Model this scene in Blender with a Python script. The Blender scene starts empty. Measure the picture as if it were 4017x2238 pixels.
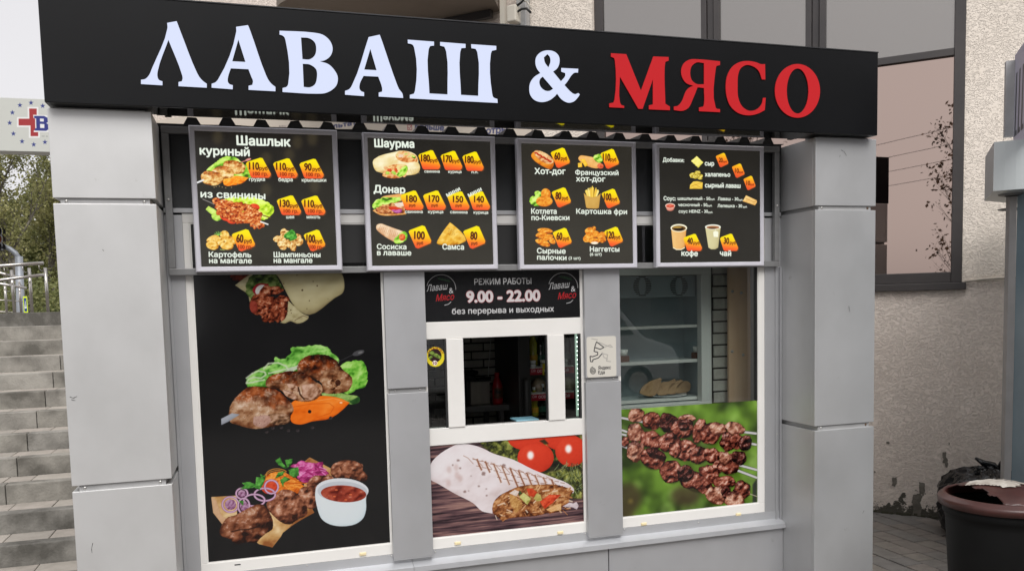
import bpy, bmesh, math, random
import numpy as np
from mathutils import Vector, Matrix
from mathutils.geometry import tessellate_polygon
R_ = math.radians
SC = bpy.context.scene
COL = SC.collection

# ------------------------------------------------------------------ camera
W, H = 4017.0, 2238.0
FPX, CX, CY = 3218.54, 1953.29, 1427.23
CAMC = Vector((0.86417, -4.67947, 1.6))
yaw, pit, rol = -0.290238, -0.0756545, -0.0259291
_cy, _sy, _ct, _st = math.cos(yaw), math.sin(yaw), math.cos(pit), math.sin(pit)
CF = Vector((-_sy * _ct, _cy * _ct, _st)); _r = Vector((_cy, _sy, 0)); _u = _r.cross(CF)
CR = _r * math.cos(rol) + _u * math.sin(rol); CU = _u * math.cos(rol) - _r * math.sin(rol)
cam = bpy.data.cameras.new('camera'); camo = bpy.data.objects.new('camera', cam); COL.objects.link(camo)
cam.sensor_fit = 'HORIZONTAL'; cam.sensor_width = 36; cam.lens = 36 * FPX / W
cam.shift_x = 0.5 - CX / W; cam.shift_y = (CY - H / 2) / W
cam.clip_start = 0.05; cam.clip_end = 3000
camo.matrix_world = Matrix(((CR.x, CU.x, -CF.x, CAMC.x), (CR.y, CU.y, -CF.y, CAMC.y), (CR.z, CU.z, -CF.z, CAMC.z), (0, 0, 0, 1)))
SC.camera = camo

# ------------------------------------------------------------------ light: flat overcast day
world = bpy.data.worlds.new('World'); SC.world = world; world.use_nodes = True
nt = world.node_tree; nt.nodes.clear()
sky = nt.nodes.new('ShaderNodeTexSky'); sky.sky_type = 'NISHITA'; sky.sun_disc = False
SUN_EL, SUN_ROT = R_(48), R_(200)
sky.sun_elevation = SUN_EL; sky.sun_rotation = SUN_ROT; sky.air_density = 1.0; sky.dust_density = 4.0
hs = nt.nodes.new('ShaderNodeHueSaturation'); hs.inputs['Saturation'].default_value = 0.12; hs.inputs['Value'].default_value = 1.0
mx = nt.nodes.new('ShaderNodeMixRGB'); mx.inputs[0].default_value = 0.6; mx.inputs[2].default_value = (10.2, 10.0, 10.3, 1)
bg = nt.nodes.new('ShaderNodeBackground'); bg.inputs['Strength'].default_value = 0.066
wo = nt.nodes.new('ShaderNodeOutputWorld')
nt.links.new(sky.outputs[0], hs.inputs['Color']); nt.links.new(hs.outputs[0], mx.inputs[1])
nt.links.new(mx.outputs[0], bg.inputs[0]); nt.links.new(bg.outputs[0], wo.inputs[0])
sl = bpy.data.lights.new('sun', 'SUN'); sl.energy = 1.5; sl.angle = R_(40); sl.color = (1, 0.975, 0.95)
so = bpy.data.objects.new('sun', sl); COL.objects.link(so)
# direction towards the sun: behind the photographer, a little to the left
_sd = Vector((0.05, -0.80, 0.95)).normalized()
so.rotation_euler = (-_sd).to_track_quat('-Z', 'Y').to_euler()
SC.view_settings.view_transform = 'Standard'; SC.view_settings.look = 'None'
SC.view_settings.exposure = 0.74; SC.view_settings.gamma = 1; SC.view_settings.use_curve_mapping = False
SC.render.film_transparent = False
try:
    SC.cycles.max_bounces = 8; SC.cycles.transparent_max_bounces = 16; SC.cycles.use_denoising = True
except Exception: pass
EXPO = 2 ** -SC.view_settings.exposure

# ------------------------------------------------------------------ geometry helpers
def ray(u, v): return CF + CR * ((u - CX) / FPX) - CU * ((v - CY) / FPX)
def atY(u, v, Y):
    d = ray(u, v); return CAMC + d * ((Y - CAMC.y) / d.y)
def atZ(u, v, Z):
    d = ray(u, v); return CAMC + d * ((Z - CAMC.z) / d.z)
def atT(u, v, t): return CAMC + ray(u, v) * t
WP = Vector((6.064, 1.213, 0)); WD = Vector((.73216, -.68113, 0)).normalized(); WN = Vector((-WD.y, WD.x, 0)) * 1.0  # WN points into the building
def atW(u, v, off=0.0):
    d = ray(u, v); P = WP - WN * off; t = (P - CAMC).dot(WN) / d.dot(WN); q = CAMC + d * t
    return q, (q - WP).dot(WD), q.z
def wp(s, z, off=0.0): return WP + WD * s - WN * off + Vector((0, 0, z))

def wloc(p): return p.get('_loc', (0, 0, 0)) if p is not None else (0, 0, 0)
def setp(o, label=None, cat=None, group=None, kind=None):
    if label: o['label'] = label
    if cat: o['category'] = cat
    if group: o['group'] = group
    if kind: o['kind'] = kind
    return o
def thing(name, loc, label, cat, group=None, kind=None):
    o = bpy.data.objects.new(name, None); COL.objects.link(o); o.location = loc; o.empty_display_size = .1
    o['_loc'] = tuple(loc); return setp(o, label, cat, group, kind)
def link(name, me, mat, parent=None, base=None, smooth=False):
    """mesh in world coordinates -> object with its origin at base (or at its parent's)"""
    mats = mat if isinstance(mat, (list, tuple)) else [mat]
    for m in mats: me.materials.append(m)
    o = bpy.data.objects.new(name, me); COL.objects.link(o)
    if base is None and parent is not None:
        off = Vector(wloc(parent)); o['_loc'] = tuple(off); o.parent = parent
    else:
        if base is None:
            n = len(me.vertices); co = np.empty(n * 3); me.vertices.foreach_get('co', co); co = co.reshape(-1, 3)
            mn, mxx = co.min(0), co.max(0); base = ((mn[0] + mxx[0]) / 2, (mn[1] + mxx[1]) / 2, mn[2])
        off = Vector(base); o['_loc'] = tuple(off)
        if parent is not None: o.parent = parent; o.location = off - Vector(wloc(parent))
        else: o.location = off
    me.transform(Matrix.Translation(-off))
    if smooth:
        for p in me.polygons: p.use_smooth = True
    me.update()
    return o
class MB:
    def __init__(s): s.v = []; s.f = []; s.mi = []
    def add(s, vs, fs, mi=0):
        b = len(s.v); s.v += [tuple(v) for v in vs]; s.f += [tuple(i + b for i in f) for f in fs]; s.mi += [mi] * len(fs); return s
    def box(s, x0, x1, y0, y1, z0, z1, mi=0):
        if x0 > x1: x0, x1 = x1, x0
        if y0 > y1: y0, y1 = y1, y0
        if z0 > z1: z0, z1 = z1, z0
        return s.add([(x0, y0, z0), (x1, y0, z0), (x1, y1, z0), (x0, y1, z0), (x0, y0, z1), (x1, y0, z1), (x1, y1, z1), (x0, y1, z1)],
                     [(3, 2, 1, 0), (4, 5, 6, 7), (0, 1, 5, 4), (1, 2, 6, 5), (2, 3, 7, 6), (3, 0, 4, 7)], mi)
    def obox(s, o, a, b, c, la, lb, lc, mi=0):
        """box from corner o along unit axes a,b,c"""
        o = Vector(o); A = Vector(a) * la; B = Vector(b) * lb; Cc = Vector(c) * lc
        P = [o, o + A, o + A + B, o + B, o + Cc, o + A + Cc, o + A + B + Cc, o + B + Cc]
        return s.add(P, [(3, 2, 1, 0), (4, 5, 6, 7), (0, 1, 5, 4), (1, 2, 6, 5), (2, 3, 7, 6), (3, 0, 4, 7)], mi)
    def tube(s, pts, rad, n=8, mi=0, caps=True):
        pts = [Vector(p) for p in pts]; k = len(pts); rs = rad if isinstance(rad, (list, tuple)) else [rad] * k
        b = len(s.v); pn = None
        for i, p in enumerate(pts):
            t = (pts[min(i + 1, k - 1)] - pts[max(i - 1, 0)]).normalized()
            if pn is None: pn = t.orthogonal().normalized()
            pn = (pn - t * pn.dot(t)).normalized(); bn = t.cross(pn)
            for j in range(n):
                a = 2 * math.pi * j / n; s.v.append(tuple(p + (pn * math.cos(a) + bn * math.sin(a)) * rs[i]))
        for i in range(k - 1):
            for j in range(n):
                s.f.append((b + i * n + j, b + i * n + (j + 1) % n, b + (i + 1) * n + (j + 1) % n, b + (i + 1) * n + j)); s.mi.append(mi)
        if caps:
            s.f.append(tuple(b + j for j in reversed(range(n)))); s.mi.append(mi)
            s.f.append(tuple(b + (k - 1) * n + j for j in range(n))); s.mi.append(mi)
        return s
    def lathe(s, c, prof, n=32, mi=0, axis='z', a0=0, a1=2 * math.pi, wob=None):
        c = Vector(c); b = len(s.v); k = len(prof); full = abs(a1 - a0 - 2 * math.pi) < 1e-6; m = n if full else n + 1
        for (r, z) in prof:
            for j in range(m):
                a = a0 + (a1 - a0) * j / n; rr = r * (wob(a, z) if wob else 1)
                s.v.append(tuple(c + (Vector((rr * math.cos(a), rr * math.sin(a), z)) if axis == 'z' else Vector((rr * math.cos(a), z, rr * math.sin(a))))))
        for i in range(k - 1):
            for j in range(n):
                q = (b + i * m + j, b + i * m + (j + 1) % m, b + (i + 1) * m + (j + 1) % m, b + (i + 1) * m + j)
                s.f.append(q if axis == 'z' else q[::-1]); s.mi.append(mi)
        return s
    def build(s, name, mat, parent=None, base=None, smooth=False, bevel=0, seg=2):
        me = bpy.data.meshes.new(name); me.from_pydata(s.v, [], s.f)
        me.polygons.foreach_set('material_index', s.mi)
        if bevel:
            bm = bmesh.new(); bm.from_mesh(me)
            bmesh.ops.bevel(bm, geom=bm.edges[:], offset=bevel, segments=seg, affect='EDGES', profile=.5); bm.to_mesh(me); bm.free()
        return link(name, me, mat, parent, base, smooth)
def box(name, x0, x1, y0, y1, z0, z1, mat, parent=None, bevel=0, base=None, seg=2):
    return MB().box(x0, x1, y0, y1, z0, z1).build(name, mat, parent, base, bevel=bevel, seg=seg)

def smoothpts(pts, ang=52, n=4):
    """subdivide soft corners of a closed outline, keep sharp ones"""
    k = len(pts); P = [np.array(p, float) for p in pts]; T = []
    for i in range(k):
        a = P[i] - P[i - 1]; b = P[(i + 1) % k] - P[i]; la = np.linalg.norm(a) + 1e-9; lb = np.linalg.norm(b) + 1e-9
        th = math.degrees(math.acos(max(-1, min(1, float(a @ b) / la / lb))))
        T.append(None if th > ang or th < 2 else (a / la + b / lb) / 2)
    out = []
    for i in range(k):
        p, q = P[i], P[(i + 1) % k]; L = np.linalg.norm(q - p); d = (q - p)
        if T[i] is None and T[(i + 1) % k] is None: out.append(tuple(p)); continue
        m0 = T[i] * L if T[i] is not None else d; m1 = T[(i + 1) % k] * L if T[(i + 1) % k] is not None else d
        for j in range(n):
            t = j / n; t2 = t * t; t3 = t2 * t
            out.append(tuple((2 * t3 - 3 * t2 + 1) * p + (t3 - 2 * t2 + t) * m0 + (-2 * t3 + 3 * t2) * q + (t3 - t2) * m1))
    return out

# ------------------------------------------------------------------ materials
def new_mat(name):
    m = bpy.data.materials.new(name); m.use_nodes = True; return m, m.node_tree, m.node_tree.nodes['Principled BSDF']
def noise_col(t, c1, c2, scale, detail=4, rough=.6, coord='Object', stretch=None, lo=.35, hi=.65):
    tc = t.nodes.new('ShaderNodeTexCoord'); n = t.nodes.new('ShaderNodeTexNoise'); n.inputs['Scale'].default_value = scale
    n.inputs['Detail'].default_value = detail; n.inputs['Roughness'].default_value = rough
    if stretch:
        mp = t.nodes.new('ShaderNodeMapping'); mp.inputs['Scale'].default_value = stretch; t.links.new(tc.outputs[coord], mp.inputs[0]); t.links.new(mp.outputs[0], n.inputs['Vector'])
    else: t.links.new(tc.outputs[coord], n.inputs['Vector'])
    r = t.nodes.new('ShaderNodeValToRGB'); r.color_ramp.elements[0].position = lo; r.color_ramp.elements[1].position = hi
    r.color_ramp.elements[0].color = (*c1, 1); r.color_ramp.elements[1].color = (*c2, 1)
    t.links.new(n.outputs['Fac'], r.inputs[0]); return r.outputs[0], n.outputs['Fac'], tc
def mat(name, c, rough=.5, metal=0, c2=None, scale=6, bump=0, bscale=60, spec=.5, stretch=None, detail=4, lo=.35, hi=.65, coat=0):
    m, t, b = new_mat(name); b.inputs['Base Color'].default_value = (*c, 1); b.inputs['Roughness'].default_value = rough
    b.inputs['Metallic'].default_value = metal; b.inputs['Specular IOR Level'].default_value = spec; b.inputs['Coat Weight'].default_value = coat
    if c2:
        o, f, tc = noise_col(t, c, c2, scale, detail, stretch=stretch, lo=lo, hi=hi); t.links.new(o, b.inputs['Base Color'])
    if bump:
        tc = t.nodes.new('ShaderNodeTexCoord'); n = t.nodes.new('ShaderNodeTexNoise'); n.inputs['Scale'].default_value = bscale; n.inputs['Detail'].default_value = 5
        bp = t.nodes.new('ShaderNodeBump'); bp.inputs['Strength'].default_value = bump; bp.inputs['Distance'].default_value = .01
        t.links.new(tc.outputs['Object'], n.inputs['Vector']); t.links.new(n.outputs['Fac'], bp.inputs['Height']); t.links.new(bp.outputs[0], b.inputs['Normal'])
    return m
def emit(name, c, s):
    m, t, b = new_mat(name); b.inputs['Base Color'].default_value = (.02, .02, .02, 1); b.inputs['Emission Color'].default_value = (*c, 1); b.inputs['Emission Strength'].default_value = s
    b.inputs['Roughness'].default_value = .35; b.inputs['Specular IOR Level'].default_value = .12; return m
def glass_mat(name, tint=(.84, .87, .86), refl=1.0, ior=1.95):
    m = bpy.data.materials.new(name); m.use_nodes = True; t = m.node_tree; t.nodes.clear()
    tr = t.nodes.new('ShaderNodeBsdfTransparent'); tr.inputs[0].default_value = (*tint, 1)
    gl = t.nodes.new('ShaderNodeBsdfGlossy'); gl.inputs['Roughness'].default_value = .01; gl.inputs[0].default_value = (refl, refl, refl, 1)
    fr = t.nodes.new('ShaderNodeFresnel'); fr.inputs[0].default_value = ior; mxs = t.nodes.new('ShaderNodeMixShader'); o = t.nodes.new('ShaderNodeOutputMaterial')
    ge = t.nodes.new('ShaderNodeNewGeometry'); iv = t.nodes.new('ShaderNodeMath'); iv.operation = 'SUBTRACT'; iv.inputs[0].default_value = 1; mu = t.nodes.new('ShaderNodeMath'); mu.operation = 'MULTIPLY'
    t.links.new(ge.outputs['Backfacing'], iv.inputs[1]); t.links.new(iv.outputs[0], mu.inputs[0]); t.links.new(fr.outputs[0], mu.inputs[1]); t.links.new(mu.outputs[0], mxs.inputs[0]); t.links.new(tr.outputs[0], mxs.inputs[1]); t.links.new(gl.outputs[0], mxs.inputs[2]); t.links.new(mxs.outputs[0], o.inputs[0]); return m
def panel_mat(name, c, c2):
    """brushed powder coated aluminium: slow mottling, faint dust streaks"""
    m, t, b = new_mat(name)
    o, f, tc = noise_col(t, c, c2, 1.7, 6, .55, lo=.3, hi=.7)
    o2, f2, _ = noise_col(t, (.96, .96, .955), (1, 1, 1), 3.5, 5, .6, stretch=(1.5, 1.5, 1), lo=.35, hi=.6)
    mm = t.nodes.new('ShaderNodeMixRGB'); mm.blend_type = 'MULTIPLY'; mm.inputs[0].default_value = .8
    t.links.new(o, mm.inputs[1]); t.links.new(o2, mm.inputs[2]); t.links.new(mm.outputs[0], b.inputs['Base Color'])
    b.inputs['Metallic'].default_value = .5; b.inputs['Roughness'].default_value = .42
    n5 = t.nodes.new('ShaderNodeTexNoise'); n5.inputs['Scale'].default_value = 11; n5.inputs['Detail'].default_value = 10; n5.inputs['Roughness'].default_value = .72; t.links.new(tc.outputs['Object'], n5.inputs['Vector'])
    r5 = t.nodes.new('ShaderNodeValToRGB'); r5.color_ramp.elements[0].position = .66; r5.color_ramp.elements[1].position = .76; r5.color_ramp.elements[0].color = (1, 1, 1, 1); r5.color_ramp.elements[1].color = (.66, .64, .60, 1); t.links.new(n5.outputs[0], r5.inputs[0])
    m5 = t.nodes.new('ShaderNodeMixRGB'); m5.blend_type = 'MULTIPLY'; m5.inputs[0].default_value = .8; t.links.new(mm.outputs[0], m5.inputs[1]); t.links.new(r5.outputs[0], m5.inputs[2]); t.links.new(m5.outputs[0], b.inputs['Base Color'])
    rr = t.nodes.new('ShaderNodeMapRange'); rr.inputs[3].default_value = .36; rr.inputs[4].default_value = .52; t.links.new(f2, rr.inputs[0]); t.links.new(rr.outputs[0], b.inputs['Roughness'])
    n = t.nodes.new('ShaderNodeTexNoise'); n.inputs['Scale'].default_value = 2.2; n.inputs['Detail'].default_value = 2; t.links.new(tc.outputs['Object'], n.inputs['Vector'])
    n2 = t.nodes.new('ShaderNodeTexNoise'); n2.inputs['Scale'].default_value = 450; n2.inputs['Detail'].default_value = 2; t.links.new(tc.outputs['Object'], n2.inputs['Vector'])
    ad = t.nodes.new('ShaderNodeMath'); ad.operation = 'MULTIPLY_ADD'; ad.inputs[1].default_value = .06; t.links.new(n2.outputs[0], ad.inputs[0]); t.links.new(n.outputs[0], ad.inputs[2])
    bp = t.nodes.new('ShaderNodeBump'); bp.inputs['Strength'].default_value = .2; bp.inputs['Distance'].default_value = .008
    t.links.new(ad.outputs[0], bp.inputs['Height']); t.links.new(bp.outputs[0], b.inputs['Normal']); return m
M = {}
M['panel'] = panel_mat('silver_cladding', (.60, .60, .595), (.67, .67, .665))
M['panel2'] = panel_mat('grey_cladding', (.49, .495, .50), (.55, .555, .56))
M['recess'] = mat('recess_metal', (.42, .42, .42), .5, .2, c2=(.36, .36, .36))
M['flash'] = panel_mat('grey_flashing', (.46, .465, .48), (.51, .515, .53))
M['sill'] = panel_mat('sill_metal', (.52, .53, .55), (.58, .59, .61))
M['pvc'] = mat('white_window_frame', (.80, .785, .755), .32, c2=(.74, .725, .69), scale=2.5, lo=.3, hi=.75)
M['gasket'] = mat('black_gasket', (.015, .015, .015), .6)
M['cap'] = mat('yellowed_plastic', (.78, .66, .40), .4)
M['sign'] = mat('black_sign_panel', (.0062, .0066, .0076), .30, c2=(.0046, .0048, .0054), scale=1.2, spec=.22)
M['soffit'] = mat('black_gloss_soffit', (.006, .006, .006), .06, spec=.7)
M['fascia'] = mat('dark_fascia', (.020, .022, .024), .45)
M['alu'] = mat('grey_metal_tube', (.25, .25, .25), .45, .3, c2=(.21, .21, .21), scale=12)
M['frame'] = mat('silver_board_frame', (.66, .65, .71), .36, .1, c2=(.61, .60, .65), scale=3)
M['roof'] = mat('dark_roof_sheet', (.035, .036, .04), .45, .2, c2=(.02, .02, .022), scale=8)
M['screw'] = mat('screw_metal', (.55, .54, .52), .3, .9)
M['rust'] = mat('rusty_bolt', (.12, .07, .04), .8)
M['lwhite'] = emit('lit_white_letter', (.70, .76, .97), 1.0 * EXPO)
M['lred'] = emit('lit_red_letter', (.56, .001, .006), 1.0 * EXPO)
M['lside'] = mat('letter_return', (.02, .02, .022), .5)
M['lrside'] = mat('red_letter_return', (.25, .012, .012), .4)
M['dark'] = mat('dark_interior', (.02, .019, .018), .8)
M['glass'] = glass_mat('window_glass')
M['steel'] = mat('stainless_steel', (.48, .45, .42), .22, .95, c2=(.52, .50, .47), scale=14, stretch=(1, 1, .2))
M['black'] = mat('black_plastic', (.012, .013, .013), .42, c2=(.018, .019, .019), scale=5, bump=.1, bscale=30)
# ------------------------------------------------------------------ flat print: a small painter for posters, menu boards, stickers
def _blur(a, r):
    r = int(max(1, round(r)))
    for ax in (0, 1):
        for _ in range(2):
            p = np.pad(a, [(r + 1, r) if i == ax else (0, 0) for i in range(a.ndim)], mode='edge')
            c = np.cumsum(p, axis=ax, dtype=np.float64)
            n = a.shape[ax]; hi = np.take(c, np.arange(2 * r + 1, 2 * r + 1 + n), axis=ax); lo = np.take(c, np.arange(0, n), axis=ax)
            a = (hi - lo) / (2 * r + 1)
    return a
def _up(g, h, w):
    gh, gw = g.shape; y = np.linspace(0, gh - 1.001, h); x = np.linspace(0, gw - 1.001, w)
    yi = y.astype(int); xi = x.astype(int); fy = y - yi; fx = x - xi
    fy = fy * fy * (3 - 2 * fy); fx = fx * fx * (3 - 2 * fx)
    a = g[yi][:, xi]; b = g[yi][:, xi + 1]; c = g[yi + 1][:, xi]; d = g[yi + 1][:, xi + 1]
    fx = fx[None]; fy = fy[:, None]; return (a * (1 - fx) + b * fx) * (1 - fy) + (c * (1 - fx) + d * fx) * fy
def fbm(h, w, cell, seed, octv=4, gain=.55, sx=1, sy=1):
    rg = np.random.RandomState(seed); out = np.zeros((h, w)); amp = 1; tot = 0
    for o in range(octv):
        cx = max(1.0, cell * sx / 2 ** o); cy = max(1.0, cell * sy / 2 ** o)
        out += amp * _up(rg.rand(int(h / cy) + 3, int(w / cx) + 3), h, w); tot += amp; amp *= gain
    return out / tot
def ramp(t, cols):
    t = np.clip(t, 0, 1) * (len(cols) - 1); i = np.minimum(t.astype(int), len(cols) - 2); f = (t - i)[..., None]
    c = np.array(cols, float) / 255; return c[i] * (1 - f) + c[i + 1] * f
_TC = {}
def text_outline(s):
    if s in _TC: return _TC[s]
    cu = bpy.data.curves.new('lettering', 'FONT'); cu.body = s; o = bpy.data.objects.new('lettering', cu); COL.objects.link(o)
    bpy.context.view_layer.update(); dg = bpy.context.evaluated_depsgraph_get()
    c = o.to_curve(dg); loops = []
    for sp in c.splines:
        if sp.type != 'BEZIER': continue
        bp = sp.bezier_points; n = len(bp); L = []
        for i in range(n):
            a, b = bp[i], bp[(i + 1) % n]
            p0, p1, p2, p3 = [np.array(q[:2]) for q in (a.co, a.handle_right, b.handle_left, b.co)]
            for j in range(5):
                t = j / 5; L.append((1 - t) ** 3 * p0 + 3 * (1 - t) ** 2 * t * p1 + 3 * (1 - t) * t * t * p2 + t ** 3 * p3)
        loops.append(np.array(L))
    o.to_curve_clear(); bpy.data.objects.remove(o); bpy.data.curves.remove(cu); _TC[s] = loops; return loops
_CAP = None
def capunit():
    global _CAP
    if _CAP is None: _CAP = float(max(l[:, 1].max() for l in text_outline('H')))
    return _CAP
class Print:
    """canvas on a vertical plane: O lower-left corner, A unit horizontal axis, size w x h metres"""
    def __init__(s, O, A, w, h, ppm, bgc):
        s.O, s.A, s.w, s.h, s.ppm = Vector(O), Vector(A).normalized(), w, h, ppm
        s.W, s.H = int(w * ppm), int(h * ppm); s.N = s.A.cross(Vector((0, 0, 1)))
        s.a = np.zeros((s.H, s.W, 3)) + np.array(bgc, float) / 255; s.tf = lambda x, y: (x, y)
    def zoom(s, x0, y0, sc): s.tf = lambda x, y: (x0 + x / sc, y0 + y / sc); return s
    def m(s, x, y):
        u, v = s.tf(x, y); d = ray(u, v); t = (s.O - CAMC).dot(s.N) / d.dot(s.N); q = CAMC + d * t - s.O
        return np.array((q.dot(s.A) * s.ppm, s.H - q.z * s.ppm))
    def pts(s, P): return np.array([s.m(*p) for p in P])
    def scale(s, x, y): return float(np.linalg.norm(s.m(x + 10, y) - s.m(x, y)) / 10)
    def cover(s, loops, pad=2, SS=4):
        al = np.concatenate(loops); x0 = int(max(0, math.floor(al[:, 0].min()) - pad)); x1 = int(min(s.W, math.ceil(al[:, 0].max()) + pad))
        y0 = int(max(0, math.floor(al[:, 1].min()) - pad)); y1 = int(min(s.H, math.ceil(al[:, 1].max()) + pad))
        if x1 <= x0 or y1 <= y0: return None
        h, w = (y1 - y0) * SS, x1 - x0; acc = np.zeros((h, w + 2)); ys = y0 + (np.arange(h) + .5) / SS
        for L in loops:
            P, Q = L, np.roll(L, -1, axis=0)
            for (ax, ay), (bx, by) in zip(P, Q):
                if ay == by: continue
                sg = 1 if by > ay else -1; lo, hi = (ay, by) if by > ay else (by, ay)
                i0 = max(0, int(math.ceil((lo - y0) * SS - .5))); i1 = min(h - 1, int(math.ceil((hi - y0) * SS - .5)) - 1)
                if i1 < i0: continue
                r = np.arange(i0, i1 + 1); x = np.clip(ax + (ys[r] - ay) * (bx - ax) / (by - ay) - x0, 0, w); xi = x.astype(int); f = x - xi
                acc[r, xi] += sg * (1 - f); acc[r, xi + 1] += sg * f
        cv = np.clip(np.abs(np.cumsum(acc, axis=1)[:, :w]), 0, 1).reshape(y1 - y0, SS, w).mean(1)
        return x0, y0, cv
    def put(s, c, col, alpha=1):
        if c is None: return
        x0, y0, cv = c; h, w = cv.shape; v = s.a[y0:y0 + h, x0:x0 + w]; k = (cv * alpha)[..., None]
        col = np.array(col, float) / 255 if not isinstance(col, np.ndarray) else col
        v[:] = v * (1 - k) + col * k
    def poly(s, P, col, alpha=1, smooth=False, canvas=False, blur=0):
        P = smoothpts(P, 75) if smooth else P; q = np.array(P, float) if canvas else s.pts(P); c = s.cover([q], pad=2 + int(blur * 3))
        if c is not None and blur: c = (c[0], c[1], _blur(c[2], blur))
        s.put(c, col, alpha)
    def ell(s, cx, cy, rx, ry, rot=0, n=36, wob=0, seed=0):
        rg = np.random.RandomState(seed + 1); ph = rg.rand(5) * 6.28; am = rg.rand(5); out = []
        for i in range(n):
            a = 2 * math.pi * i / n; k = 1 + wob * sum(am[j] * math.sin((j + 2) * a + ph[j]) for j in range(5)) / 2
            x, y = rx * k * math.cos(a), ry * k * math.sin(a); c, d = math.cos(R_(rot)), math.sin(R_(rot)); out.append((cx + x * c - y * d, cy + x * d + y * c))
        return out
    def line(s, P, wd, col, alpha=1, smooth=False, canvas=False):
        q = np.array(P, float) if canvas else s.pts(P); wd = wd * (1 if canvas else s.scale(*P[0])) / 2
        for a, b in zip(q[:-1], q[1:]):
            d = b - a; L = np.linalg.norm(d)
            if L < 1e-6: continue
            d = d / L; n = np.array((-d[1], d[0])) * wd; e = d * wd * .3
            s.put(s.cover([np.array([a - e + n, b + e + n, b + e - n, a - e - n])]), col, alpha)
    def text(s, t, x0, y0, x1, y1, cap, col, bold=0.0, alpha=1, slant=0, outline=None):
        loops = text_outline(t); al = np.concatenate(loops); mn, mxx = al[:, 0].min(), al[:, 0].max()
        A, B = s.m(x0, y0), s.m(x1, y1); d = B - A; up = s.m(x0, y0 - cap) - A; hc = np.linalg.norm(up); L = np.linalg.norm(d); ux = d / L; uy = np.array((ux[1], -ux[0]))
        kx = L / (mxx - mn); ky = hc / capunit()
        lp = [A + (l[:, :1] - mn) * kx * ux + l[:, 1:] * ky * uy + l[:, 1:] * ky * slant * ux for l in loops]
        c = s.cover(lp, pad=6)
        if c is None: return
        X, Y, cv = c
        def grow(cv, b):
            out = cv.copy()
            for a in range(8):
                dx, dy = b * math.cos(a * math.pi / 4), b * math.sin(a * math.pi / 4); ix, iy = math.floor(dx), math.floor(dy); fx, fy = dx - ix, dy - iy
                sh = lambda i, j: np.roll(np.roll(cv, i, 1), j, 0)
                out = np.maximum(out, (sh(ix, iy) * (1 - fx) + sh(ix + 1, iy) * fx) * (1 - fy) + (sh(ix, iy + 1) * (1 - fx) + sh(ix + 1, iy + 1) * fx) * fy)
            return out
        b = bold * hc; b = max(b, .8) if b > 0 and hc < 34 else b
        if outline: s.put((X, Y, grow(cv, b + outline[1] * hc)), outline[0], alpha)
        s.put((X, Y, grow(cv, b) if b > .05 else cv), col, alpha)
    def food(s, P, cols, seed=1, relief=1.0, namp=.5, cell=14, grad=0.0, edge=.08, smooth=True, spec=0.0, base=.45, sx=1, sy=1, rough=0.0, alpha=1, soft=1.0, top=None, light=(-.45, -.75), bump=1.0):
        """a lump of food seen in a print: shaded from its own outline, mottled, with ragged edge"""
        P = smoothpts(P, 80) if smooth else P; q = s.pts(P)
        if rough:
            rg = np.random.RandomState(seed + 5); k = s.scale(*P[0]) * rough; n = len(q); q2 = []
            for i in range(n):
                a, b = q[i], q[(i + 1) % n]; L = np.linalg.norm(b - a); m = max(1, int(L / max(k * 1.2, 1.2)))
                for j in range(m): q2.append(a + (b - a) * j / m + rg.uniform(-1, 1, 2) * k * .6)
            q = np.array(q2)
        c = s.cover([q])
        if c is None: return
        x0, y0, cv = c; h, w = cv.shape; sz = max(3, min(h, w) * .16 * soft); hh = _blur(cv, sz); hh = np.sqrt(np.clip(hh, 0, 1))
        kk = s.scale(*P[0]); cell = max(2.0, cell * kk)
        nb = fbm(h, w, cell * 3.0, seed, 3, .45, sx, sy); n1 = fbm(h, w, cell * 1.3, seed + 1, 3, .45, sx, sy)
        bm = min(1, namp * 1.3) * bump; hh = hh * sz * 1.25 + ((nb - .5) * cell * 1.7 + (n1 - .5) * cell * .3) * bm
        gy, gx = np.gradient(hh); nz = 1 / np.sqrt(1 + gx * gx + gy * gy)
        lam = (gx * -light[0] + gy * -light[1]) * nz
        t = base + relief * (lam * .62 + (nz - .8) * .4) + namp * ((n1 - .5) * .55 + (nb - .5) * .9)
        if grad: t = t + grad * (.5 - np.linspace(0, 1, h))[:, None]
        t = t - edge * (1 - np.clip(_blur(cv, max(2, sz * .35)) * 2 - 1, 0, 1)) * 2.2
        col = ramp(t, cols)
        if top:  # charring on the upper side
            n2 = fbm(h, w, cell * 1.6, seed + 9, 4, .6); yy = np.linspace(0, 1, h)[:, None] + np.linspace(-.5, .5, w)[None] * top.get('tilt', 0)
            k = np.clip((top['y'] - yy) * 3.2 + (n2 - .5) * 2.6, 0, 1)[..., None]; col = col * (1 - k) + ramp(t + (n2 - .5) * .8 + top.get('off', 0), top['cols']) * k
        if spec:
            n3 = fbm(h, w, max(2, cell * .35), seed + 3, 2, .5); k = np.clip((n3 - .72 + (t - .5) * .55) * 6, 0, 1)[..., None] * spec; col = col * (1 - k) + np.array([1, .96, .94]) * k
        s.put((x0, y0, cv), col, alpha)
    def tag(s, x0, y0, x1, y1, kind='A', ramp_=((255, 236, 10), (255, 228, 15), (255, 190, 25), (255, 130, 40), (245, 85, 45))):
        T = {'A': [(0, .3), (.06, .21), (.56, .01), (.66, .03), (.99, .8), (.97, .92), (.9, 1), (.25, 1), (.19, .94)],
             'B': [(0, .27), (.06, .2), (.6, .0), (.72, .04), (1, .66), (.97, .77), (.42, 1), (.31, .96)]}[kind]
        P = [(x0 + (x1 - x0) * a * .97, y0 + (y1 - y0) * b) for a, b in T]; o = (x1 - x0) * .045
        s.poly([(x + o, y + o * .7) for x, y in P], (95, 62, 38)); c = s.cover([s.pts(P)])
        if c is None: return
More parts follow.
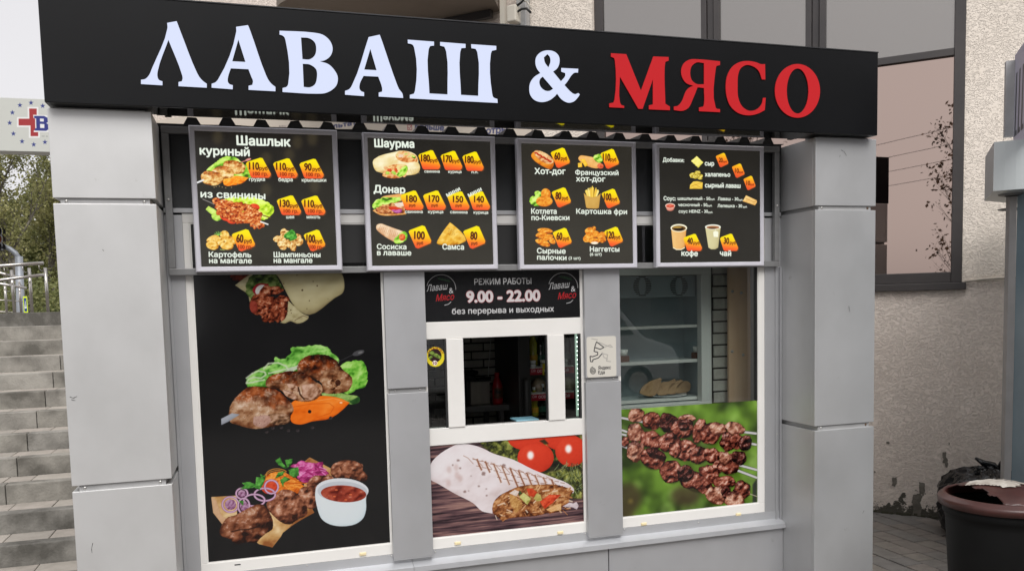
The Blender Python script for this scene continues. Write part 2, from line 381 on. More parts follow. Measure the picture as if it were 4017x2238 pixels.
        h, w = c[2].shape; t = np.linspace(-.05, 1.05, h)[:, None] + np.linspace(.08, -.08, w)[None]; s.put(c, ramp(t, ramp_))
    def image(s, name):
        im = bpy.data.images.new(name, s.W, s.H); px = np.ones((s.H, s.W, 4), dtype=np.float32); px[..., :3] = np.clip(s.a[::-1], 0, 1)
        im.pixels.foreach_set(px.ravel()); im.update(); im.pack(); return im
    def sheet(s, name, parent=None, rough=.25, glow=0.0, gain=1.0, coat=0, thick=.002, rnd=0.0, base=None):
        """the printed sheet itself, a thin slab on its own plane with the print on its face"""
        m, t, b = new_mat(name + '_print'); tx = t.nodes.new('ShaderNodeTexImage'); tx.image = s.image(name + '_print'); tx.interpolation = 'Cubic'; tx.extension = 'EXTEND'
        b.inputs['Roughness'].default_value = rough; b.inputs['Coat Weight'].default_value = coat
        if glow:
            b.inputs['Base Color'].default_value = (.01, .01, .01, 1); t.links.new(tx.outputs[0], b.inputs['Emission Color']); b.inputs['Emission Strength'].default_value = glow
        else:
            g = t.nodes.new('ShaderNodeMixRGB'); g.blend_type = 'MULTIPLY'; g.inputs[0].default_value = 1; g.inputs[2].default_value = (gain, gain, gain, 1)
            t.links.new(tx.outputs[0], g.inputs[1]); t.links.new(g.outputs[0], b.inputs['Base Color'])
        U = Vector((0, 0, 1)); n = s.N
        if rnd:
            pl = []
            for cx, cy, a0 in ((s.w - rnd, rnd, -90), (s.w - rnd, s.h - rnd, 0), (rnd, s.h - rnd, 90), (rnd, rnd, 180)):
                for j in range(7):
                    a = R_(a0 + 90 * j / 6); pl.append((cx + rnd * math.cos(a), cy + rnd * math.sin(a)))
        else: pl = [(0, 0), (s.w, 0), (s.w, s.h), (0, s.h)]
        k = len(pl); F = [s.O + s.A * a + U * c for a, c in pl]; B = [p - n * thick for p in F]
        me = bpy.data.meshes.new(name); me.from_pydata([tuple(v) for v in F + B], [], [tuple(range(k))] + [(i, i + k, (i + 1) % k + k, (i + 1) % k) for i in range(k)] + [tuple(reversed(range(k, 2 * k)))])
        uv = me.uv_layers.new(name='print'); 
        for lp in me.loops:
            a, c = pl[lp.vertex_index % k]; uv.data[lp.index].uv = (a / s.w, c / s.h)
        return link(name, me, m, parent, base)

WHT = (238, 246, 232); DRK = (92, 40, 12)
GREENS = [(60, 90, 20), (120, 190, 40), (190, 235, 90), (225, 250, 140)]
TORT = [(190, 150, 80), (240, 215, 150), (255, 245, 205), (255, 252, 230)]
FRY = [(170, 70, 10), (230, 130, 30), (250, 175, 60), (255, 215, 120)]
MEAT = [(110, 35, 10), (185, 80, 25), (230, 140, 60), (250, 195, 120)]
# ------------------------------------------------------------------ prints
def board_canvas(i, P):
    (l, t), (r, t2), (l2, b), (r2, b2) = P; Y = -.082
    TL = atY(l, t, Y); TR = atY(r, t2, Y); BL = atY(l2, b, Y); BR = atY(r2, b2, Y)
    x0 = (TL.x + BL.x) / 2; x1 = (TR.x + BR.x) / 2; z1 = (TL.z + TR.z) / 2; z0 = (BL.z + BR.z) / 2
    return x0, x1, z0, z1
BOARDS = [board_canvas(0, [(737.3, 489.4), (1320.3, 511.2), (769.9, 1065.2), (1345.2, 1061.5)]), board_canvas(1, [(1420.4, 515.7), (1941.1, 539.2), (1441.7, 1060), (1954.3, 1058.2)]),
          board_canvas(2, [(2023.8, 541.8), (2494.4, 557.3), (2041.8, 1058.8), (2500.2, 1049.1)]), board_canvas(3, [(2567.3, 560.2), (2996.6, 575.4), (2577.9, 1049.2), (2997, 1041.8)])]
BT = .028
def new_board(i, top=(30, 27, 24), bot=(52, 50, 42)):
    x0, x1, z0, z1 = BOARDS[i]
    p = Print((x0 + BT, -.081, z0 + BT * 1.0), (1, 0, 0), x1 - x0 - 2 * BT, z1 - z0 - 2.0 * BT, 900, bot)
    t = np.linspace(0, 1, p.H)[:, None]; k = np.clip((t - .02) * 1.4, 0, 1); n = fbm(p.H, p.W, 120, 40 + i, 3)
    k = np.clip(k * .8 + (n - .5) * .5 + .1, 0, 1)[..., None]; p.a[:] = np.array(top) / 255 * (1 - k) + np.array(bot) / 255 * k
    return p
def price(p, num, rub, x0, y0, x1, y1, kind='A', sub=None, under=False):
    p.tag(x0, y0, x1, y1, kind); w, h = x1 - x0, y1 - y0
    if under:
        p.text(num, x0 + w * (.25 if len(num) > 2 else .32), y0 + h * .58, x0 + w * (.68 if len(num) > 2 else .6), y0 + h * .6, h * .32, DRK, bold=.05); p.text(rub, x0 + w * .36, y0 + h * .82, x0 + w * .62, y0 + h * .83, h * .12, (120, 50, 15), bold=.02)
    else:
        p.text(num, x0 + w * (.13 if len(num) > 2 else .2), y0 + h * .58, x0 + w * (.5 if len(num) > 2 else .47), y0 + h * .6, h * .34, DRK, bold=.05); p.text(rub, x0 + w * .52, y0 + h * .61, x0 + w * .83, y0 + h * .63, h * .16, (115, 45, 10), bold=.03)
    if sub: p.text(sub, x0 + w * .28, y0 + h * .88, x0 + w * .84, y0 + h * .9, h * .17, (150, 50, 10), bold=.01)
def lettuce(p, P, seed, cols=GREENS, rough=9): p.food(P, cols, seed=seed, relief=1.2, namp=1.3, cell=26, rough=rough, base=.55, edge=.05, soft=.4)
# --- board 1
p = new_board(0).zoom(600, 450, 2.2075)
rs = np.random.RandomState(3)
for (x, y) in ((560, 200), (1250, 240), (1380, 210), (1400, 620), (980, 380), (1180, 350), (980, 650)):
    c = p.cover([p.pts(p.ell(x, y, 45, 60))], pad=20); c = (c[0], c[1], _blur(c[2], 9)); p.put(c, (120, 105, 70), .28)
lettuce(p, [(460, 480), (520, 430), (600, 370), (680, 360), (740, 385), (790, 430), (850, 440), (860, 540), (800, 560), (600, 500), (470, 490)], 1)
p.food([(600, 560), (700, 530), (830, 545), (780, 590), (700, 612), (620, 612)], [(200, 80, 0), (255, 140, 20), (255, 190, 70), (255, 210, 110)], 2, namp=.6)
for cx, cy, rx, ry, r, sd in ((705, 455, 98, 58, 12, 3), (610, 500, 92, 55, 8, 4), (510, 550, 100, 62, 6, 5)):
    p.food(p.ell(cx, cy, rx, ry, r, wob=.08, seed=sd), [(150, 80, 20), (230, 170, 90), (250, 220, 150), (255, 240, 190)], sd, namp=.8, cell=18, rough=3,
           top=dict(y=.45, cols=[(90, 35, 10), (160, 75, 20), (215, 125, 50), (235, 165, 90)], tilt=0), spec=.3)
p.line([(380, 590), (440, 565)], 16, (235, 235, 235)); p.line([(760, 415), (840, 385)], 9, (200, 120, 110)); p.poly(p.ell(825, 390, 26, 10, -18), (225, 150, 140))
for x, y in ((530, 630), (548, 622), (575, 620), (600, 628), (630, 634), (680, 630), (735, 602)): p.poly(p.ell(x, y, 5, 5), (150, 130, 90))
p.text('Шашлык', 728, 262, 1190, 275, 74, WHT, bold=.055); p.text('куриный', 408, 345, 836, 360, 68, WHT, bold=.055)
price(p, '110', 'руб', 805, 372, 1030, 547, sub='100 гр.'); price(p, '110', 'руб', 1040, 377, 1262, 550, sub='100 гр.'); price(p, '90', 'руб', 1268, 381, 1488, 553, sub='100 гр.')
p.text('грудка', 834, 573, 970, 574, 28, WHT, bold=.05); p.text('бедра', 1088, 577, 1210, 578, 30, WHT, bold=.05); p.text('крылышки', 1290, 580, 1500, 581, 28, WHT, bold=.05)
lettuce(p, [(570, 740), (700, 715), (900, 720), (980, 750), (1045, 800), (1040, 850), (990, 900), (930, 920), (760, 860), (600, 800)], 6, [(100, 130, 20), (170, 210, 30), (215, 245, 70), (235, 255, 130)])
p.food([(455, 820), (480, 790), (560, 840), (580, 880), (520, 870)], [(140, 180, 60), (210, 240, 110), (240, 255, 170)], 7); p.food([(505, 870), (560, 850), (600, 900), (560, 920), (515, 900)], [(90, 150, 30), (190, 230, 90), (225, 250, 140)], 8)
for c_ in ((640, 890, 62, 32, 15), (685, 915, 45, 30, 5), (880, 800, 45, 30, 10)): p.food(p.ell(*c_), [(170, 30, 10), (235, 75, 35), (255, 120, 80)], 9, namp=.3)
rg = np.random.RandomState(5)
for k in range(30):
    t = k / 29; x = 560 + 350 * (k % 10) / 9 + rg.uniform(-18, 18); y = 770 + (k // 10) * 50 + 110 * (k % 10) / 9 - 30 + rg.uniform(-14, 14)
    p.food(p.ell(x, y, rg.uniform(32, 55), rg.uniform(22, 36), rg.uniform(-30, 50), wob=.2, seed=k), [(110, 30, 5), (190, 75, 25), (230, 135, 60), (255, 205, 140)], k + 10, namp=1.0, cell=14, rough=3, spec=.25)
p.line([(430, 730), (530, 775)], 9, (130, 125, 120)); p.line([(930, 925), (998, 950)], 13, (235, 235, 230)); p.line([(860, 945), (910, 972)], 5, (170, 150, 120)); p.line([(950, 870), (1018, 892)], 9, (110, 70, 30))
p.text('из свинины', 415, 715, 972, 732, 56, WHT, bold=.05)
price(p, '130', 'руб', 1072, 697, 1292, 868, sub='100 гр.'); price(p, '110', 'руб', 1284, 699, 1502, 868, sub='100 гр.')
p.text('шея', 1155, 898, 1222, 898, 26, WHT, bold=.05); p.text('мякоть', 1332, 898, 1448, 898, 26, WHT, bold=.05)
YEL = [(170, 95, 10), (235, 175, 60), (252, 215, 120), (255, 240, 175)]
for k, c_ in enumerate(((520, 1075, 58, 30, -20), (620, 1040, 40, 38, 20), (570, 1095, 50, 36, 0), (665, 1085, 48, 36, 10), (640, 1070, 60, 30, 60), (690, 1105, 42, 22, -30), (515, 1130, 55, 38, 10), (640, 1135, 58, 34, 5))): p.food(p.ell(*c_, wob=.06, seed=k), YEL, 20 + k, namp=.7, cell=18)
for a in range(-60, 70, 30): p.line([(565, 1045), (565 + 38 * math.sin(R_(a)), 1045 - 36 * math.cos(R_(a)))], 5, (150, 220, 90))
p.line([(580, 1165), (620, 1172)], 5, (190, 210, 110))
price(p, '60', 'руб', 682, 990, 890, 1182, 'B', sub='100 гр.')
for k in range(16):
    a = k * 2.4; r = 30 + 85 * ((k * 7) % 10) / 10; p.food(p.ell(1185 + r * math.cos(a) * 1.1, 1085 + r * math.sin(a) * .68, 38, 28, k * 40, wob=.12, seed=k), [(140, 75, 15), (225, 165, 85), (250, 220, 150), (255, 245, 200)], 40 + k, namp=.9, cell=14)
p.food(p.ell(1195, 1045, 48, 48, wob=.3, seed=4), [(30, 90, 20), (70, 160, 50), (130, 210, 90)], 61, namp=1.4, cell=9, rough=6)
price(p, '100', 'руб', 1305, 994, 1498, 1182, 'B', sub='100 гр.')
p.text('Картофель', 485, 1230, 850, 1233, 42, WHT, bold=.05); p.text('на мангале', 488, 1283, 856, 1285, 42, WHT, bold=.05)
p.text('Шампиньоны', 1047, 1232, 1450, 1232, 42, WHT, bold=.05); p.text('на мангале', 1047, 1281, 1380, 1281, 42, WHT, bold=.05)
PR = [p]
# --- board 2
p = new_board(1, (36, 34, 30), (56, 53, 46)).zoom(1400, 450, 2.2083)
p.text('Шаурма', 155, 280, 495, 287, 64, WHT, bold=.06); p.text('Донар', 148, 672, 417, 680, 58, WHT, bold=.06)
p.food([(137, 415), (150, 385), (340, 320), (380, 312), (500, 340), (530, 385), (525, 430), (400, 480), (170, 492)], TORT, 1, namp=.35, cell=40)
p.food([(335, 350), (370, 318), (470, 335), (520, 370), (525, 410), (430, 415), (350, 385)], [(200, 110, 50), (240, 170, 100), (250, 215, 160), (190, 210, 90)], 2, namp=1.2, cell=16, rough=3)
p.food([(360, 345), (400, 345), (400, 370), (360, 372)], [(230, 190, 150), (255, 235, 215)], 21); lettuce(p, [(470, 345), (510, 365), (505, 385), (480, 370)], 3, rough=3)
p.food([(380, 430), (530, 415), (548, 460), (530, 505), (400, 530)], TORT, 4, namp=.25, cell=40)
for k in range(5): p.line([(440 + k * 22, 470), (452 + k * 22, 510)], 5, (215, 195, 150), .6)
p.food([(218, 530), (240, 480), (290, 440), (380, 430), (430, 440), (440, 490), (400, 535), (330, 552), (260, 545)], [(190, 100, 40), (240, 170, 100), (250, 215, 150), (230, 240, 150)], 5, namp=1.2, cell=16, rough=3)
for k in range(14): p.food(p.ell(250 + (k * 37) % 170, 460 + (k * 23) % 70, 18, 13, k * 35, wob=.2, seed=k), [[(225, 150, 90), (255, 215, 160)], [(200, 60, 20), (240, 110, 60)], [(150, 200, 60), (210, 240, 120)]][k % 3], k + 30, cell=8)
lettuce(p, [(340, 520), (420, 440), (438, 450), (430, 500), (370, 540)], 6, rough=5)
price(p, '180', 'руб', 532, 306, 730, 475); price(p, '170', 'руб', 725, 312, 920, 480); price(p, '180', 'руб', 913, 319, 1105, 487)
p.text('свинина', 585, 502, 717, 503, 22, WHT, bold=.05); p.text('курица', 792, 505, 905, 506, 22, WHT, bold=.05); p.text('п.п.', 993, 508, 1050, 508, 20, WHT, bold=.05)
p.food([(190, 770), (215, 715), (300, 695), (400, 690), (425, 720), (400, 745), (250, 745)], [(200, 120, 50), (240, 175, 100), (252, 210, 150)], 7, namp=.4)
p.food([(135, 830), (180, 810), (400, 840), (430, 862), (330, 872), (200, 868)], [(190, 110, 40), (240, 175, 100), (252, 215, 160)], 8, namp=.4)
p.food([(160, 800), (250, 760), (400, 770), (420, 850), (300, 860), (170, 840)], [(90, 40, 15), (160, 85, 40), (215, 140, 80), (240, 190, 140)], 9, namp=1.3, cell=14, rough=5)
lettuce(p, [(133, 800), (170, 740), (230, 720), (380, 715), (385, 745), (290, 770), (200, 790), (150, 820)], 10)
p.food([(270, 800), (330, 795), (385, 815), (370, 835), (290, 825)], [(190, 40, 15), (240, 80, 45)], 11); p.food([(300, 825), (390, 820), (385, 845), (330, 850)], [(120, 30, 90), (190, 90, 160), (225, 150, 205)], 12, rough=4)
p.food([(320, 770), (400, 755), (412, 790), (350, 800)], [(235, 205, 175), (255, 240, 225)], 13, rough=3)
for a, b, n in ((378, 585, '180'), (573, 778, '170'), (783, 983, '150'), (968, 1160, '140')): price(p, n, 'руб', a, 655 if a < 780 else 662, b, 825, under=True)
p.text('мини', 783, 712, 897, 655, 34, WHT, bold=.06); p.text('мини', 970, 713, 1083, 657, 34, WHT, bold=.06)
p.text('свинина', 417, 852, 570, 852, 24, WHT, bold=.05); p.text('курица', 617, 852, 747, 853, 24, WHT, bold=.05); p.text('свинина', 808, 854, 957, 856, 24, WHT, bold=.05); p.text('курица', 1011, 857, 1136, 859, 24, WHT, bold=.05)
p.food([(167, 985), (172, 955), (205, 942), (260, 960), (430, 1020), (400, 1080), (350, 1112), (310, 1095), (190, 1015)], [(170, 100, 60), (225, 175, 130), (250, 225, 190), (255, 245, 225)], 14, namp=.3, cell=30)
for k in range(12): p.line([(205 + k * 15, 958 + k * 6), (190 + k * 15, 1000 + k * 7)], 4, (190, 120, 80), .55)
lettuce(p, [(320, 1085), (360, 1040), (400, 1010), (438, 1030), (432, 1075), (380, 1112), (325, 1108)], 15, rough=5); p.food(p.ell(392, 1060, 28, 30), [(190, 60, 20), (240, 120, 60), (255, 160, 110)], 16)
price(p, '100', 'руб', 447, 958, 650, 1158, 'B', under=True)
p.text('Сосиска', 175, 1163, 428, 1165, 42, WHT, bold=.05); p.text('в лаваше', 176, 1215, 470, 1217, 42, WHT, bold=.05)
p.food([(805, 932), (825, 945), (945, 1085), (935, 1100), (715, 1125), (690, 1112), (700, 1085), (760, 990)], [(180, 110, 10), (235, 175, 50), (252, 210, 100), (255, 235, 160)], 17, namp=.6, cell=24)
for k in range(26): p.poly(p.ell(800 + (k * 37) % 60 - 10, 985 + (k * 29) % 60, 2.5, 2.5), (150, 90, 20))
price(p, '80', 'руб', 920, 962, 1118, 1160, 'B', under=True); p.text('Самса', 742, 1165, 926, 1167, 44, WHT, bold=.05)
PR.append(p)
# --- board 3
p = new_board(2, (44, 41, 35), (58, 55, 48)).zoom(2000, 500, 2.391)
p.food([(200, 260), (215, 235), (270, 220), (410, 310), (412, 350), (385, 392), (350, 385), (210, 290)], FRY, 1, namp=.3, cell=30)
p.food([(225, 225), (250, 214), (400, 290), (412, 320), (380, 345), (240, 270)], [(190, 100, 50), (240, 190, 130), (255, 230, 180)], 2, namp=1, cell=14, rough=3)
for k in range(9): p.food(p.ell(245 + k * 17, 240 + k * 10, 14, 8, 60 * (k % 2)), [(170, 30, 10), (225, 70, 40)], 3 + k)
price(p, '60', 'руб', 383, 190, 568, 380, 'B')
p.text('Хот-дог', 234, 436, 522, 438, 52, WHT, bold=.05)
p.food([(642, 290), (660, 265), (700, 265), (850, 315), (850, 370), (810, 385), (660, 320)], [(210, 130, 60), (245, 185, 105), (255, 215, 150)], 12, namp=.3)
for k in range(10): p.line([(690 + k * 15, 275 + k * 5), (680 + k * 15, 310 + k * 6)], 3, (235, 200, 130), .6)
p.food(p.ell(850, 362, 30, 24, 10), [(190, 60, 30), (235, 110, 70), (250, 150, 110)], 13); lettuce(p, [(785, 280), (820, 250), (870, 265), (875, 310), (850, 335), (800, 310)], 14, rough=6)
for P_ in ([(638, 335), (675, 328), (680, 372), (640, 375)], [(662, 300), (700, 295), (735, 355), (705, 370)]): p.food(P_, [(225, 150, 20), (255, 205, 60), (255, 230, 120)], 15, smooth=False)
price(p, '110', 'руб', 850, 201, 1028, 388, 'B'); p.text('Французский', 615, 443, 1018, 448, 42, WHT, bold=.05); p.text('хот-дог', 622, 505, 895, 508, 46, WHT, bold=.05)
lettuce(p, [(185, 690), (200, 650), (235, 640), (230, 605), (265, 595), (300, 620), (300, 700), (260, 740), (200, 720)], 16, rough=6)
p.food(p.ell(338, 625, 46, 54, -10), FRY, 17, namp=.5); p.food(p.ell(323, 692, 78, 50), FRY, 18, namp=.5)
price(p, '80', 'руб', 392, 562, 578, 750, 'B'); p.text('Котлета', 202, 808, 438, 810, 46, WHT, bold=.05); p.text('по-Киевски', 204, 868, 558, 868, 44, WHT, bold=.05)
rg = np.random.RandomState(8)
for k in range(30):
    x = 705 + rg.rand() * 130; p.line([(770 + (x - 770) * .6, 660), (x, 548 + abs(x - 775) * .55 + rg.rand() * 25)], 9, [(250, 215, 90), (240, 190, 60), (255, 235, 140)][k % 3])
p.food([(693, 612), (720, 640), (770, 655), (820, 645), (852, 615), (835, 755), (810, 762), (730, 758), (715, 750)], [(170, 120, 50), (215, 170, 85), (230, 190, 110)], 19, namp=.15, smooth=False, relief=.5)
price(p, '100', 'руб', 860, 574, 1036, 757, 'B'); p.text('Картошка фри', 624, 808, 1098, 812, 44, WHT, bold=.05)
for k, c_ in enumerate(((330, 968, 72, 26, 5), (300, 1010, 58, 28, 0), (395, 1060, 40, 26, 50), (350, 1030, 58, 30, -12), (310, 1080, 72, 30, 20))): p.food(p.ell(*c_, wob=.05, seed=k), FRY, 50 + k, namp=.7, cell=12)
price(p, '60', 'руб', 402, 940, 585, 1128, 'B'); p.text('Сырные', 256, 1178, 522, 1182, 46, WHT, bold=.05); p.text('палочки', 257, 1238, 530, 1243, 44, WHT, bold=.05); p.text('(3 шт)', 552, 1236, 662, 1238, 26, WHT, bold=.04)
for k, c_ in enumerate(((750, 975, 46, 40, 0), (790, 945, 20, 18, 60), (735, 1035, 52, 38, -20), (805, 1000, 36, 34, 10), (865, 1005, 34, 28, 0), (862, 1045, 42, 34, 10), (790, 1065, 46, 30, 0))): p.food(p.ell(*c_, wob=.1, seed=k), FRY, 60 + k, namp=.7, cell=12)
p.food(p.ell(795, 1082, 34, 12), [(255, 235, 200), (255, 250, 235)], 70)
price(p, '120', 'руб', 885, 930, 1065, 1115, 'B'); p.text('Наггетсы', 752, 1162, 1026, 1163, 44, WHT, bold=.05); p.text('(6 шт)', 752, 1200, 860, 1200, 26, WHT, bold=.04)
PR.append(p)
# --- board 4
p = new_board(3, (34, 32, 28), (44, 42, 37)).zoom(2540, 520, 2.5625)
p.text('Добавки:', 155, 292, 368, 298, 38, WHT, bold=.05)
p.food([(437, 285), (495, 235), (560, 300), (510, 355)], [(225, 210, 80), (250, 240, 130), (255, 250, 170)], 1, smooth=False, rough=4, namp=.3)
for k, c_ in enumerate(((455, 430, 32, 28, 0), (500, 408, 30, 24, 0), (530, 440, 28, 22, 0), (480, 445, 26, 20, 0), (528, 462, 22, 12, 0), (515, 400, 18, 16, 0))): p.food(p.ell(*c_, wob=.15, seed=k), [(140, 110, 20), (205, 180, 60), (240, 220, 110), (250, 240, 160)], 2 + k, namp=.8, cell=10)
p.food([(423, 565), (428, 525), (460, 492), (500, 488), (555, 500), (552, 565)], [(200, 150, 30), (245, 205, 80), (255, 225, 120)], 9, smooth=False, namp=.3); p.line([(440, 540), (550, 500)], 3, (190, 130, 30)); p.line([(480, 520), (548, 560)], 3, (190, 130, 30))
p.text('сыр', 577, 330, 668, 333, 42, WHT, bold=.06); p.text('халапеньо', 578, 440, 830, 443, 40, WHT, bold=.06); p.text('сырный лаваш', 579, 550, 933, 556, 42, WHT, bold=.06)
O2 = ((255, 215, 30), (255, 160, 35), (250, 110, 40), (235, 80, 45))
for n, x0, y0, x1, y1 in (('20', 686, 204, 815, 348), ('10', 848, 311, 978, 455), ('10', 964, 434, 1088, 578)):
    p.tag(x0, y0, x1, y1, 'B', O2); w, h = x1 - x0, y1 - y0; p.text(n, x0 + w * .24, y0 + h * .64, x0 + w * .52, y0 + h * .66, h * .3, DRK, bold=.03); p.text('руб', x0 + w * .55, y0 + h * .66, x0 + w * .86, y0 + h * .68, h * .12, (150, 50, 20), bold=.02)
p.text('Соус:', 163, 680, 284, 682, 38, WHT, bold=.05); p.text('шашлычный - 50', 304, 677, 630, 678, 30, WHT, bold=.05); p.text('руб.', 634, 677, 678, 678, 16, WHT, bold=.04)
p.text('чесночный - 50', 310, 740, 600, 741, 30, WHT, bold=.05); p.text('руб.', 604, 742, 650, 742, 16, WHT, bold=.04); p.text('соус HEINZ - 30', 314, 806, 606, 806, 30, WHT, bold=.05); p.text('руб.', 610, 808, 656, 808, 16, WHT, bold=.04)
p.text('Лаваш - 30', 706, 680, 912, 682, 30, WHT, bold=.05); p.text('руб.', 916, 684, 958, 684, 16, WHT, bold=.04); p.text('Лепешка - 30', 704, 750, 950, 752, 30, WHT, bold=.05); p.text('руб.', 960, 754, 1002, 754, 16, WHT, bold=.04)
p.food([(955, 690), (990, 630), (1098, 680), (1100, 700), (1080, 732), (1060, 725)], [(215, 150, 70), (245, 200, 120), (255, 230, 170)], 11, smooth=False, namp=.3); p.line([(985, 660), (1075, 700), (1098, 685)], 4, (200, 140, 70))
p.food([(180, 735), (275, 735), (262, 775), (235, 788), (200, 780)], [(170, 80, 60), (225, 150, 130), (245, 190, 170)], 12, namp=.2); p.food(p.ell(228, 735, 50, 26), [(225, 190, 170), (245, 220, 205)], 13, namp=.1); p.food(p.ell(228, 737, 42, 19), [(190, 60, 40), (235, 110, 85), (250, 150, 130)], 14, namp=1)
p.food([(236, 950), (392, 950), (375, 1160), (340, 1178), (290, 1178), (256, 1160)], [(190, 120, 50), (230, 170, 95), (245, 200, 130), (250, 215, 150)], 15, namp=.05, smooth=False, relief=.9, light=(-.9, -.2)); p.poly(p.ell(315, 958, 83, 40), (250, 245, 215)); p.poly(p.ell(315, 962, 70, 28), (110, 75, 30)); p.poly(p.ell(315, 968, 50, 17), (35, 20, 8)); p.poly(p.ell(300, 952, 45, 8), (215, 175, 80), .8)
p.line([(258, 1155), (290, 1174), (340, 1174), (374, 1155)], 8, (250, 240, 205))
p.food([(580, 950), (735, 950), (710, 1155), (680, 1172), (640, 1172), (612, 1155)], [(170, 155, 105), (215, 205, 155), (235, 228, 185)], 16, namp=.05, smooth=False, relief=.8, light=(-.9, -.2)); p.poly(p.ell(657, 948, 79, 26), (250, 250, 235)); p.poly(p.ell(657, 952, 66, 17), (170, 115, 75)); p.poly(p.ell(652, 960, 40, 8), (90, 55, 30))
p.line([(683, 965), (684, 992)], 3, (245, 245, 220)); p.poly([(660, 1000), (672, 990), (700, 990), (712, 1002), (708, 1050), (665, 1046)], (250, 250, 225))
price(p, '40', 'руб', 360, 1015, 555, 1188); price(p, '30', 'руб', 728, 1013, 918, 1188)
p.text('кофе', 342, 1235, 504, 1240, 50, WHT, bold=.06); p.text('чай', 728, 1235, 838, 1240, 50, WHT, bold=.06)
PR.append(p)
BOARD_PRINTS = PR

# --- schedule sign
WY = -.006
def wprint(x0, x1, z0, z1, ppm, bgc, Y=WY): return Print((x0, Y, z0), (1, 0, 0), x1 - x0, z1 - z0, ppm, bgc)
p = wprint(1.8336, 2.798, 1.494, 1.82, 850, (24, 24, 26)).zoom(1600, 1050, 2.0494)
GR = (205, 205, 205)
p.text('РЕЖИМ РАБОТЫ', 540, 135, 998, 128, 46, (200, 200, 200), bold=.02)
p.text('9.00 - 22.00', 480, 275, 1066, 262, 84, (225, 218, 218), bold=.075, outline=((150, 20, 30), .035)); p.text('без перерыва и выходных', 360, 372, 1180, 350, 44, (225, 225, 225), bold=.025)
for ox, oy in ((0, 0), (982, -15)):
    a = [(160 + ox, 145 + oy)] + [(272 + ox + 118 * math.cos(R_(t)), 170 + oy - 116 * math.sin(R_(t))) for t in range(165, -5, -8)]
    p.line(a, 4, GR); p.line([(298 + ox, 300 + oy), (330 + ox, 292 + oy), (352 + ox, 272 + oy)], 5, GR)
    p.text('Лаваш', 155 + ox, 190 + oy, 318 + ox, 172 + oy, 50, (225, 225, 225), bold=.0, slant=.3); p.text('&', 336 + ox, 205 + oy, 372 + ox, 203 + oy, 44, (225, 225, 225))
    p.text('Мясо', 230 + ox, 268 + oy, 372 + ox, 255 + oy, 50, (190, 40, 45), bold=.02, slant=.3)
    p.line([(240 + ox, 82 + oy), (300 + ox, 95 + oy), (348 + ox, 112 + oy)], 3, (60, 90, 65))
    for k in range(7): x = 250 + ox + k * 13; p.line([(x, 86 + oy + k * 3), (x + 10, 76 + oy + k * 3)], 4, (60, 95, 65)); p.line([(x, 86 + oy + k * 3), (x + 14, 96 + oy + k * 3)], 4, (50, 80, 55))
SCHED = p

# --- tall black poster, left window
p = wprint(.5788, 1.5794, .2202, 1.84, 640, (26, 26, 27))
p.a += (fbm(p.H, p.W, 200, 5, 3)[..., None] - .5) * .012
p.zoom(780, 1050, 2.05)
LAV = [(110, 95, 65), (165, 155, 115), (190, 182, 145), (205, 198, 165)]
# wrap
p.food([(240, 20), (420, 20), (400, 90), (300, 110), (255, 80)], [(40, 10, 5), (95, 30, 15), (140, 55, 35)], 1, namp=.8)
p.food([(290, 140), (400, 60), (470, 25), (560, 25), (500, 150), (420, 280), (410, 275), (395, 215), (340, 175)], LAV, 2, namp=.3, cell=40)
lettuce(p, [(385, 110), (430, 60), (470, 30), (600, 30), (640, 90), (690, 190), (560, 190), (450, 170), (430, 260), (385, 215), (380, 160)], 3, [(20, 30, 12), (45, 65, 25), (85, 105, 50), (120, 135, 80)])
p.food([(430, 180), (470, 130), (560, 130), (560, 190), (470, 235)], [(110, 20, 30), (165, 40, 50)], 4, namp=.3); p.food(p.ell(500, 180, 50, 40, -35), [(160, 150, 150), (205, 200, 198), (220, 215, 212)], 5, namp=.2)
DM = [(35, 12, 8), (80, 30, 18), (125, 55, 32), (165, 90, 60), (190, 130, 95)]
for k, c_ in enumerate(((590, 185, 90, 35, -5), (540, 200, 50, 60, 20), (460, 300, 52, 78, -10), (480, 240, 60, 30, -20), (560, 285, 110, 55, 5), (680, 265, 55, 45, 10), (520, 350, 60, 45, 20), (590, 350, 70, 50, 0), (680, 330, 50, 60, 15), (540, 400, 35, 40, 20), (580, 410, 30, 30, 0), (635, 380, 28, 62, 12), (690, 390, 40, 50, 0))):
    p.food(p.ell(*c_, wob=.15, seed=k), DM, 10 + k, namp=1.1, cell=16, rough=3, spec=.25)
p.food(p.ell(440, 315, 32, 50, -5), [(90, 30, 22), (140, 55, 42), (160, 80, 62)], 30, namp=.3)
p.food([(720, 265), (760, 300), (840, 370), (885, 390), (880, 410), (790, 450), (740, 430), (690, 448), (655, 440), (700, 400)], LAV, 31, namp=.4, cell=30)
p.line([(770, 425), (840, 385), (880, 400)], 6, (85, 65, 40), .7); p.line([(700, 440), (760, 415)], 3, (100, 80, 50), .6)
p.food([(600, 28), (1000, 45), (1130, 28), (1155, 55), (1172, 150), (1160, 200), (1100, 240), (885, 380), (780, 320), (700, 190), (650, 90)], LAV, 32, namp=.3, cell=90, relief=.8, soft=.7)
for x, y, r in ((833, 180, 8), (953, 145, 6), (920, 110, 4), (890, 265, 5), (760, 300, 5), (790, 60, 4), (1040, 250, 3), (870, 330, 4), (683, 128, 5), (740, 340, 5), (715, 350, 4), (745, 365, 4), (712, 375, 3)): p.poly(p.ell(x, y, r, r), (75, 55, 35), .85)
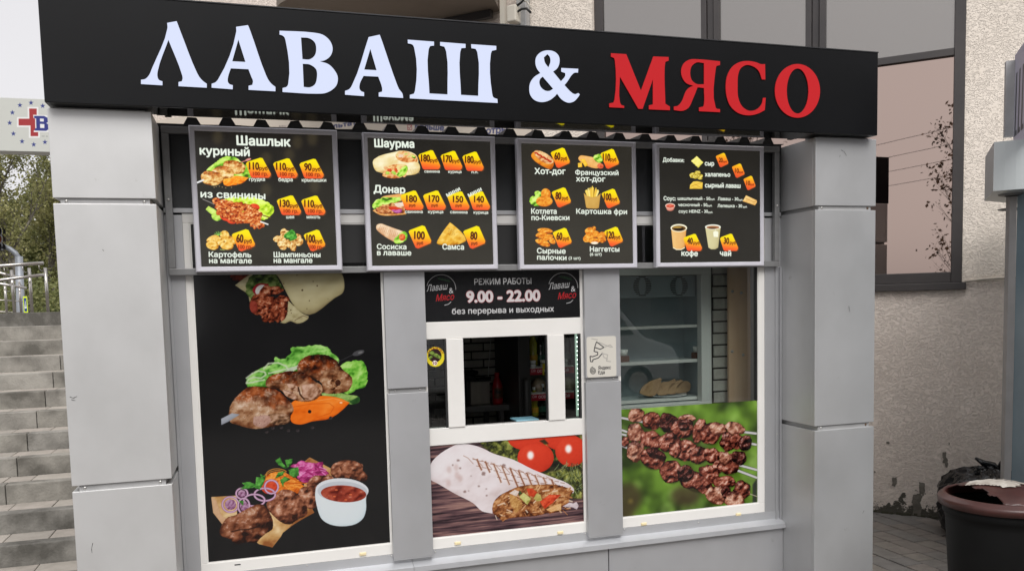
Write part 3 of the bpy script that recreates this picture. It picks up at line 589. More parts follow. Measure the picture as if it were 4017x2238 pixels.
# chicken skewer
LET = [(45, 100, 25), (95, 165, 60), (135, 200, 90), (175, 225, 130)]
lettuce(p, [(385, 960), (390, 890), (520, 800), (600, 770), (610, 720), (670, 735), (740, 690), (740, 640), (860, 630), (960, 620), (1030, 640), (1080, 690), (1130, 730), (1100, 800), (900, 860), (600, 950)], 40, LET, 11)
lettuce(p, [(1100, 860), (1160, 770), (1230, 750), (1280, 742), (1335, 760), (1340, 960), (1280, 975), (1220, 1015), (1150, 1000)], 41, [(60, 125, 30), (110, 185, 60), (150, 210, 90), (185, 230, 130)], 9)
for P_ in ([(380, 890), (430, 850), (480, 830), (530, 840), (540, 860), (500, 890), (440, 880), (400, 900)], [(520, 815), (560, 770), (640, 765), (700, 790), (720, 820)], [(400, 895), (380, 930), (440, 920), (530, 900)], [(560, 850), (650, 830), (760, 800)]): p.line(P_, 14, (205, 220, 185), .8)
p.poly([(650, 850), (800, 780), (800, 810), (690, 870)], (215, 215, 205), .8)
p.food([(985, 1010), (1100, 1000), (1200, 1020), (1290, 1040), (1295, 1075), (1240, 1100), (1150, 1080), (1000, 1040)], [(70, 110, 45), (140, 180, 90), (190, 215, 140)], 42, namp=.5); p.food([(1210, 1075), (1290, 1035), (1298, 1065), (1245, 1100)], [(25, 60, 25), (60, 105, 50)], 43)
p.food([(740, 1090), (900, 1040), (1010, 1030), (1140, 1050), (1215, 1085), (1150, 1150), (1050, 1215), (920, 1235), (810, 1262), (745, 1240)], [(190, 70, 0), (240, 110, 20), (252, 135, 40), (255, 170, 85)], 44, namp=.4, cell=50, relief=.8)
p.line([(760, 1120), (900, 1095), (1050, 1090), (1090, 1120), (1060, 1170), (950, 1205)], 5, (215, 85, 10), .8); p.line([(950, 1070), (1080, 1050), (1200, 1080)], 5, (255, 185, 110), .7)
p.poly(p.ell(892, 1157, 14, 14), (35, 28, 26)); p.poly(p.ell(1145, 1085, 12, 7), (255, 215, 170))
BR = [(60, 30, 15), (125, 75, 45), (175, 130, 95), (205, 170, 140), (225, 195, 170)]
TOPC = [(25, 14, 12), (70, 28, 14), (125, 58, 26), (170, 92, 48), (200, 130, 85)]
p.line([(1115, 760), (1240, 700)], 7, (50, 50, 52)); p.poly(p.ell(1285, 685, 50, 20, -18), (75, 75, 78)); p.poly(p.ell(1300, 682, 20, 8, -18), (120, 120, 120))
p.food([(795, 830), (800, 770), (860, 715), (930, 700), (1040, 705), (1110, 750), (1160, 820), (1230, 880), (1235, 930), (1200, 990), (1130, 1010), (1000, 1000), (990, 930), (900, 880)], BR, 50, namp=.8, cell=36, rough=4, spec=.4, relief=1.5, base=.4, bump=.55, top=dict(y=.58, cols=TOPC, off=-.18))
p.food([(1030, 920), (1080, 890), (1120, 900), (1130, 960), (1080, 985), (1035, 965)], BR, 55, namp=1, cell=14); p.food(p.ell(1120, 925, 22, 25), [(45, 20, 12), (90, 50, 30)], 56)
p.food([(535, 930), (560, 880), (640, 850), (740, 830), (860, 850), (930, 910), (990, 950), (995, 1000), (940, 1060), (850, 1078), (740, 1050), (650, 980), (540, 950)], BR, 51, namp=.8, cell=36, rough=4, spec=.4, relief=1.5, bump=.55, top=dict(y=.48, cols=TOPC, off=-.18))
for P_ in ([(700, 930), (770, 940), (810, 980), (800, 1000), (730, 970)], [(670, 980), (740, 990), (800, 1040), (780, 1060), (700, 1030)], [(830, 940), (930, 935), (985, 990), (920, 1060), (830, 1050)]): p.food(P_, [(100, 60, 40), (165, 120, 92), (205, 165, 140), (225, 190, 170)], 57, namp=.8, cell=20)
p.line([(800, 960), (815, 1020), (850, 1060)], 12, (50, 26, 18), .8); p.line([(690, 985), (760, 1010)], 5, (80, 45, 30), .6)
p.food([(250, 1120), (270, 1080), (330, 1010), (400, 960), (520, 960), (620, 980), (700, 1040), (745, 1090), (762, 1150), (740, 1190), (735, 1240), (640, 1268), (520, 1290), (430, 1296), (330, 1270), (250, 1240)], BR, 52, namp=.7, cell=40, rough=4, spec=.3, relief=1.5, bump=.5, top=dict(y=.55, cols=TOPC, tilt=-.25, off=-.18))
p.food([(560, 1180), (640, 1170), (710, 1180), (735, 1210), (720, 1245), (620, 1262), (560, 1240)], [(70, 45, 30), (120, 85, 60), (165, 125, 95), (200, 165, 140)], 58, namp=1.2, cell=18); p.food([(440, 1200), (560, 1190), (580, 1230), (520, 1285), (440, 1260)], [(150, 110, 95), (190, 150, 135), (215, 185, 172)], 59, namp=.4)
for k in range(26): p.poly(p.ell(270 + (k * 97) % 260, 1140 + (k * 61) % 130, 3, 3), (70, 45, 30), .7)
p.food([(178, 1215), (265, 1170), (330, 1180), (235, 1240), (180, 1265)], [(130, 135, 145), (165, 170, 180), (195, 200, 208)], 53, namp=.1, smooth=False)
for x, y in ((548, 1323), (596, 1292), (665, 1288), (721, 1310), (796, 1310), (915, 1287), (1062, 1210)): p.food(p.ell(x, y, 14, 14), [(20, 18, 18), (55, 48, 50), (80, 70, 72)], 54, namp=.8)
# meat on flatbread
p.zoom(780, 1700, 2.667)
FB = [(150, 90, 45), (205, 160, 100), (235, 205, 155), (248, 232, 195)]
p.food([(128, 665), (400, 650), (400, 900), (1050, 740), (1130, 420), (1110, 290), (1160, 250), (1240, 290), (1390, 370), (1400, 440), (1100, 600), (1210, 830), (1100, 890), (1000, 950), (880, 1040), (860, 1080), (770, 1195), (630, 1160), (420, 1000), (250, 960), (148, 830)], FB, 60, namp=.9, cell=60, relief=.5, smooth=False)
p.food([(128, 665), (180, 700), (240, 860), (300, 900), (240, 950), (148, 830)], [(190, 140, 100), (222, 180, 140), (235, 200, 165)], 61, smooth=False, namp=.2)
p.food([(700, 540), (690, 470), (740, 420), (830, 400), (920, 420), (1000, 470), (1110, 560), (1060, 620), (900, 640), (800, 640)], [(180, 70, 5), (225, 115, 25), (245, 150, 50), (255, 185, 95)], 62, namp=.8, cell=20, rough=4)
rg = np.random.RandomState(2)
for k in range(34):
    x, y = 760 + rg.rand() * 300, 430 + rg.rand() * 170; a = rg.uniform(-.3, .9); L = 60 + rg.rand() * 60
    p.line([(x, y), (x + L * math.cos(a), y + L * math.sin(a))], 11, [(250, 165, 70), (225, 110, 25), (205, 90, 15)][k % 3], .85)
for r in (0, 18): p.line([(690 + r, 440 + r * .5)] + [(820 + 120 * math.cos(R_(t)), 440 + r - 70 * math.sin(R_(t))) for t in range(170, 20, -15)], 8, (225, 150, 60))
p.food(p.ell(735, 560, 85, 75), [(170, 40, 15), (220, 75, 40), (235, 110, 75)], 63, namp=.3)
p.food([(950, 340), (1010, 320), (1075, 285), (1130, 300), (1220, 310), (1300, 300), (1300, 350), (1370, 430), (1300, 440), (1180, 500), (1090, 515), (1030, 460), (1040, 390)], [(130, 20, 80), (190, 60, 130), (225, 110, 175), (240, 165, 210)], 64, namp=1.4, cell=26, rough=9)
for k in range(22):
    x, y = 1020 + rg.rand() * 290, 320 + rg.rand() * 150; a = rg.uniform(-.8, .8); L = 40 + rg.rand() * 50; p.line([(x, y), (x + L * math.cos(a), y + L * math.sin(a))], 12, [(238, 150, 205), (205, 70, 145), (160, 30, 100)][k % 3], .8)
SK = [(50, 22, 12), (105, 55, 35), (150, 90, 62), (185, 125, 95), (210, 160, 130)]
for P_, sd in (([(1400, 330), (1440, 305), (1560, 275), (1640, 300), (1720, 330), (1715, 380), (1765, 440), (1765, 480), (1745, 500), (1600, 470), (1420, 460), (1380, 420)], 65), ([(1470, 330), (1590, 280), (1715, 340), (1700, 420), (1600, 450), (1500, 400)], 66),
               ([(1130, 540), (1200, 450), (1290, 440), (1400, 450), (1420, 480), (1280, 540), (1220, 640), (1150, 600)], 67), ([(1040, 630), (1090, 560), (1160, 570), (1220, 640), (1240, 760), (1160, 790), (1080, 720)], 68),
               ([(710, 730), (790, 660), (870, 590), (960, 595), (1040, 640), (1090, 710), (1135, 780), (1130, 850), (1040, 900), (960, 950), (880, 940), (780, 860), (720, 790)], 69)):
    p.food(P_, SK, sd, namp=1, cell=34, rough=4, base=.4, spec=.3, relief=1.6, bump=.6, top=dict(y=.3, cols=SK[:4], off=-.2))
for c_ in ((560, 800, 70, 40), (330, 745, 85, 80), (450, 630, 60, 55), (690, 640, 110, 66), (580, 700, 110, 62), (470, 760, 60, 80), (760, 560, 70, 70)):
    cx, cy, rx, ry = c_
    p.line([(cx + rx * math.cos(R_(t)), cy + ry * math.sin(R_(t))) for t in range(0, 375, 15)], 22, (150, 95, 135)); p.line([(cx + rx * math.cos(R_(t)), cy + ry * math.sin(R_(t))) for t in range(0, 375, 15)], 14, (212, 178, 205))
    if cx < 500: p.food(p.ell(cx, cy, rx * .7, ry * .7), [(120, 60, 100), (175, 130, 165), (210, 175, 200)], 71, namp=.9, cell=14)
p.food([(215, 1030), (240, 960), (300, 880), (370, 860), (450, 820), (540, 770), (640, 740), (690, 760), (750, 850), (775, 920), (770, 1000), (700, 1050), (640, 1100), (600, 1145), (500, 1140), (380, 1155), (330, 1110), (230, 1070)], [(35, 14, 8), (80, 38, 22), (125, 70, 44), (165, 105, 75), (195, 145, 115)], 72, namp=1, cell=46, rough=4, base=.36, spec=.3, relief=1.6, bump=.6)
p.line([(340, 1030), (420, 1010), (520, 1005), (640, 970)], 16, (28, 10, 6), .6)
HER = [(25, 75, 20), (60, 130, 45), (95, 175, 70), (130, 205, 100)]
for P_ in ([(800, 285), (850, 250), (870, 300), (925, 360), (900, 370), (830, 330)], [(900, 280), (985, 262), (970, 320), (925, 370)], [(940, 380), (1040, 350), (1050, 440), (1000, 465), (950, 440)], [(800, 470), (830, 410), (900, 395), (880, 440)], [(850, 490), (900, 450), (960, 480), (890, 520), (885, 570)],
           [(600, 455), (700, 470), (670, 540), (630, 595), (585, 570)], [(450, 520), (520, 505), (590, 530), (590, 565), (490, 585), (430, 580), (480, 545)], [(640, 425), (700, 450), (650, 470)], [(410, 700), (470, 710), (460, 755)]):
    p.food(P_, HER, int(P_[0][0]), namp=.6, cell=18, rough=6, smooth=False)
p.food([(1222, 590), (1240, 560), (1760, 560), (1778, 600), (1755, 660), (1752, 800), (1720, 890), (1640, 950), (1510, 972), (1380, 955), (1290, 900), (1245, 800)], [(150, 175, 185), (195, 215, 222), (222, 232, 236), (232, 238, 240)], 80, namp=.03, relief=.8, base=.75, soft=1.2)
p.poly(p.ell(1500, 595, 278, 126, 2), (226, 230, 234)); p.poly(p.ell(1505, 610, 262, 108, 2), (200, 205, 212))
p.food(p.ell(1516, 632, 238, 88, 3), [(95, 20, 10), (145, 50, 32), (175, 75, 52), (205, 110, 80)], 81, namp=1.1, cell=50, spec=.2, edge=.05); 
for x, y in ((1440, 592), (1590, 640), (1540, 695), (1420, 660)): p.poly(p.ell(x, y, 16, 8), (235, 120, 70), .8)
POST1 = p

# --- shawarma poster under the hatch
p = wprint(1.8326, 2.7983, .2202, .7679, 800, (60, 42, 46))
n = fbm(p.H, p.W, 60, 3, 5, .65, sx=5, sy=.16); n2 = fbm(p.H, p.W, 150, 8, 3)
p.a[:] = ramp(.45 + (n - .5) * 2.2 + (n2 - .5) * .6 - np.linspace(.15, -.1, p.H)[:, None], [(42, 28, 34), (78, 56, 62), (120, 88, 88), (165, 128, 118)])
p.zoom(1660, 1680, 3.2606)
c = p.cover([p.pts([(700, 100), (2040, 80), (2045, 900), (1900, 900), (1500, 560), (1300, 500), (860, 300), (760, 230)])]); h, w = c[2].shape
p.put((c[0], c[1], _blur(c[2], 4)), ramp(fbm(h, w, 30, 12, 4, .6) * 1.9 - .5, [(20, 22, 12), (60, 66, 25), (130, 135, 60), (185, 185, 105)]))
p.poly([(1560, 560), (1700, 400), (1860, 500), (1640, 560)], (18, 16, 12), .8, blur=5)
TOM = [(130, 20, 8), (195, 45, 22), (222, 62, 35), (240, 95, 65)]
for c_, sd in (((1330, 130, 240, 150), 1), ((1760, 130, 200, 150), 2), ((1900, 290, 200, 200), 3), ((1447, 375, 232, 195), 4)):
    p.food(p.ell(*c_), TOM, sd, namp=.08, relief=.9, base=.55, soft=1.3); 
for x, y in ((1382, 345), (1868, 262)): p.poly(p.ell(x, y, 46, 58), (255, 215, 205), .85, blur=4); p.poly(p.ell(x, y, 30, 42), (255, 250, 248), 1, blur=3)
p.poly([(1490, 160), (1560, 140), (1620, 200), (1560, 200)], (45, 40, 18), .9, blur=2)
rg = np.random.RandomState(4)
for k in range(150):
    x, y = 1660 + rg.rand() * 390, 480 + rg.rand() * 400
    if y > 480 + (x - 1640) * 1.0 + 60: continue
    a = rg.uniform(-2.6, -.3); L = 40 + rg.rand() * 70; p.line([(x, y), (x + L * math.cos(a), y + L * math.sin(a))], 7, [(28, 32, 20), (60, 72, 42), (95, 108, 70), (150, 165, 115)][k % 4], .85)
WR = [(120, 85, 75), (190, 165, 160), (222, 208, 208), (236, 226, 228), (242, 236, 238)]
p.food([(98, 470), (180, 360), (400, 220), (470, 195), (600, 205), (760, 250), (900, 320), (1160, 400), (1400, 520), (1700, 640), (1850, 700), (1940, 780), (1930, 830), (1880, 820), (1750, 740), (1500, 720), (1250, 740), (1100, 800), (960, 880), (905, 960), (895, 1090), (760, 1060), (650, 960), (420, 840), (180, 700), (105, 660)],
       WR, 20, namp=.35, cell=90, relief=.85, base=.72, soft=.8, edge=.05)
for k in range(1, 11):
    x0, y0 = 590 + k * 106, 385 + k * 29; pts_ = [(x0, y0 - 20), (x0 + 45, y0 + 90), (x0 + 95 + k, y0 + 220)]
    if k < 3: pts_ = [(x0, y0 - 20), (x0 + 30, y0 + 60), (x0 + 60, y0 + 120)]
    p.line(pts_, 34, (215, 180, 150), .45); p.line(pts_, 11 + (k * 7) % 9, (130, 72, 48), .75)
for k in range(10):
    x0, y0 = 520 + k * 118, 335 + k * 30; p.line([(x0, y0 + 14), (x0 + 60, y0 + 44), (x0 + 130, y0 + 120)], 11, (165, 115, 90), .5)
for k in range(16):
    for j in range(3):
        x0, y0 = 640 + k * 75 + j * 45, 395 + k * 20 + j * 85
        if j < 2 or k > 2: p.line([(x0, y0), (x0 + 55, y0 + 8)], 9, (130, 78, 55), .6)
for x, y, r in ((780, 580, 28), (720, 740, 14), (540, 810, 20), (588, 800, 9), (815, 775, 10), (820, 860, 13), (455, 410, 18), (385, 470, 12), (480, 510, 14), (620, 610, 8), (1040, 475, 24)): p.poly(p.ell(x, y, r, r * .8, wob=.3, seed=x), (120, 88, 80), .7, blur=2)
for x, y in ((340, 530), (440, 600), (430, 500), (480, 640), (330, 700)): p.poly(p.ell(x, y, 30, 45), (190, 150, 140), .35, blur=5)
p.food([(905, 960), (960, 890), (1080, 810), (1240, 745), (1480, 720), (1700, 720), (1850, 760), (1930, 800), (1890, 880), (1870, 950), (1780, 1010), (1780, 1050), (1580, 1090), (1450, 1120), (1200, 1140), (1040, 1180), (1030, 1195), (960, 1130), (905, 1090)], [(70, 30, 12), (130, 72, 35), (180, 120, 70), (215, 165, 115)], 21, namp=1.4, cell=26, rough=6, soft=.5)
for k in range(110):
    x, y = 930 + rg.rand() * 950, 780 + rg.rand() * 340
    if y < 900 - (x - 930) * .3 or y > 1150 - (x - 1000) * .12: continue
    a = rg.uniform(-1.2, 1.2); L = 25 + rg.rand() * 70; p.line([(x, y), (x + L * math.cos(a), y + L * math.sin(a))], 9 + rg.rand() * 10, [(225, 185, 140), (190, 125, 75), (150, 85, 40), (235, 215, 190), (110, 55, 25)][k % 5], .8)
for P_, cl in (([(1110, 850), (1180, 860), (1280, 960), (1270, 1020), (1190, 1085), (1120, 960)], [(150, 95, 45), (200, 150, 85), (225, 185, 125)]), ([(1240, 880), (1290, 820), (1390, 900), (1340, 980)], [(150, 150, 70), (205, 200, 120), (225, 220, 160)]), ([(1420, 900), (1460, 830), (1510, 850), (1530, 920), (1470, 935)], [(160, 150, 70), (215, 200, 125)]),
               ([(1330, 770), (1400, 765), (1470, 820), (1420, 880), (1360, 860)], [(180, 50, 20), (225, 85, 45)]), ([(1500, 940), (1620, 850), (1770, 850), (1660, 960), (1560, 1030)], [(170, 40, 15), (222, 75, 40), (240, 120, 80)]), ([(1110, 830), (1180, 785), (1240, 810), (1200, 870)], [(215, 195, 180), (240, 228, 220)]),
               ([(1580, 1040), (1690, 980), (1780, 960), (1775, 1045), (1640, 1070)], [(180, 120, 60), (225, 175, 115), (240, 205, 160)]), ([(1230, 870), (1240, 790), (1275, 830)], [(40, 60, 30), (80, 100, 50)])): p.food(P_, cl, int(P_[0][0]), namp=.6, cell=18, smooth=False, rough=3)
p.food([(1790, 1000), (1880, 950), (1930, 960), (1970, 940), (2000, 990), (1975, 1040), (1920, 1010)], [(160, 140, 150), (215, 200, 205), (235, 225, 228)], 23, smooth=False, namp=.3)
POST2 = p

# --- kebab poster
p = wprint(3.0641, 4.0518, .2202, .9052, 700, (90, 130, 50))
n = fbm(p.H, p.W, 150, 31, 3, .5); n2 = fbm(p.H, p.W, 60, 32, 2)
p.a[:] = ramp(n * 1.5 - .25 + (n2 - .5) * .5, [(42, 58, 22), (78, 108, 34), (112, 152, 52), (150, 190, 85)])
p.zoom(2420, 1560, 2.9293)
for k in range(46):
    rg = np.random.RandomState(k); x, y, r = rg.rand() * 1600, rg.rand() * 1350, 35 + rg.rand() * 60
    p.poly(p.ell(x, y, r, r), [(165, 205, 105), (60, 85, 30), (140, 185, 80)][k % 3], .35, blur=9)
for x, y, rx, ry in ((150, 1150, 150, 170), (800, 1130, 170, 120), (120, 1320, 100, 60)): p.poly(p.ell(x, y, rx, ry), (70, 55, 38), .8, blur=16)
p.poly(p.ell(170, 1190, 30, 30), (150, 130, 60), .5, blur=6); p.poly([(1575, 1000), (1625, 930), (1625, 1230), (1575, 1230)], (45, 48, 45), .9, blur=3)
ST = (205, 205, 203)
for P_ in ([(45, 228), (320, 280)], [(45, 365), (150, 400)], [(48, 415), (120, 432)], [(50, 545), (140, 580)], [(1480, 395), (1620, 412)], [(1540, 525), (1620, 540)], [(1420, 775), (1625, 830)], [(1400, 835), (1625, 920)]): p.line(P_, 30, (90, 90, 84)); p.line(P_, 21, ST)
p.line([(1500, 1090), (1625, 1135)], 9, (170, 160, 140))
KB = [(28, 10, 8), (82, 34, 26), (132, 66, 50), (178, 110, 90), (215, 160, 138)]
KL = [(80, 40, 30), (150, 90, 70), (198, 145, 120), (228, 188, 165)]; KD = [(14, 8, 8), (42, 20, 18), (88, 40, 34), (140, 80, 68)]
L_ = [(235, 200, 92, 82, -10, KL), (820, 235, 95, 45, 0, KL), (415, 265, 108, 102, 20, KB), (600, 285, 108, 112, 0, KD), (770, 355, 125, 112, 10, KB), (780, 330, 60, 50, 30, KD), (960, 380, 72, 140, 10, KB), (1090, 410, 115, 125, 0, KB), (1180, 355, 105, 72, 10, KL), (1370, 350, 118, 68, 12, KL), (1290, 505, 92, 105, 10, KB), (1390, 500, 80, 92, 0, KB), (1490, 520, 72, 95, 10, KD),
      (105, 505, 45, 62, 10, KB), (225, 400, 96, 104, 0, KL), (410, 485, 125, 105, 10, KB), (610, 510, 118, 112, 0, KB), (790, 600, 150, 118, 5, KB), (680, 600, 70, 90, 0, KB), (955, 660, 112, 98, -15, KB), (1110, 665, 95, 88, 10, KB), (1170, 800, 62, 80, 10, KB), (1300, 765, 115, 122, 10, KB), (1250, 690, 60, 80, 0, KL), (1420, 690, 82, 82, 20, KD),
      (225, 615, 102, 118, 20, KL), (200, 600, 60, 70, 10, KL), (430, 700, 140, 120, 20, KB), (460, 640, 110, 60, 20, KD), (640, 850, 132, 130, 20, KB), (1070, 880, 125, 92, 25, KB), (900, 955, 200, 112, 25, KB), (800, 870, 90, 100, 30, KD), (1250, 970, 130, 74, 5, KB), (1450, 1060, 95, 110, 30, KB), (1160, 1120, 122, 104, 10, KL), (1270, 1090, 50, 80, 0, KD), (1370, 1175, 120, 92, 25, KL)]
for k, (x, y, rx, ry, r, cl) in enumerate(L_):
    p.poly(p.ell(x + 3, y + 9, rx * 1.0, ry * 1.0, r), (24, 10, 8), .5, blur=3)
    p.food(p.ell(x, y, rx * 1.03, ry * 1.0, r, n=22, wob=.15, seed=k * 3 + 1), cl, 100 + k, namp=.9, cell=26, rough=6, base=.37, spec=.35, relief=1.9, edge=.14, bump=.6, top=dict(y=(.12, .42, .22)[k % 3], cols=KD, tilt=(-.5, .3, .6, 0)[k % 4]) if cl is not KD else None)
POST3 = p
# --- runner sticker
SX0, SX1 = atY(2308, 1400, -.06), atY(2424, 1400, -.06); zt, zb = atY(2360, 1319, -.06).z, atY(2360, 1479, -.06).z
p = Print((SX0.x, -.0615, zb), (1, 0, 0), SX1.x - SX0.x, zt - zb, 1500, (212, 208, 198)).zoom(1600, 1050, 2.0494)
p.line([(1530, 595), (1590, 640), (1560, 655), (1515, 640), (1530, 595)], 7, (40, 40, 45)); p.line([(1515, 640), (1510, 672), (1540, 680), (1540, 700), (1500, 715), (1478, 712), (1482, 755), (1500, 755), (1500, 740), (1545, 725), (1575, 690)], 7, (40, 40, 45))
for P_ in ([(1550, 600), (1610, 625), (1650, 640)], [(1590, 640), (1640, 620), (1660, 640)], [(1580, 690), (1620, 700), (1610, 750), (1645, 755)], [(1490, 570), (1540, 580)], [(1575, 680), (1590, 720), (1620, 735)]): p.line(P_, 8, (172, 168, 162), .8)
p.line([(1503 + (3 + t / 44) * math.cos(R_(t)), 828 + (3 + t / 44) * 1.2 * math.sin(R_(t))) for t in range(0, 1000, 15)], 4.5, (30, 30, 32))
p.text('Яндекс', 1545, 818, 1646, 814, 26, (35, 35, 38), bold=.03); p.text('Еда', 1545, 855, 1596, 853, 26, (35, 35, 38), bold=.03)
STICK = p
# --- round jalapeno sticker
jc = atY(1600 + 228 / 2.0494, 1050 + 715 / 2.0494, -.006); jr = .0395 + .0245
p = Print((jc.x - .062, -.0075, jc.z - .066), (1, 0, 0), .124, .132, 1500, (222, 205, 40)).zoom(1600, 1050, 2.0494)
p.poly(p.ell(222, 705, 54, 54), (45, 18, 22)); 
for k in range(14): p.food(p.ell(185 + (k * 31) % 80, 680 + (k * 17) % 45, 16, 12, k * 40, wob=.2, seed=k), [(50, 70, 20), (110, 140, 50), (185, 195, 120)], k, cell=8)
p.poly(p.ell(222, 765, 20, 20), (235, 230, 225)); p.text('10', 208, 777, 236, 777, 22, (120, 20, 30), bold=.05)
for k, ch in enumerate('ХАЛАПЕНЬО'):
    a = R_(-62 + k * 15.5); x, y = 228 + 58 * math.sin(a), 715 - 62 * math.cos(a); dx, dy = 6.5 * math.cos(a), 6.5 * math.sin(a)
    p.text(ch, x - dx, y - dy, x + dx, y + dy, 17, (140, 35, 25), bold=.05)
JAL = p
# ================================================================== KIOSK
G = -0.34
K = thing('food_kiosk', (2.33, 1.2, G), 'silver clad street food kiosk with two square pillars and poster covered windows', 'kiosk')
PX0, PX1, PX2, PX3 = 0.0, .45, 4.2224, 4.6719
PY = -.354; ZT, J1A, J1B, J2A, J2B, J3A, J3B = 2.553, 2.1402, 2.1141, .7688, .7399, -.28, -.30
BV = .004
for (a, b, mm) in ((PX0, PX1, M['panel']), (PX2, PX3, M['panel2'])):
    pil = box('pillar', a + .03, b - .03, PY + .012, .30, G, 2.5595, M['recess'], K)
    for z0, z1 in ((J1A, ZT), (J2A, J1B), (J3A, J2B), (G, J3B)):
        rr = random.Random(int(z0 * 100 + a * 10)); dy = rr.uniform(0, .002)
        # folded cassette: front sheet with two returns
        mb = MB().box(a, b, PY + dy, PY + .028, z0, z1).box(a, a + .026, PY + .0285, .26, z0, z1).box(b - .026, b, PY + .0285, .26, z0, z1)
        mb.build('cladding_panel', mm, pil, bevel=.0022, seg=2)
    for z in ((J1A + J1B) / 2, (J2A + J2B) / 2):
        for x in (a + .055, b - .055):
            MB().lathe((x, PY + .0115, z), [(0, -.004), (.006, -.003), (.008, 0)], 10, axis='y').build('rivet', M['rust'] if rr.random() < .5 else M['screw'], pil, smooth=True)
for pts_ in ([(3300, 588), (3312, 596), (3322, 612)], [(3296, 608), (3293, 618)], [(274, 1555), (288, 1560), (302, 1553)], [(280, 1566), (296, 1570)], [(364, 2128), (359, 2150), (361, 2166)], [(402, 978), (408, 985)], [(3330, 1200), (3334, 1222)], [(3390, 2000), (3384, 2012)]):
    q = [atY(u, v, PY - .0006) for u, v in pts_]; mb = MB()
    for a_, b_ in zip(q[:-1], q[1:]):
        d_ = (b_ - a_).normalized() * .0012; n_ = Vector((-d_.z, 0, d_.x)); mb.add([a_ - n_, b_ - n_ * .5, b_ + n_ * .5, a_ + n_], [(0, 1, 2, 3), (3, 2, 1, 0)])
    mb.build('scratch', M['gasket'], K)
# window plane walls: side flashings, plinth, fascia
box('side_flashing', PX1, .5385, -.004, .05, .09, 2.10, M['flash'], K, .001)
box('flashing_fold', PX1 + .004, PX1 + .018, -.014, -.0045, .0, 1.78, M['flash'], K, .001)
box('side_flashing', 4.1036, PX2, -.004, .05, .09, 2.10, M['flash'], K, .001)
box('flashing_fold', 4.178, 4.192, -.016, -.0045, .06, 1.78, M['flash'], K, .001)
box('flashing_fold', PX2 - .014, PX2 - .002, -.022, -.0045, .03, 1.78, M['flash'], K, .001)
box('fascia_board', PX1, PX2, -.003, .03, 2.136, 2.560, M['fascia'], K)
box('head_flashing', PX1, PX2, -.010, .03, 2.112, 2.135, M['flash'], K, .001)
# sill: upstand, sloping ledge, drip edge
sx = atY(1619.5, 2215, -.03).x
for a, b in ((PX1 + .001, sx), (sx + .002, PX2 - .001)):
    mb = MB(); y0 = -.006
    pr = [(0.0, .150), (y0, .150), (y0, .100), (-.062, .078), (-.064, .048), (-.058, .048), (-.056, .074), (0.0, .094)]
    mb.add([(a, y, z) for y, z in pr] + [(b, y, z) for y, z in pr], [(i, i + 8, (i + 1) % 8 + 8, (i + 1) % 8) for i in range(8)] + [tuple(reversed(range(8))), tuple(range(8, 16))])
    mb.build('sill_flashing', M['sill'], K)
s2 = atY(2384.5, 2160, -.03).x
for a, b in ((PX1 + .002, sx), (sx + .006, s2), (s2 + .007, PX2 - .002)):
    box('plinth_panel', a, b, -.034, -.004, -.30, .068, M['flash'], K, .0015)
box('plinth_backing', PX1, PX2, -.003, .05, G, .09, M['dark'], K)
def screw(x, z, y=-.0065, r=.0055, par=K, m='screw'):
    MB().lathe((x, y, z), [(0, -.003), (r * .8, -.0022), (r, 0)], 10, axis='y').build('screw', M[m], par, smooth=True)
for u, v in ((1204, 2212), (1535, 2173), (1708, 2163), (2038, 2120), (2297, 2089), (2450, 2075), (2741, 2048), (3043, 2016)):
    q = atY(u, v, -.007); screw(q.x, min(.143, max(.106, q.z)), -.007)
for u, v in ((3048, 1307), (2984 + 60, 1700)):
    q = atY(u, v, -.005); screw(4.186, q.z, -.016)
# ---- windows
def win(x0, x1, ix0, ix1, z1, iz1):
    w = bpy.data.objects.new('window', None); COL.objects.link(w); w.parent = K; w['_loc'] = wloc(K); return w
FD = .055
def wframe(par, x0, x1, ix0, ix1, z0=.150, iz0=.2202, z1=2.112, iz1=2.053):
    mb = MB()
    mb.box(x0, x1, 0.0, FD, z0, iz0 - .006).box(x0, x1, 0.0, FD, iz1 + .006, z1).box(x0, ix0 - .006, 0.0, FD, iz0 - .0065, iz1 + .0065).box(ix1 + .006, x1, 0.0, FD, iz0 - .0065, iz1 + .0065)
    f = mb.build('window_frame', M['pvc'], par, bevel=.003)
    mb = MB(); g = .006  # glazing bead
    mb.box(ix0 - .006, ix1 + .006, .004, .03, iz0 - .006, iz0).box(ix0 - .006, ix1 + .006, .004, .03, iz1, iz1 + .006).box(ix0 - .006, ix0, .004, .03, iz0, iz1).box(ix1, ix1 + .006, .004, .03, iz0, iz1)
    mb.build('glazing_bead', M['pvc'], f); return f
w1 = win(0, 0, 0, 0, 0, 0); wframe(w1, .5385, 1.61, .5788, 1.5794)
box('pane', .578, 1.580, .0105, .0145, .2195, 2.054, M['gasket'], w1)
ps = POST1.sheet('poster', rough=.1, gain=.78, thick=.002); ps.location.y += .014
setp(ps, 'tall black window poster with wrap, chicken skewer and grilled meat beside white sauce bowl', 'poster')
w2 = win(0, 0, 0, 0, 0, 0); wframe(w2, 1.80, 2.83, 1.8326, 2.7983)
box('transom', 1.8326, 2.7983, .001, .05, 1.3923, 1.4925, M['pvc'], w2, .003); box('transom', 1.8326, 2.7983, .001, .05, .7679, .8691, M['pvc'], w2, .003)
def pxx(u, v, Y=0): return atY(u, v, Y).x
a0, a1 = pxx(1755, 1500), pxx(1820.5, 1500); b0, b1 = pxx(2149, 1450), pxx(2214, 1450)
box('sash_stile', a0, a1, -.006, .032, .8695, 1.3919, M['pvc'], w2, .003); box('sash_stile', b0, b1, -.006, .032, .8695, 1.3919, M['pvc'], w2, .003)
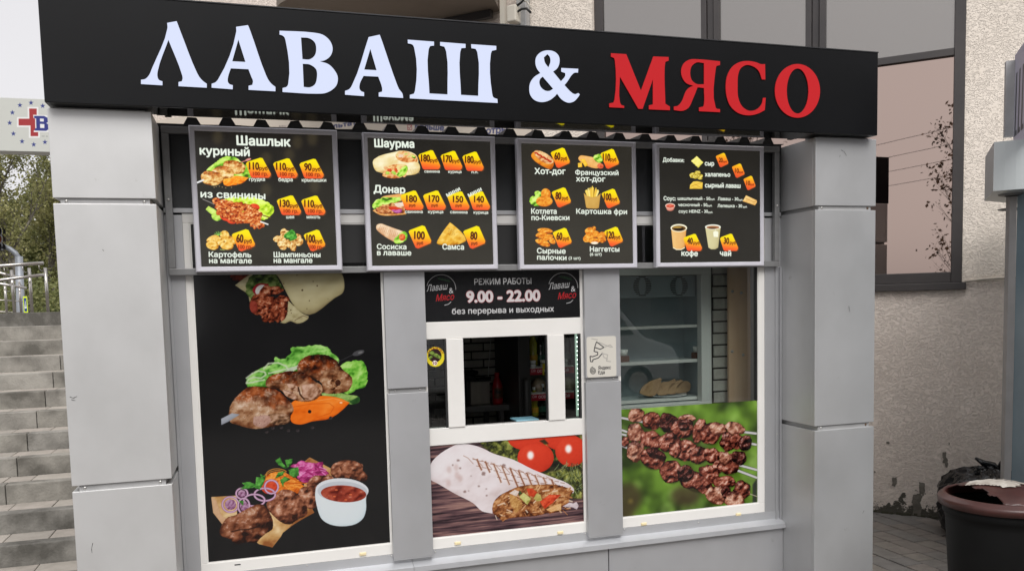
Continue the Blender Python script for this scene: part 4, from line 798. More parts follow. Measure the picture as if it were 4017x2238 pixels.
box('gasket_strip', a0 - .012, a0 - .001, .004, .026, .8695, 1.3919, M['gasket'], w2); box('gasket_strip', b0 - .008, b0 - .001, .004, .026, .8695, 1.3919, M['gasket'], w2)
box('gasket_strip', 2.784, 2.7979, .004, .026, .8695, 1.3919, M['gasket'], w2)
box('sliding_pane', 1.8330, a0 - .0125, .012, .016, .8697, 1.3918, M['glass'], w2); box('sliding_pane', b1 + .0005, 2.7835, .012, .016, .8697, 1.3918, M['glass'], w2)
box('upper_pane', 1.833, 2.798, .012, .016, 1.4928, 2.052, M['gasket'], w2); box('lower_pane', 1.833, 2.798, .012, .016, .2205, .7676, M['gasket'], w2)
so_ = SCHED.sheet('schedule_sign', rough=.15, gain=.8); so_.location.y += .014
setp(so_, 'black opening hours sign above the serving hatch reading 9.00 - 22.00', 'sign')
so_ = POST2.sheet('poster', rough=.1, gain=.82); so_.location.y += .014
setp(so_, 'poster of grilled shawarma wrap with tomatoes on dark wood, below the serving hatch', 'poster')
w3 = win(0, 0, 0, 0, 0, 0); wframe(w3, 3.02, 4.1036, 3.0641, 4.0518)
box('gasket_strip', 4.040, 4.0516, .004, .03, .9055, 2.0525, M['gasket'], w3); box('pane', 3.0645, 4.0395, .012, .016, .2206, 2.0525, M['glass'], w3)
so_ = POST3.sheet('poster', rough=.1, gain=.85); so_.location.y += .0165
setp(so_, 'poster of browned meat kebabs on steel skewers over blurred green, lower right window', 'poster')
CAPS = [(1424, 2171, 'yellowed drain cap under the right end of the tall black poster'), (1796, 2129, 'yellowed drain cap under the left half of the shawarma poster'), (2198.8, 2087.5, 'yellowed drain cap under the right half of the shawarma poster'),
        (2526.6, 2053.5, 'yellowed drain cap under the left half of the kebab poster'), (2897.4, 2016, 'yellowed drain cap near the right corner of the kebab poster frame')]
for u, v, lb in CAPS:
    q = atY(u, v, -.004); 
    c_ = MB().add([(q.x - .02, -.0005, q.z - .009), (q.x + .02, -.0005, q.z - .009), (q.x + .02, -.0005, q.z + .009), (q.x - .02, -.0005, q.z + .009), (q.x - .016, -.009, q.z - .007), (q.x + .016, -.009, q.z - .007), (q.x + .016, -.009, q.z + .006), (q.x - .016, -.009, q.z + .006)],
             [(0, 1, 5, 4), (1, 2, 6, 5), (2, 3, 7, 6), (3, 0, 4, 7), (4, 5, 6, 7)]).build('drain_cap', M['cap'], K, bevel=.001)
q = atY(935, 2212, 0); box('drain_slot', q.x - .02, q.x + .012, -.0012, .01, q.z - .003, q.z + .003, M['gasket'], K)
# pilaster covers between windows
for a, b, zb_ in ((1.5914, 1.8258, .1265), (2.8118, 3.0466, .1257)):
    pc = box('pilaster', a + .012, b - .012, -.018, .1, .12, 2.111, M['recess'], K)
    for z0, z1 in ((zb_, 1.0923), (1.121, 2.105)):
        MB().box(a, b, -.034, -.028, z0, z1).box(a, a + .004, -.0275, -.003, z0, z1).box(b - .004, b, -.0275, -.003, z0, z1).build('pilaster_panel', M['flash'], pc, bevel=.0012)
    for x in (a + .045, b - .045): screw(x, 1.107, -.0185, .006, pc)
    box('panel_foot', a + .002, b - .002, -.033, -.012, zb_ - .006, zb_ - .0005, M['sill'], pc)
s_ = STICK.sheet('sticker', rough=.35, gain=.95, thick=.0012, rnd=.014); s_.location.y += .026
setp(s_, 'cream rounded sticker with worn running courier drawing on the right pilaster', 'sticker')
p = JAL
me = None
m_, t_, b_ = new_mat('jalapeno_print'); tx = t_.nodes.new('ShaderNodeTexImage'); tx.image = JAL.image('jalapeno_print'); t_.links.new(tx.outputs[0], b_.inputs['Base Color']); b_.inputs['Roughness'].default_value = .35
me = bpy.data.meshes.new('round_sticker'); cc = (JAL.O.x + JAL.w / 2 - .002, JAL.O.z + JAL.h / 2); rad = .055; n = 40
vs = [(cc[0] + rad * math.cos(2 * math.pi * i / n), y, cc[1] + rad * 1.06 * math.sin(2 * math.pi * i / n)) for y in (.0085, .0105) for i in range(n)]
me.from_pydata(vs, [], [tuple(range(n)), tuple(reversed(range(n, 2 * n)))] + [(i, i + n, (i + 1) % n + n, (i + 1) % n) for i in range(n)])
uv = me.uv_layers.new(name='print')
for lp in me.loops:
    x, y, z = vs[lp.vertex_index]; uv.data[lp.index].uv = ((x - JAL.O.x) / JAL.w, (z - JAL.O.z) / JAL.h)
s_ = link('round_sticker', me, m_); setp(s_, 'round yellow jalapeno price sticker on the left pane of the serving hatch', 'sticker')
# ---- roof sheet: trapezoid profile, front edge shows above the boards
prof = []; pitch = .1755; x = PX1 - .02
c0 = atY(1412.6, 485, -.03).x; k0 = math.floor((PX1 - c0) / pitch)
zb, zt_ = 2.572, 2.607
prof.append((PX1 - .03, zb)); i = k0 + 0
while True:
    cx = c0 + i * pitch
    if cx - .04 > PX2 - .05: break
    if cx - .045 > PX1: prof += [(cx - .043, zb), (cx - .022, zt_), (cx + .022, zt_), (cx + .043, zb)]
    i += 1
prof.append((PX2 + .02, zb)); rr = random.Random(4)
prof = [(x, z + (rr.uniform(-.003, .003))) for x, z in prof]; k = len(prof)
vs = [(x, y, z + dz + (y > 0) * .03) for y in (-.010, 2.6) for dz in (-.002, .002) for x, z in prof]
fs = []
for j in range(k - 1): fs += [(j, j + 1, k + j + 1, k + j), (2 * k + j + 1, 2 * k + j, 3 * k + j, 3 * k + j + 1), (j + 1, j, 2 * k + j, 2 * k + j + 1), (k + j, k + j + 1, 3 * k + j + 1, 3 * k + j)]
MB().add(vs, fs).build('roof_sheet', M['roof'], K)
box('roof_closer', PX1, PX2, -.0115, .02, 2.545, 2.571, M['roof'], K)
# dark plugs added under each rib, standing in for the shaded sheet underside
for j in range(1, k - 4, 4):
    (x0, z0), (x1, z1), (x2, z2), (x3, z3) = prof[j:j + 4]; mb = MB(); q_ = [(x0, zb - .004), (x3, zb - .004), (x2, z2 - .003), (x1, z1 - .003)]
    mb.add([(x, y, z) for y in (-.008, .03) for x, z in q_], [(0, 1, 2, 3), (7, 6, 5, 4), (0, 4, 5, 1), (1, 5, 6, 2), (2, 6, 7, 3), (3, 7, 4, 0)]); mb.build('rib_shade_plug', M['dark'], K)
# ---- room behind the windows
RY = 2.4
box('side_wall', .28, .44, .06, RY, G, 2.56, M['fascia'], K); box('side_wall', 4.2235, 4.60, .3005, RY, G, 2.56, M['recess'], K); box('rear_wall', .28, 4.60, RY, RY + .08, G, 2.56, M['recess'], K)
box('side_wall', 4.2235, 4.3, .051, .300, G, 2.56, M['dark'], K)
box('kiosk_floor', .44, 4.22, .06, RY, G, -.22, M['dark'], K)
box('room_ceiling', .44, 4.22, .06, RY, 2.3, 2.32, M['dark'], K)
# ================================================================== SIGN
SY0, SY1 = -.42, -.244
SGN = thing('signboard', (2.33, -.26, 2.56), 'long black illuminated fascia sign with white and red serif letters', 'sign')
SX0_, SX1_, SZ0, SZ1 = atY(174, 394, SY0).x, atY(3443.5, 380, SY0).x, 2.560, 3.059
box('sign_box', SX0_, SX1_, SY0, SY1, SZ0 + .003, SZ1, M['sign'], SGN, .003)
box('soffit_panel', SX0_ + .46, SX1_ - .46, SY0 + .002, SY1, SZ0, SZ0 + .0028, M['soffit'], SGN)
box('top_trim', SX0_ - .002, SX1_ + .002, SY0 - .003, SY1 + .002, SZ1 + .0005, SZ1 + .006, M['roof'], SGN)
for x in (.50, 4.13): box('support_post', x, x + .03, -.23, -.20, 2.562, SZ0 + .3, M['roof'], SGN)
LETTERS = {
 'Л': (1, 0, 'w', [[(992, 592), (992, 562), (1022, 556), (1048, 530), (1070, 480), (1178, 200), (1176, 162), (1243, 150), (1270, 222), (1385, 510), (1405, 545), (1430, 572), (1455, 590), (1455, 618), (1256, 607), (1256, 578), (1280, 572), (1285, 550), (1280, 525), (1185, 282), (1110, 500), (1108, 540), (1118, 562), (1143, 573), (1143, 601)]]),
 'А': (1, 0, 'w', [[(1489, 618), (1489, 590), (1515, 580), (1535, 558), (1662, 225), (1661, 190), (1745, 178), (1760, 215), (1870, 525), (1890, 565), (1912, 592), (1938, 612), (1938, 643), (1749, 633), (1749, 604), (1775, 598), (1780, 570), (1768, 540), (1748, 488), (1624, 482), (1605, 540), (1603, 575), (1615, 592), (1638, 600), (1637, 629)], [(1677, 280), (1727, 437), (1634, 432)]]),
 'В': (1, 0, 'w', [[(1967, 245), (1967, 217), (2200, 230), (2270, 245), (2315, 280), (2338, 325), (2338, 365), (2320, 400), (2285, 425), (2250, 432), (2310, 452), (2350, 490), (2376, 540), (2370, 595), (2340, 630), (2290, 655), (2230, 660), (1988, 648), (1988, 620), (2018, 610), (2028, 590), (2010, 290), (2000, 262), (1985, 250)], [(2118, 265), (2175, 270), (2215, 300), (2225, 345), (2215, 390), (2180, 418), (2128, 417)], [(2130, 450), (2180, 455), (2225, 490), (2230, 545), (2215, 595), (2180, 615), (2137, 612)]]),
 'А2': (2, 0, 'w', [[(96, 667), (96, 640), (125, 628), (145, 600), (262, 262), (340, 245), (360, 300), (460, 590), (475, 625), (500, 660), (505, 690), (333, 680), (333, 652), (357, 645), (357, 620), (330, 540), (226, 535), (200, 590), (198, 625), (210, 642), (230, 650), (230, 677)], [(274, 345), (318, 495), (231, 490)]]),
 'Ш': (2, 0, 'w', [[(537, 280), (722, 294), (722, 322), (695, 325), (684, 350), (690, 658), (817, 665), (808, 365), (795, 330), (765, 322), (765, 296), (944, 310), (944, 338), (915, 340), (906, 370), (912, 668), (1033, 675), (1027, 370), (1015, 345), (985, 340), (983, 312), (1160, 324), (1160, 352), (1130, 358), (1122, 380), (1130, 650), (1140, 685), (1168, 697), (1170, 725), (552, 693), (552, 668), (580, 660), (588, 640), (583, 340), (570, 315), (538, 306)]]),
 '&': (2, 0, 'w', [[(1520, 355), (1470, 370), (1440, 405), (1436, 450), (1447, 485), (1470, 515), (1430, 540), (1400, 580), (1392, 625), (1400, 670), (1430, 705), (1480, 719), (1530, 708), (1570, 680), (1588, 660), (1620, 700), (1665, 723), (1705, 715), (1735, 685), (1748, 665), (1737, 655), (1715, 663), (1695, 655), (1640, 600), (1660, 575), (1690, 530), (1710, 513), (1735, 512), (1737, 485), (1617, 479), (1617, 505), (1645, 515), (1645, 535), (1615, 572), (1560, 505), (1590, 480), (1605, 440), (1600, 395), (1570, 365)], [(1520, 382), (1537, 402), (1541, 435), (1527, 475), (1502, 440), (1495, 405)], [(1487, 540), (1560, 625), (1535, 640), (1505, 638), (1475, 615), (1463, 580), (1470, 555)]]),
 'М': (2, 0, 'r', [[(1967, 375), (2075, 382), (2178, 638), (2265, 398), (2373, 402), (2373, 428), (2350, 436), (2345, 480), (2350, 730), (2382, 750), (2382, 776), (2234, 770), (2234, 742), (2262, 735), (2262, 560), (2190, 766), (2160, 766), (2030, 540), (2030, 715), (2040, 738), (2060, 745), (2060, 760), (1955, 755), (1955, 728), (1985, 722), (1992, 700), (1995, 430), (1990, 410), (1967, 400)]]),
 'Я': (3, 0, 'r', [[(403, 432), (403, 458), (378, 465), (372, 490), (372, 755), (380, 765), (403, 768), (403, 790), (255, 783), (255, 757), (285, 750), (290, 735), (290, 620), (245, 615), (215, 690), (180, 760), (140, 780), (78, 775), (78, 750), (105, 745), (130, 720), (165, 640), (190, 615), (215, 605), (165, 585), (135, 540), (130, 490), (150, 445), (190, 420), (250, 418)], [(290, 445), (240, 440), (205, 465), (193, 510), (205, 565), (240, 592), (290, 593)]]),
 'С': (3, 0, 'r', [[(720, 452), (722, 560), (698, 560), (675, 500), (640, 470), (590, 458), (550, 480), (532, 520), (527, 600), (532, 690), (560, 750), (610, 780), (660, 770), (695, 735), (705, 690), (725, 688), (718, 775), (670, 800), (600, 812), (530, 795), (475, 745), (450, 680), (443, 600), (455, 530), (490, 470), (540, 438), (600, 430), (660, 440), (690, 452)]]),
 'О': (3, 0, 'r', [[(948 + 159 * math.cos(2 * math.pi * i / 28) , 640 + 189 * math.sin(2 * math.pi * i / 28) ) for i in range(28)], [(949 + 76 * math.cos(2 * math.pi * i / 24), 641 + 158 * math.sin(2 * math.pi * i / 24)) for i in range(24)]]),
}
ORG = {1: (0, 0, 1.7936), 2: (1300, 0, 1.7936), 3: (2600, 0, 1.794)}
for nm, (rg_, _, cl, loops) in LETTERS.items():
    ox, oy, sc = ORG[rg_]; YF = SY0 - .006; L2 = []
    for lp in loops:
        q = [atY(ox + x / sc, oy + y / sc, YF) for x, y in (smoothpts(lp, 52, 4) if len(lp) > 3 else lp)]; L2.append([Vector((v.x, v.z, 0)) for v in q])
    tri = tessellate_polygon(L2); flat = [v for l in L2 for v in l]; n = len(flat)
    vs = [(v.x, YF, v.y) for v in flat] + [(v.x, SY0 - .0005, v.y) for v in flat]; fs = []; mi = []
    for t in tri:
        a, b, c = [flat[i] for i in t]; s_ = (b - a).cross(c - a).z; t = t if s_ > 0 else t[::-1]; fs.append(tuple(t)); mi.append(0)
    k = 0
    for l in L2:
        m_ = len(l)
        for i in range(m_): fs.append((k + i, n + k + i, n + k + (i + 1) % m_, k + (i + 1) % m_)); mi.append(1)
        k += m_
    me = bpy.data.meshes.new('letter'); me.from_pydata(vs, [], fs); me.polygons.foreach_set('material_index', mi)
    link('letter', me, [M['lwhite'], M['lside']] if cl == 'w' else [M['lred'], M['lrside']], SGN)
# ================================================================== RACK AND MENU BOARDS
RK = thing('mounting_rack', (2.33, -.06, 1.78), 'grey square tube rack carrying the four menu boards', 'rack')
t_ = .036; rx0, rx1, rz0, rz1 = .462, 4.188, 1.782, 2.552
box('rail', rx0, rx1, -.044, -.012, rz0, rz0 + t_, M['alu'], RK, .003); box('rail', rx0, rx1, -.044, -.012, rz1 - t_, rz1, M['alu'], RK, .003)
box('upright', rx0, rx0 + t_, -.044, -.012, rz0 + t_ + .001, rz1 - t_ - .001, M['alu'], RK, .003); box('upright', rx1 - t_, rx1, -.044, -.012, rz0 + t_ + .001, rz1 - t_ - .001, M['alu'], RK, .003)
for x in (rx0 + t_ / 2, rx1 - t_ / 2): MB().lathe((x, -.0445, 2.175), [(0, -.004), (.006, -.003), (.0075, 0)], 10, axis='y').build('screw', M['screw'], RK, smooth=True)
for x in (rx0 + .2, 2.3, rx1 - .2): box('bracket', x, x + .03, -.0115, -.0035, rz0 + .003, rz0 + .03, M['alu'], RK)
BL = ['illuminated menu board headed with kebab and pork prices, leftmost of the four', 'illuminated menu board with shawarma, doner, sausage wrap and samsa prices', 'illuminated menu board with hot dogs, fries, cutlet and nuggets', 'illuminated menu board with extras, sauces, coffee and tea cups']
for i, (x0, x1, z0, z1) in enumerate(BOARDS):
    b = thing('menu_board', ((x0 + x1) / 2, -.11, z0), BL[i], 'menu board', 'illuminated menu boards under the sign')
    o, y0, y1 = BT, -.087, -.045
    mb = MB()
    for (P, Q, ip, iq) in (((x0, z0), (x1, z0), (x0 + o, z0 + o), (x1 - o, z0 + o)), ((x1, z1), (x0, z1), (x1 - o, z1 - o), (x0 + o, z1 - o)), ((x0, z1), (x0, z0), (x0 + o, z1 - o), (x0 + o, z0 + o)), ((x1, z0), (x1, z1), (x1 - o, z0 + o), (x1 - o, z1 - o))):
        e = .006; mid = lambda p, q, k: (p[0] + (q[0] - p[0]) * k, p[1] + (q[1] - p[1]) * k)
        Pm, Qm = mid(P, ip, .2), mid(Q, iq, .2); Pn, Qn = mid(P, ip, .85), mid(Q, iq, .85)
        vs = [(P[0], y0 + e, P[1]), (Q[0], y0 + e, Q[1]), (Qm[0], y0, Qm[1]), (Pm[0], y0, Pm[1]), (Qn[0], y0 + .001, Qn[1]), (Pn[0], y0 + .001, Pn[1]), (iq[0], y0 + .006, iq[1]), (ip[0], y0 + .006, ip[1]), (P[0], y1, P[1]), (Q[0], y1, Q[1])]
        mb.add(vs, [(0, 1, 2, 3), (3, 2, 4, 5), (5, 4, 6, 7), (8, 9, 1, 0)])
    mb.add([(x0, y1, z0), (x1, y1, z0), (x1, y1, z1), (x0, y1, z1)], [(3, 2, 1, 0)])
    mb.build('frame', M['frame'], b)
    BOARD_PRINTS[i].sheet('display_face', b, rough=.18, glow=1.0 * EXPO, thick=.003)
# ================================================================== INSIDE THE KIOSK
def pq(u, v, Y): return atY(u, v, Y)
M['brick'] = mat('white_painted_brick', (.62, .60, .54), .7, c2=(.48, .46, .41), scale=9, bump=.5, bscale=30)
M['mortar'] = mat('dark_mortar', (.035, .03, .025), .9)
def brickwall(label, u0, u1, v0, v1, Y, rows, L_px, px_row, par_cat='wall', off=0):
    a = pq(u0, v0, Y); b = pq(u1, v1, Y); pz = abs(pq(u0, v0, Y).z - pq(u0, v0 + px_row, Y).z); Lb = abs(pq(u0 + L_px, v0, Y).x - a.x)
    wl = box('brick_wall', a.x, b.x, Y + .012, Y + .06, b.z, a.z, M['mortar']); setp(wl, label, 'wall', kind='structure')
    j = 0; z = a.z; base = None
    while z > b.z + .01:
        x = a.x - Lb * (0.5 if (j + off) % 2 else 0); 
        while x < b.x:
            x0, x1 = max(a.x, x + .006), min(b.x, x + Lb - .006)
            if x1 - x0 > .02:
                rg = random.Random(int(x * 977 + z * 1313)); mb = MB().box(x0, x1, Y + rg.uniform(-.002, .003), Y + .0118, max(b.z, z - pz + .007), z - .004)
                mb.build('brick', M['brick'], wl, bevel=.003, seg=1)
            x += Lb
        z -= pz; j += 1
    return wl
brickwall('white painted brick wall with dark joints seen inside the serving hatch', 1600, 1965, 1290, 1660, 1.75, 0, 100, 33.3)
brickwall('narrow strip of white brick wall inside the right window beside the wooden panel', 2796, 2862, 1030, 1600, .42, 0, 118, 46.6, off=1)
M['wood'] = mat('plywood_panel', (.80, .52, .33), .5, c2=(.88, .61, .41), scale=3, stretch=(6, 6, .4))
a, b = pq(2858, 1035, .34), pq(2976, 1640, .34)
wd = thing('wooden_panel', (a.x, .34, b.z), 'tall orange brown plywood panel with bolts inside the right window', 'panel')
box('plywood', a.x, b.x + .1, .34, .36, b.z, a.z, M['wood'], wd)
for u, v in ((2911, 1148), (2953, 1155), (2875, 1378), (2918, 1391), (2954, 1402), (2876, 1142)):
    q = pq(u, v, .33); MB().lathe((q.x, .3395, q.z), [(0, -.008), (.008, -.007), (.011, 0)], 10, axis='y').build('bolt', M['screw'], wd, smooth=True)
# display fridge seen through the right window
M['fr_in'] = mat('fridge_lining', (.38, .44, .46), .5, c2=(.31, .37, .39), scale=3); M['fr_out'] = mat('fridge_frame', (.60, .60, .57), .35)
FY = .30; f0, f1 = pq(2400, 1060, FY).x, pq(2790, 1060, FY).x; fzt, fzb = pq(2600, 1050, FY).z, pq(2600, 1605, FY).z
FR = thing('display_fridge', ((f0 + f1) / 2, .5, fzb), 'white framed display fridge with bluish shelves and round vents behind the right window', 'fridge')
i0, i1, izt, izb = f0 + .03, pq(2752, 1300, FY).x, pq(2600, 1078, FY).z, pq(2600, 1583, FY).z
MB().box(f0, f1, FY, FY + .06, izt, fzt).box(f0, f1, FY, FY + .06, fzb, izb).box(f0, i0, FY, FY + .06, izb, izt).box(i1, f1, FY, FY + .06, izb, izt).build('fridge_frame', M['fr_out'], FR, bevel=.004)
MB().box(i0 - .01, i0, FY + .061, FY + .36, izb, izt).box(i1 + .06, i1 + .07, FY + .061, FY + .36, izb, izt).box(i0, i1 + .06, FY + .35, FY + .36, izb, izt).box(i0, i1 + .06, FY + .061, FY + .36, izb - .01, izb).build('fridge_lining', M['fr_in'], FR)
box('fan_cover', i0, i1 + .05, FY + .16, FY + .34, pq(2600, 1165, FY + .16).z, izt, M['fr_in'], FR, .003)
for cu in (2519, 2663):
    q = pq(cu, 1122, FY + .16)
    for k in range(11):
        dz = (k - 5) * .0125; hw = math.sqrt(max(0, .068 ** 2 - dz * dz))
        if abs(dz) > .056: seg = [(-hw, hw)]
        else: gi = .028 * math.sqrt(max(.05, 1 - (dz / .062) ** 2)); seg = [(-hw, -gi), (gi, hw)]
        for s0, s1 in seg: box('vent_slot', q.x + s0, q.x + s1, FY + .1565, FY + .1595, q.z + dz - .0032, q.z + dz + .0032, M['gasket'], FR)
M['shelf'] = mat('glass_shelf', (.50, .56, .55), .25)
for v, th in ((1278, .012), (1414, .014), (1562, .014)):
    q = pq(2600, v, FY + .08); box('shelf', i0 + .001, i1 + .05, FY + .07, FY + .34, q.z - th, q.z, M['shelf'], FR, .002); box('shelf_edge', i0 + .001, i1 + .05, FY + .0635, FY + .069, q.z - th * 1.3, q.z + .004, M['fr_out'], FR)
shz = pq(2600, 1414, FY + .08).z; sh3 = pq(2600, 1562, FY + .08).z
M['cupw'] = mat('white_cup', (.72, .72, .68), .4); M['cuph'] = mat('brown_holder', (.13, .05, .03), .6); M['bread'] = mat('toasted_bread', (.42, .27, .14), .75, c2=(.28, .16, .08), scale=12, bump=.5, bscale=40); M['plate'] = mat('plate', (.6, .62, .62), .2)
for u, lb in ((2443, 'white sauce cup in a brown holder at the left of the fridge shelf'), (2738, 'white sauce cup in a brown holder at the right of the fridge shelf')):
    q = pq(u, 1400, FY + .12); t = thing('sauce_cup', (q.x, q.y, shz), lb, 'cup', 'sauce cups on the fridge shelf')
    MB().lathe((q.x, q.y, shz + .0005), [(0, .045), (.030, .045), (.036, .085), (.033, .085), (.028, .05), (0, .05)], 20).build('cup', M['cupw'], t, smooth=True)
    MB().box(q.x - .036, q.x + .036, q.y - .03, q.y + .03, shz + .0005, shz + .044).build('holder', M['cuph'], t, bevel=.003)
q = pq(2610, 1555, FY + .2); MB().lathe((q.x, q.y, sh3 + .0005), [(0, 0), (.10, 0), (.15, .012), (.148, .015), (.10, .004), (0, .004)], 32).build('plate', M['plate'], None, smooth=True)
setp(bpy.data.objects['plate'], 'round plate under the bread in the display fridge', 'plate')
BRD = [([(220, 1225), (240, 1180), (320, 1115), (425, 1080), (438, 1092), (380, 1240), (345, 1258), (250, 1242)], 'pointed toasted bread piece at the left end of the plate in the fridge'),
       ([(385, 1240), (430, 1140), (500, 1130), (565, 1103), (575, 1125), (520, 1170), (490, 1258), (400, 1258)], 'bread piece leaning second from the left on the fridge plate'),
       ([(480, 1250), (510, 1170), (560, 1140), (630, 1118), (640, 1135), (590, 1180), (570, 1258), (490, 1258)], 'bread piece leaning third from the left on the fridge plate'),
       ([(560, 1250), (600, 1180), (650, 1145), (700, 1150), (718, 1185), (700, 1240), (640, 1258), (570, 1258)], 'rounded bread piece at the right end of the fridge plate')]
for k, (P_, lb) in enumerate(BRD):
    Ya = FY + .13 + (3 - k) * .0 + k * .024; Q_ = [pq(2420 + x / 2.474, 1040 + y / 2.474, Ya) for x, y in smoothpts(P_, 60, 3)]; mz = min(v.z for v in Q_); dz = sh3 + .013 - mz; n_ = len(Q_); mb = MB()
    mb.add([(v.x, Ya, v.z + dz) for v in Q_] + [(v.x + .006, Ya + .02, v.z + dz) for v in Q_], [tuple(range(n_)), tuple(reversed(range(n_, 2 * n_)))] + [(i, i + n_, (i + 1) % n_ + n_, (i + 1) % n_) for i in range(n_)])
    setp(mb.build('bread_piece', M['bread'], None, bevel=.002, seg=1), lb, 'bread', 'bread on the fridge plate')
q0, q1 = pq(2486, 1425, FY + .4), pq(2434, 1520, FY + .4)
cb = MB().tube([pq(2486, 1430, FY + .4), pq(2475, 1455, FY + .4), pq(2481, 1480, FY + .4), pq(2478, 1505, FY + .4), pq(2455, 1520, FY + .4), pq(2434, 1517, FY + .4)], .0022, 6).build('cable', M['gasket'], FR)
# counter, fryer, bottle
M['ctr'] = mat('steel_table', (.24, .23, .22), .35, .7); M['tin'] = mat('brushed_tin', (.42, .38, .32), .4, .6, c2=(.32, .29, .25), scale=5, stretch=(4, 4, .6))
M['red'] = mat('red_plastic', (.42, .012, .015), .35); M['lab'] = mat('bottle_label', (.03, .02, .015), .5, c2=(.32, .09, .03), scale=14)
tz = pq(1850, 1594, 1.2).z; a, b = pq(1700, 1600, 1.2), pq(2010, 1600, 1.2)
T = thing('steel_table', ((a.x + b.x) / 2, 1.4, -.22), 'dark steel work table inside the serving hatch', 'table')
box('table_top', a.x, b.x, 1.2, 1.72, tz - .045, tz, M['ctr'], T, .003)
for x in (a.x + .05, b.x - .09): 
    for y in (1.24, 1.66): box('leg', x, x + .035, y, y + .035, -.22, tz - .0455, M['ctr'], T)
box('under_shelf', a.x + .05, b.x - .055, 1.24, 1.68, tz - .36, tz - .34, M['ctr'], T)
a, b = pq(1845, 1497, 1.3), pq(1924, 1587, 1.3)
t = thing('metal_canister', ((a.x + b.x) / 2, 1.36, tz), 'square metal canister with black lid on the steel table', 'canister')
box('body', a.x, b.x, 1.3, 1.42, tz + .0005, a.z, M['tin'], t, .006); box('lid', a.x - .008, b.x + .008, 1.292, 1.43, a.z + .0005, a.z + .012, M['black'], t, .003); MB().tube([(a.x + .06, 1.36, a.z + .018), (b.x + .02, 1.33, a.z + .02)], .009, 8).build('handle', M['black'], t)
a, b = pq(1825, 1455, 1.45), pq(1868, 1500, 1.45)
t = thing('coffee_grinder', ((a.x + b.x) / 2, 1.5, tz), 'black kitchen machine behind the metal canister', 'machine'); box('body', a.x, b.x, 1.45, 1.58, tz + .0005, a.z - .03, M['black'], t, .01); box('head', a.x - .02, b.x + .02, 1.44, 1.6, a.z - .0295, a.z, M['black'], t, .012)
q = pq(1953, 1590, 1.28); h_ = pq(1953, 1460, 1.28).z - tz
t = thing('ketchup_bottle', (q.x, 1.28, tz), 'red squeeze bottle with dark label beside the canister', 'bottle')
r_ = .04; MB().lathe((q.x, 1.28, tz + .0005), [(0, 0), (r_ * .95, 0), (r_, .02), (r_, h_ * .55), (r_ * .8, h_ * .68), (r_ * .45, h_ * .84), (r_ * .42, h_ * .86), (0, h_ * .86)], 24).build('body', M['red'], t, smooth=True)
MB().lathe((q.x, 1.28, tz + .0005), [(0, h_ * .862), (r_ * .5, h_ * .862), (r_ * .5, h_ * .97), (r_ * .4, h_), (0, h_)], 20).build('cap', M['red'], t); MB().lathe((q.x, 1.28, tz + .0005), [(r_ + .001, h_ * .18), (r_ + .001, h_ * .52)], 18, a0=R_(215), a1=R_(325)).build('label', M['lab'], t)
wire = MB().tube([pq(1926, 1330, 1.7), pq(1920, 1400, 1.7), pq(1917, 1440, 1.7), pq(1915, 1480, 1.7)], .003, 6).build('hanging_wire', M['cupw']); setp(wire, 'thin white wire hanging down the brick wall in the hatch', 'wire')
# drinks cooler
CY_ = .95; c0x, c1x = pq(2033, 1400, CY_).x, pq(2330, 1400, CY_).x; czt = pq(2100, 1300, CY_).z + .25; czb = pq(2150, 1640, CY_).z
M['cool'] = mat('dark_cooler_body', (.045, .043, .04), .4); M['cin'] = mat('cooler_lining', (.30, .33, .27), .5); M['redstrip'] = mat('red_shelf_strip', (.42, .03, .045), .4); M['led'] = emit('cooler_led', (.80, 1, .88), 8)
CL = thing('drinks_cooler', ((c0x + c1x) / 2, 1.2, -.22), 'open dark drinks cooler with red shelf strips and a lit side strip', 'cooler')
wl_ = pq(2080, 1450, CY_).x
MB().box(c0x, wl_, CY_, 1.55, -.22, czt).box(c1x - .05, c1x, CY_, 1.55, -.22, czt).box(wl_, c1x - .05, 1.5, 1.55, -.22, czt).box(wl_, c1x - .05, CY_, 1.499, -.22, czb).build('cabinet', M['cool'], CL, bevel=.004)
box('lining', wl_ + .001, c1x - .051, 1.488, 1.499, czb, czt, M['cin'], CL)
hx = pq(2068, 1520, CY_ - .03); MB().lathe((hx.x, CY_ - .02, pq(2068, 1660, CY_).z), [(.03, 0), (.032, .02), (.032, .30), (.026, .33), (0, .34)], 14).build('door_handle', M['cool'], CL, smooth=True)
lx = pq(2266, 1460, CY_ + .02).x
for k in range(17):
    q = pq(2264 + k * .4, 1322 + k * 17.5, CY_ + .02); MB().lathe((lx, CY_ + .018, q.z), [(0, -.004), (.003, -.003), (.0038, 0)], 8, axis='y').build('light_diode', M['led'], CL)
M['strip'] = emit('lit_strip_cover', (.45, .62, .50), .55); box('light_strip', lx - .014, lx + .010, CY_ + .019, CY_ + .03, czb, pq(2264, 1300, CY_).z, M['strip'], CL)
COOLZ = []
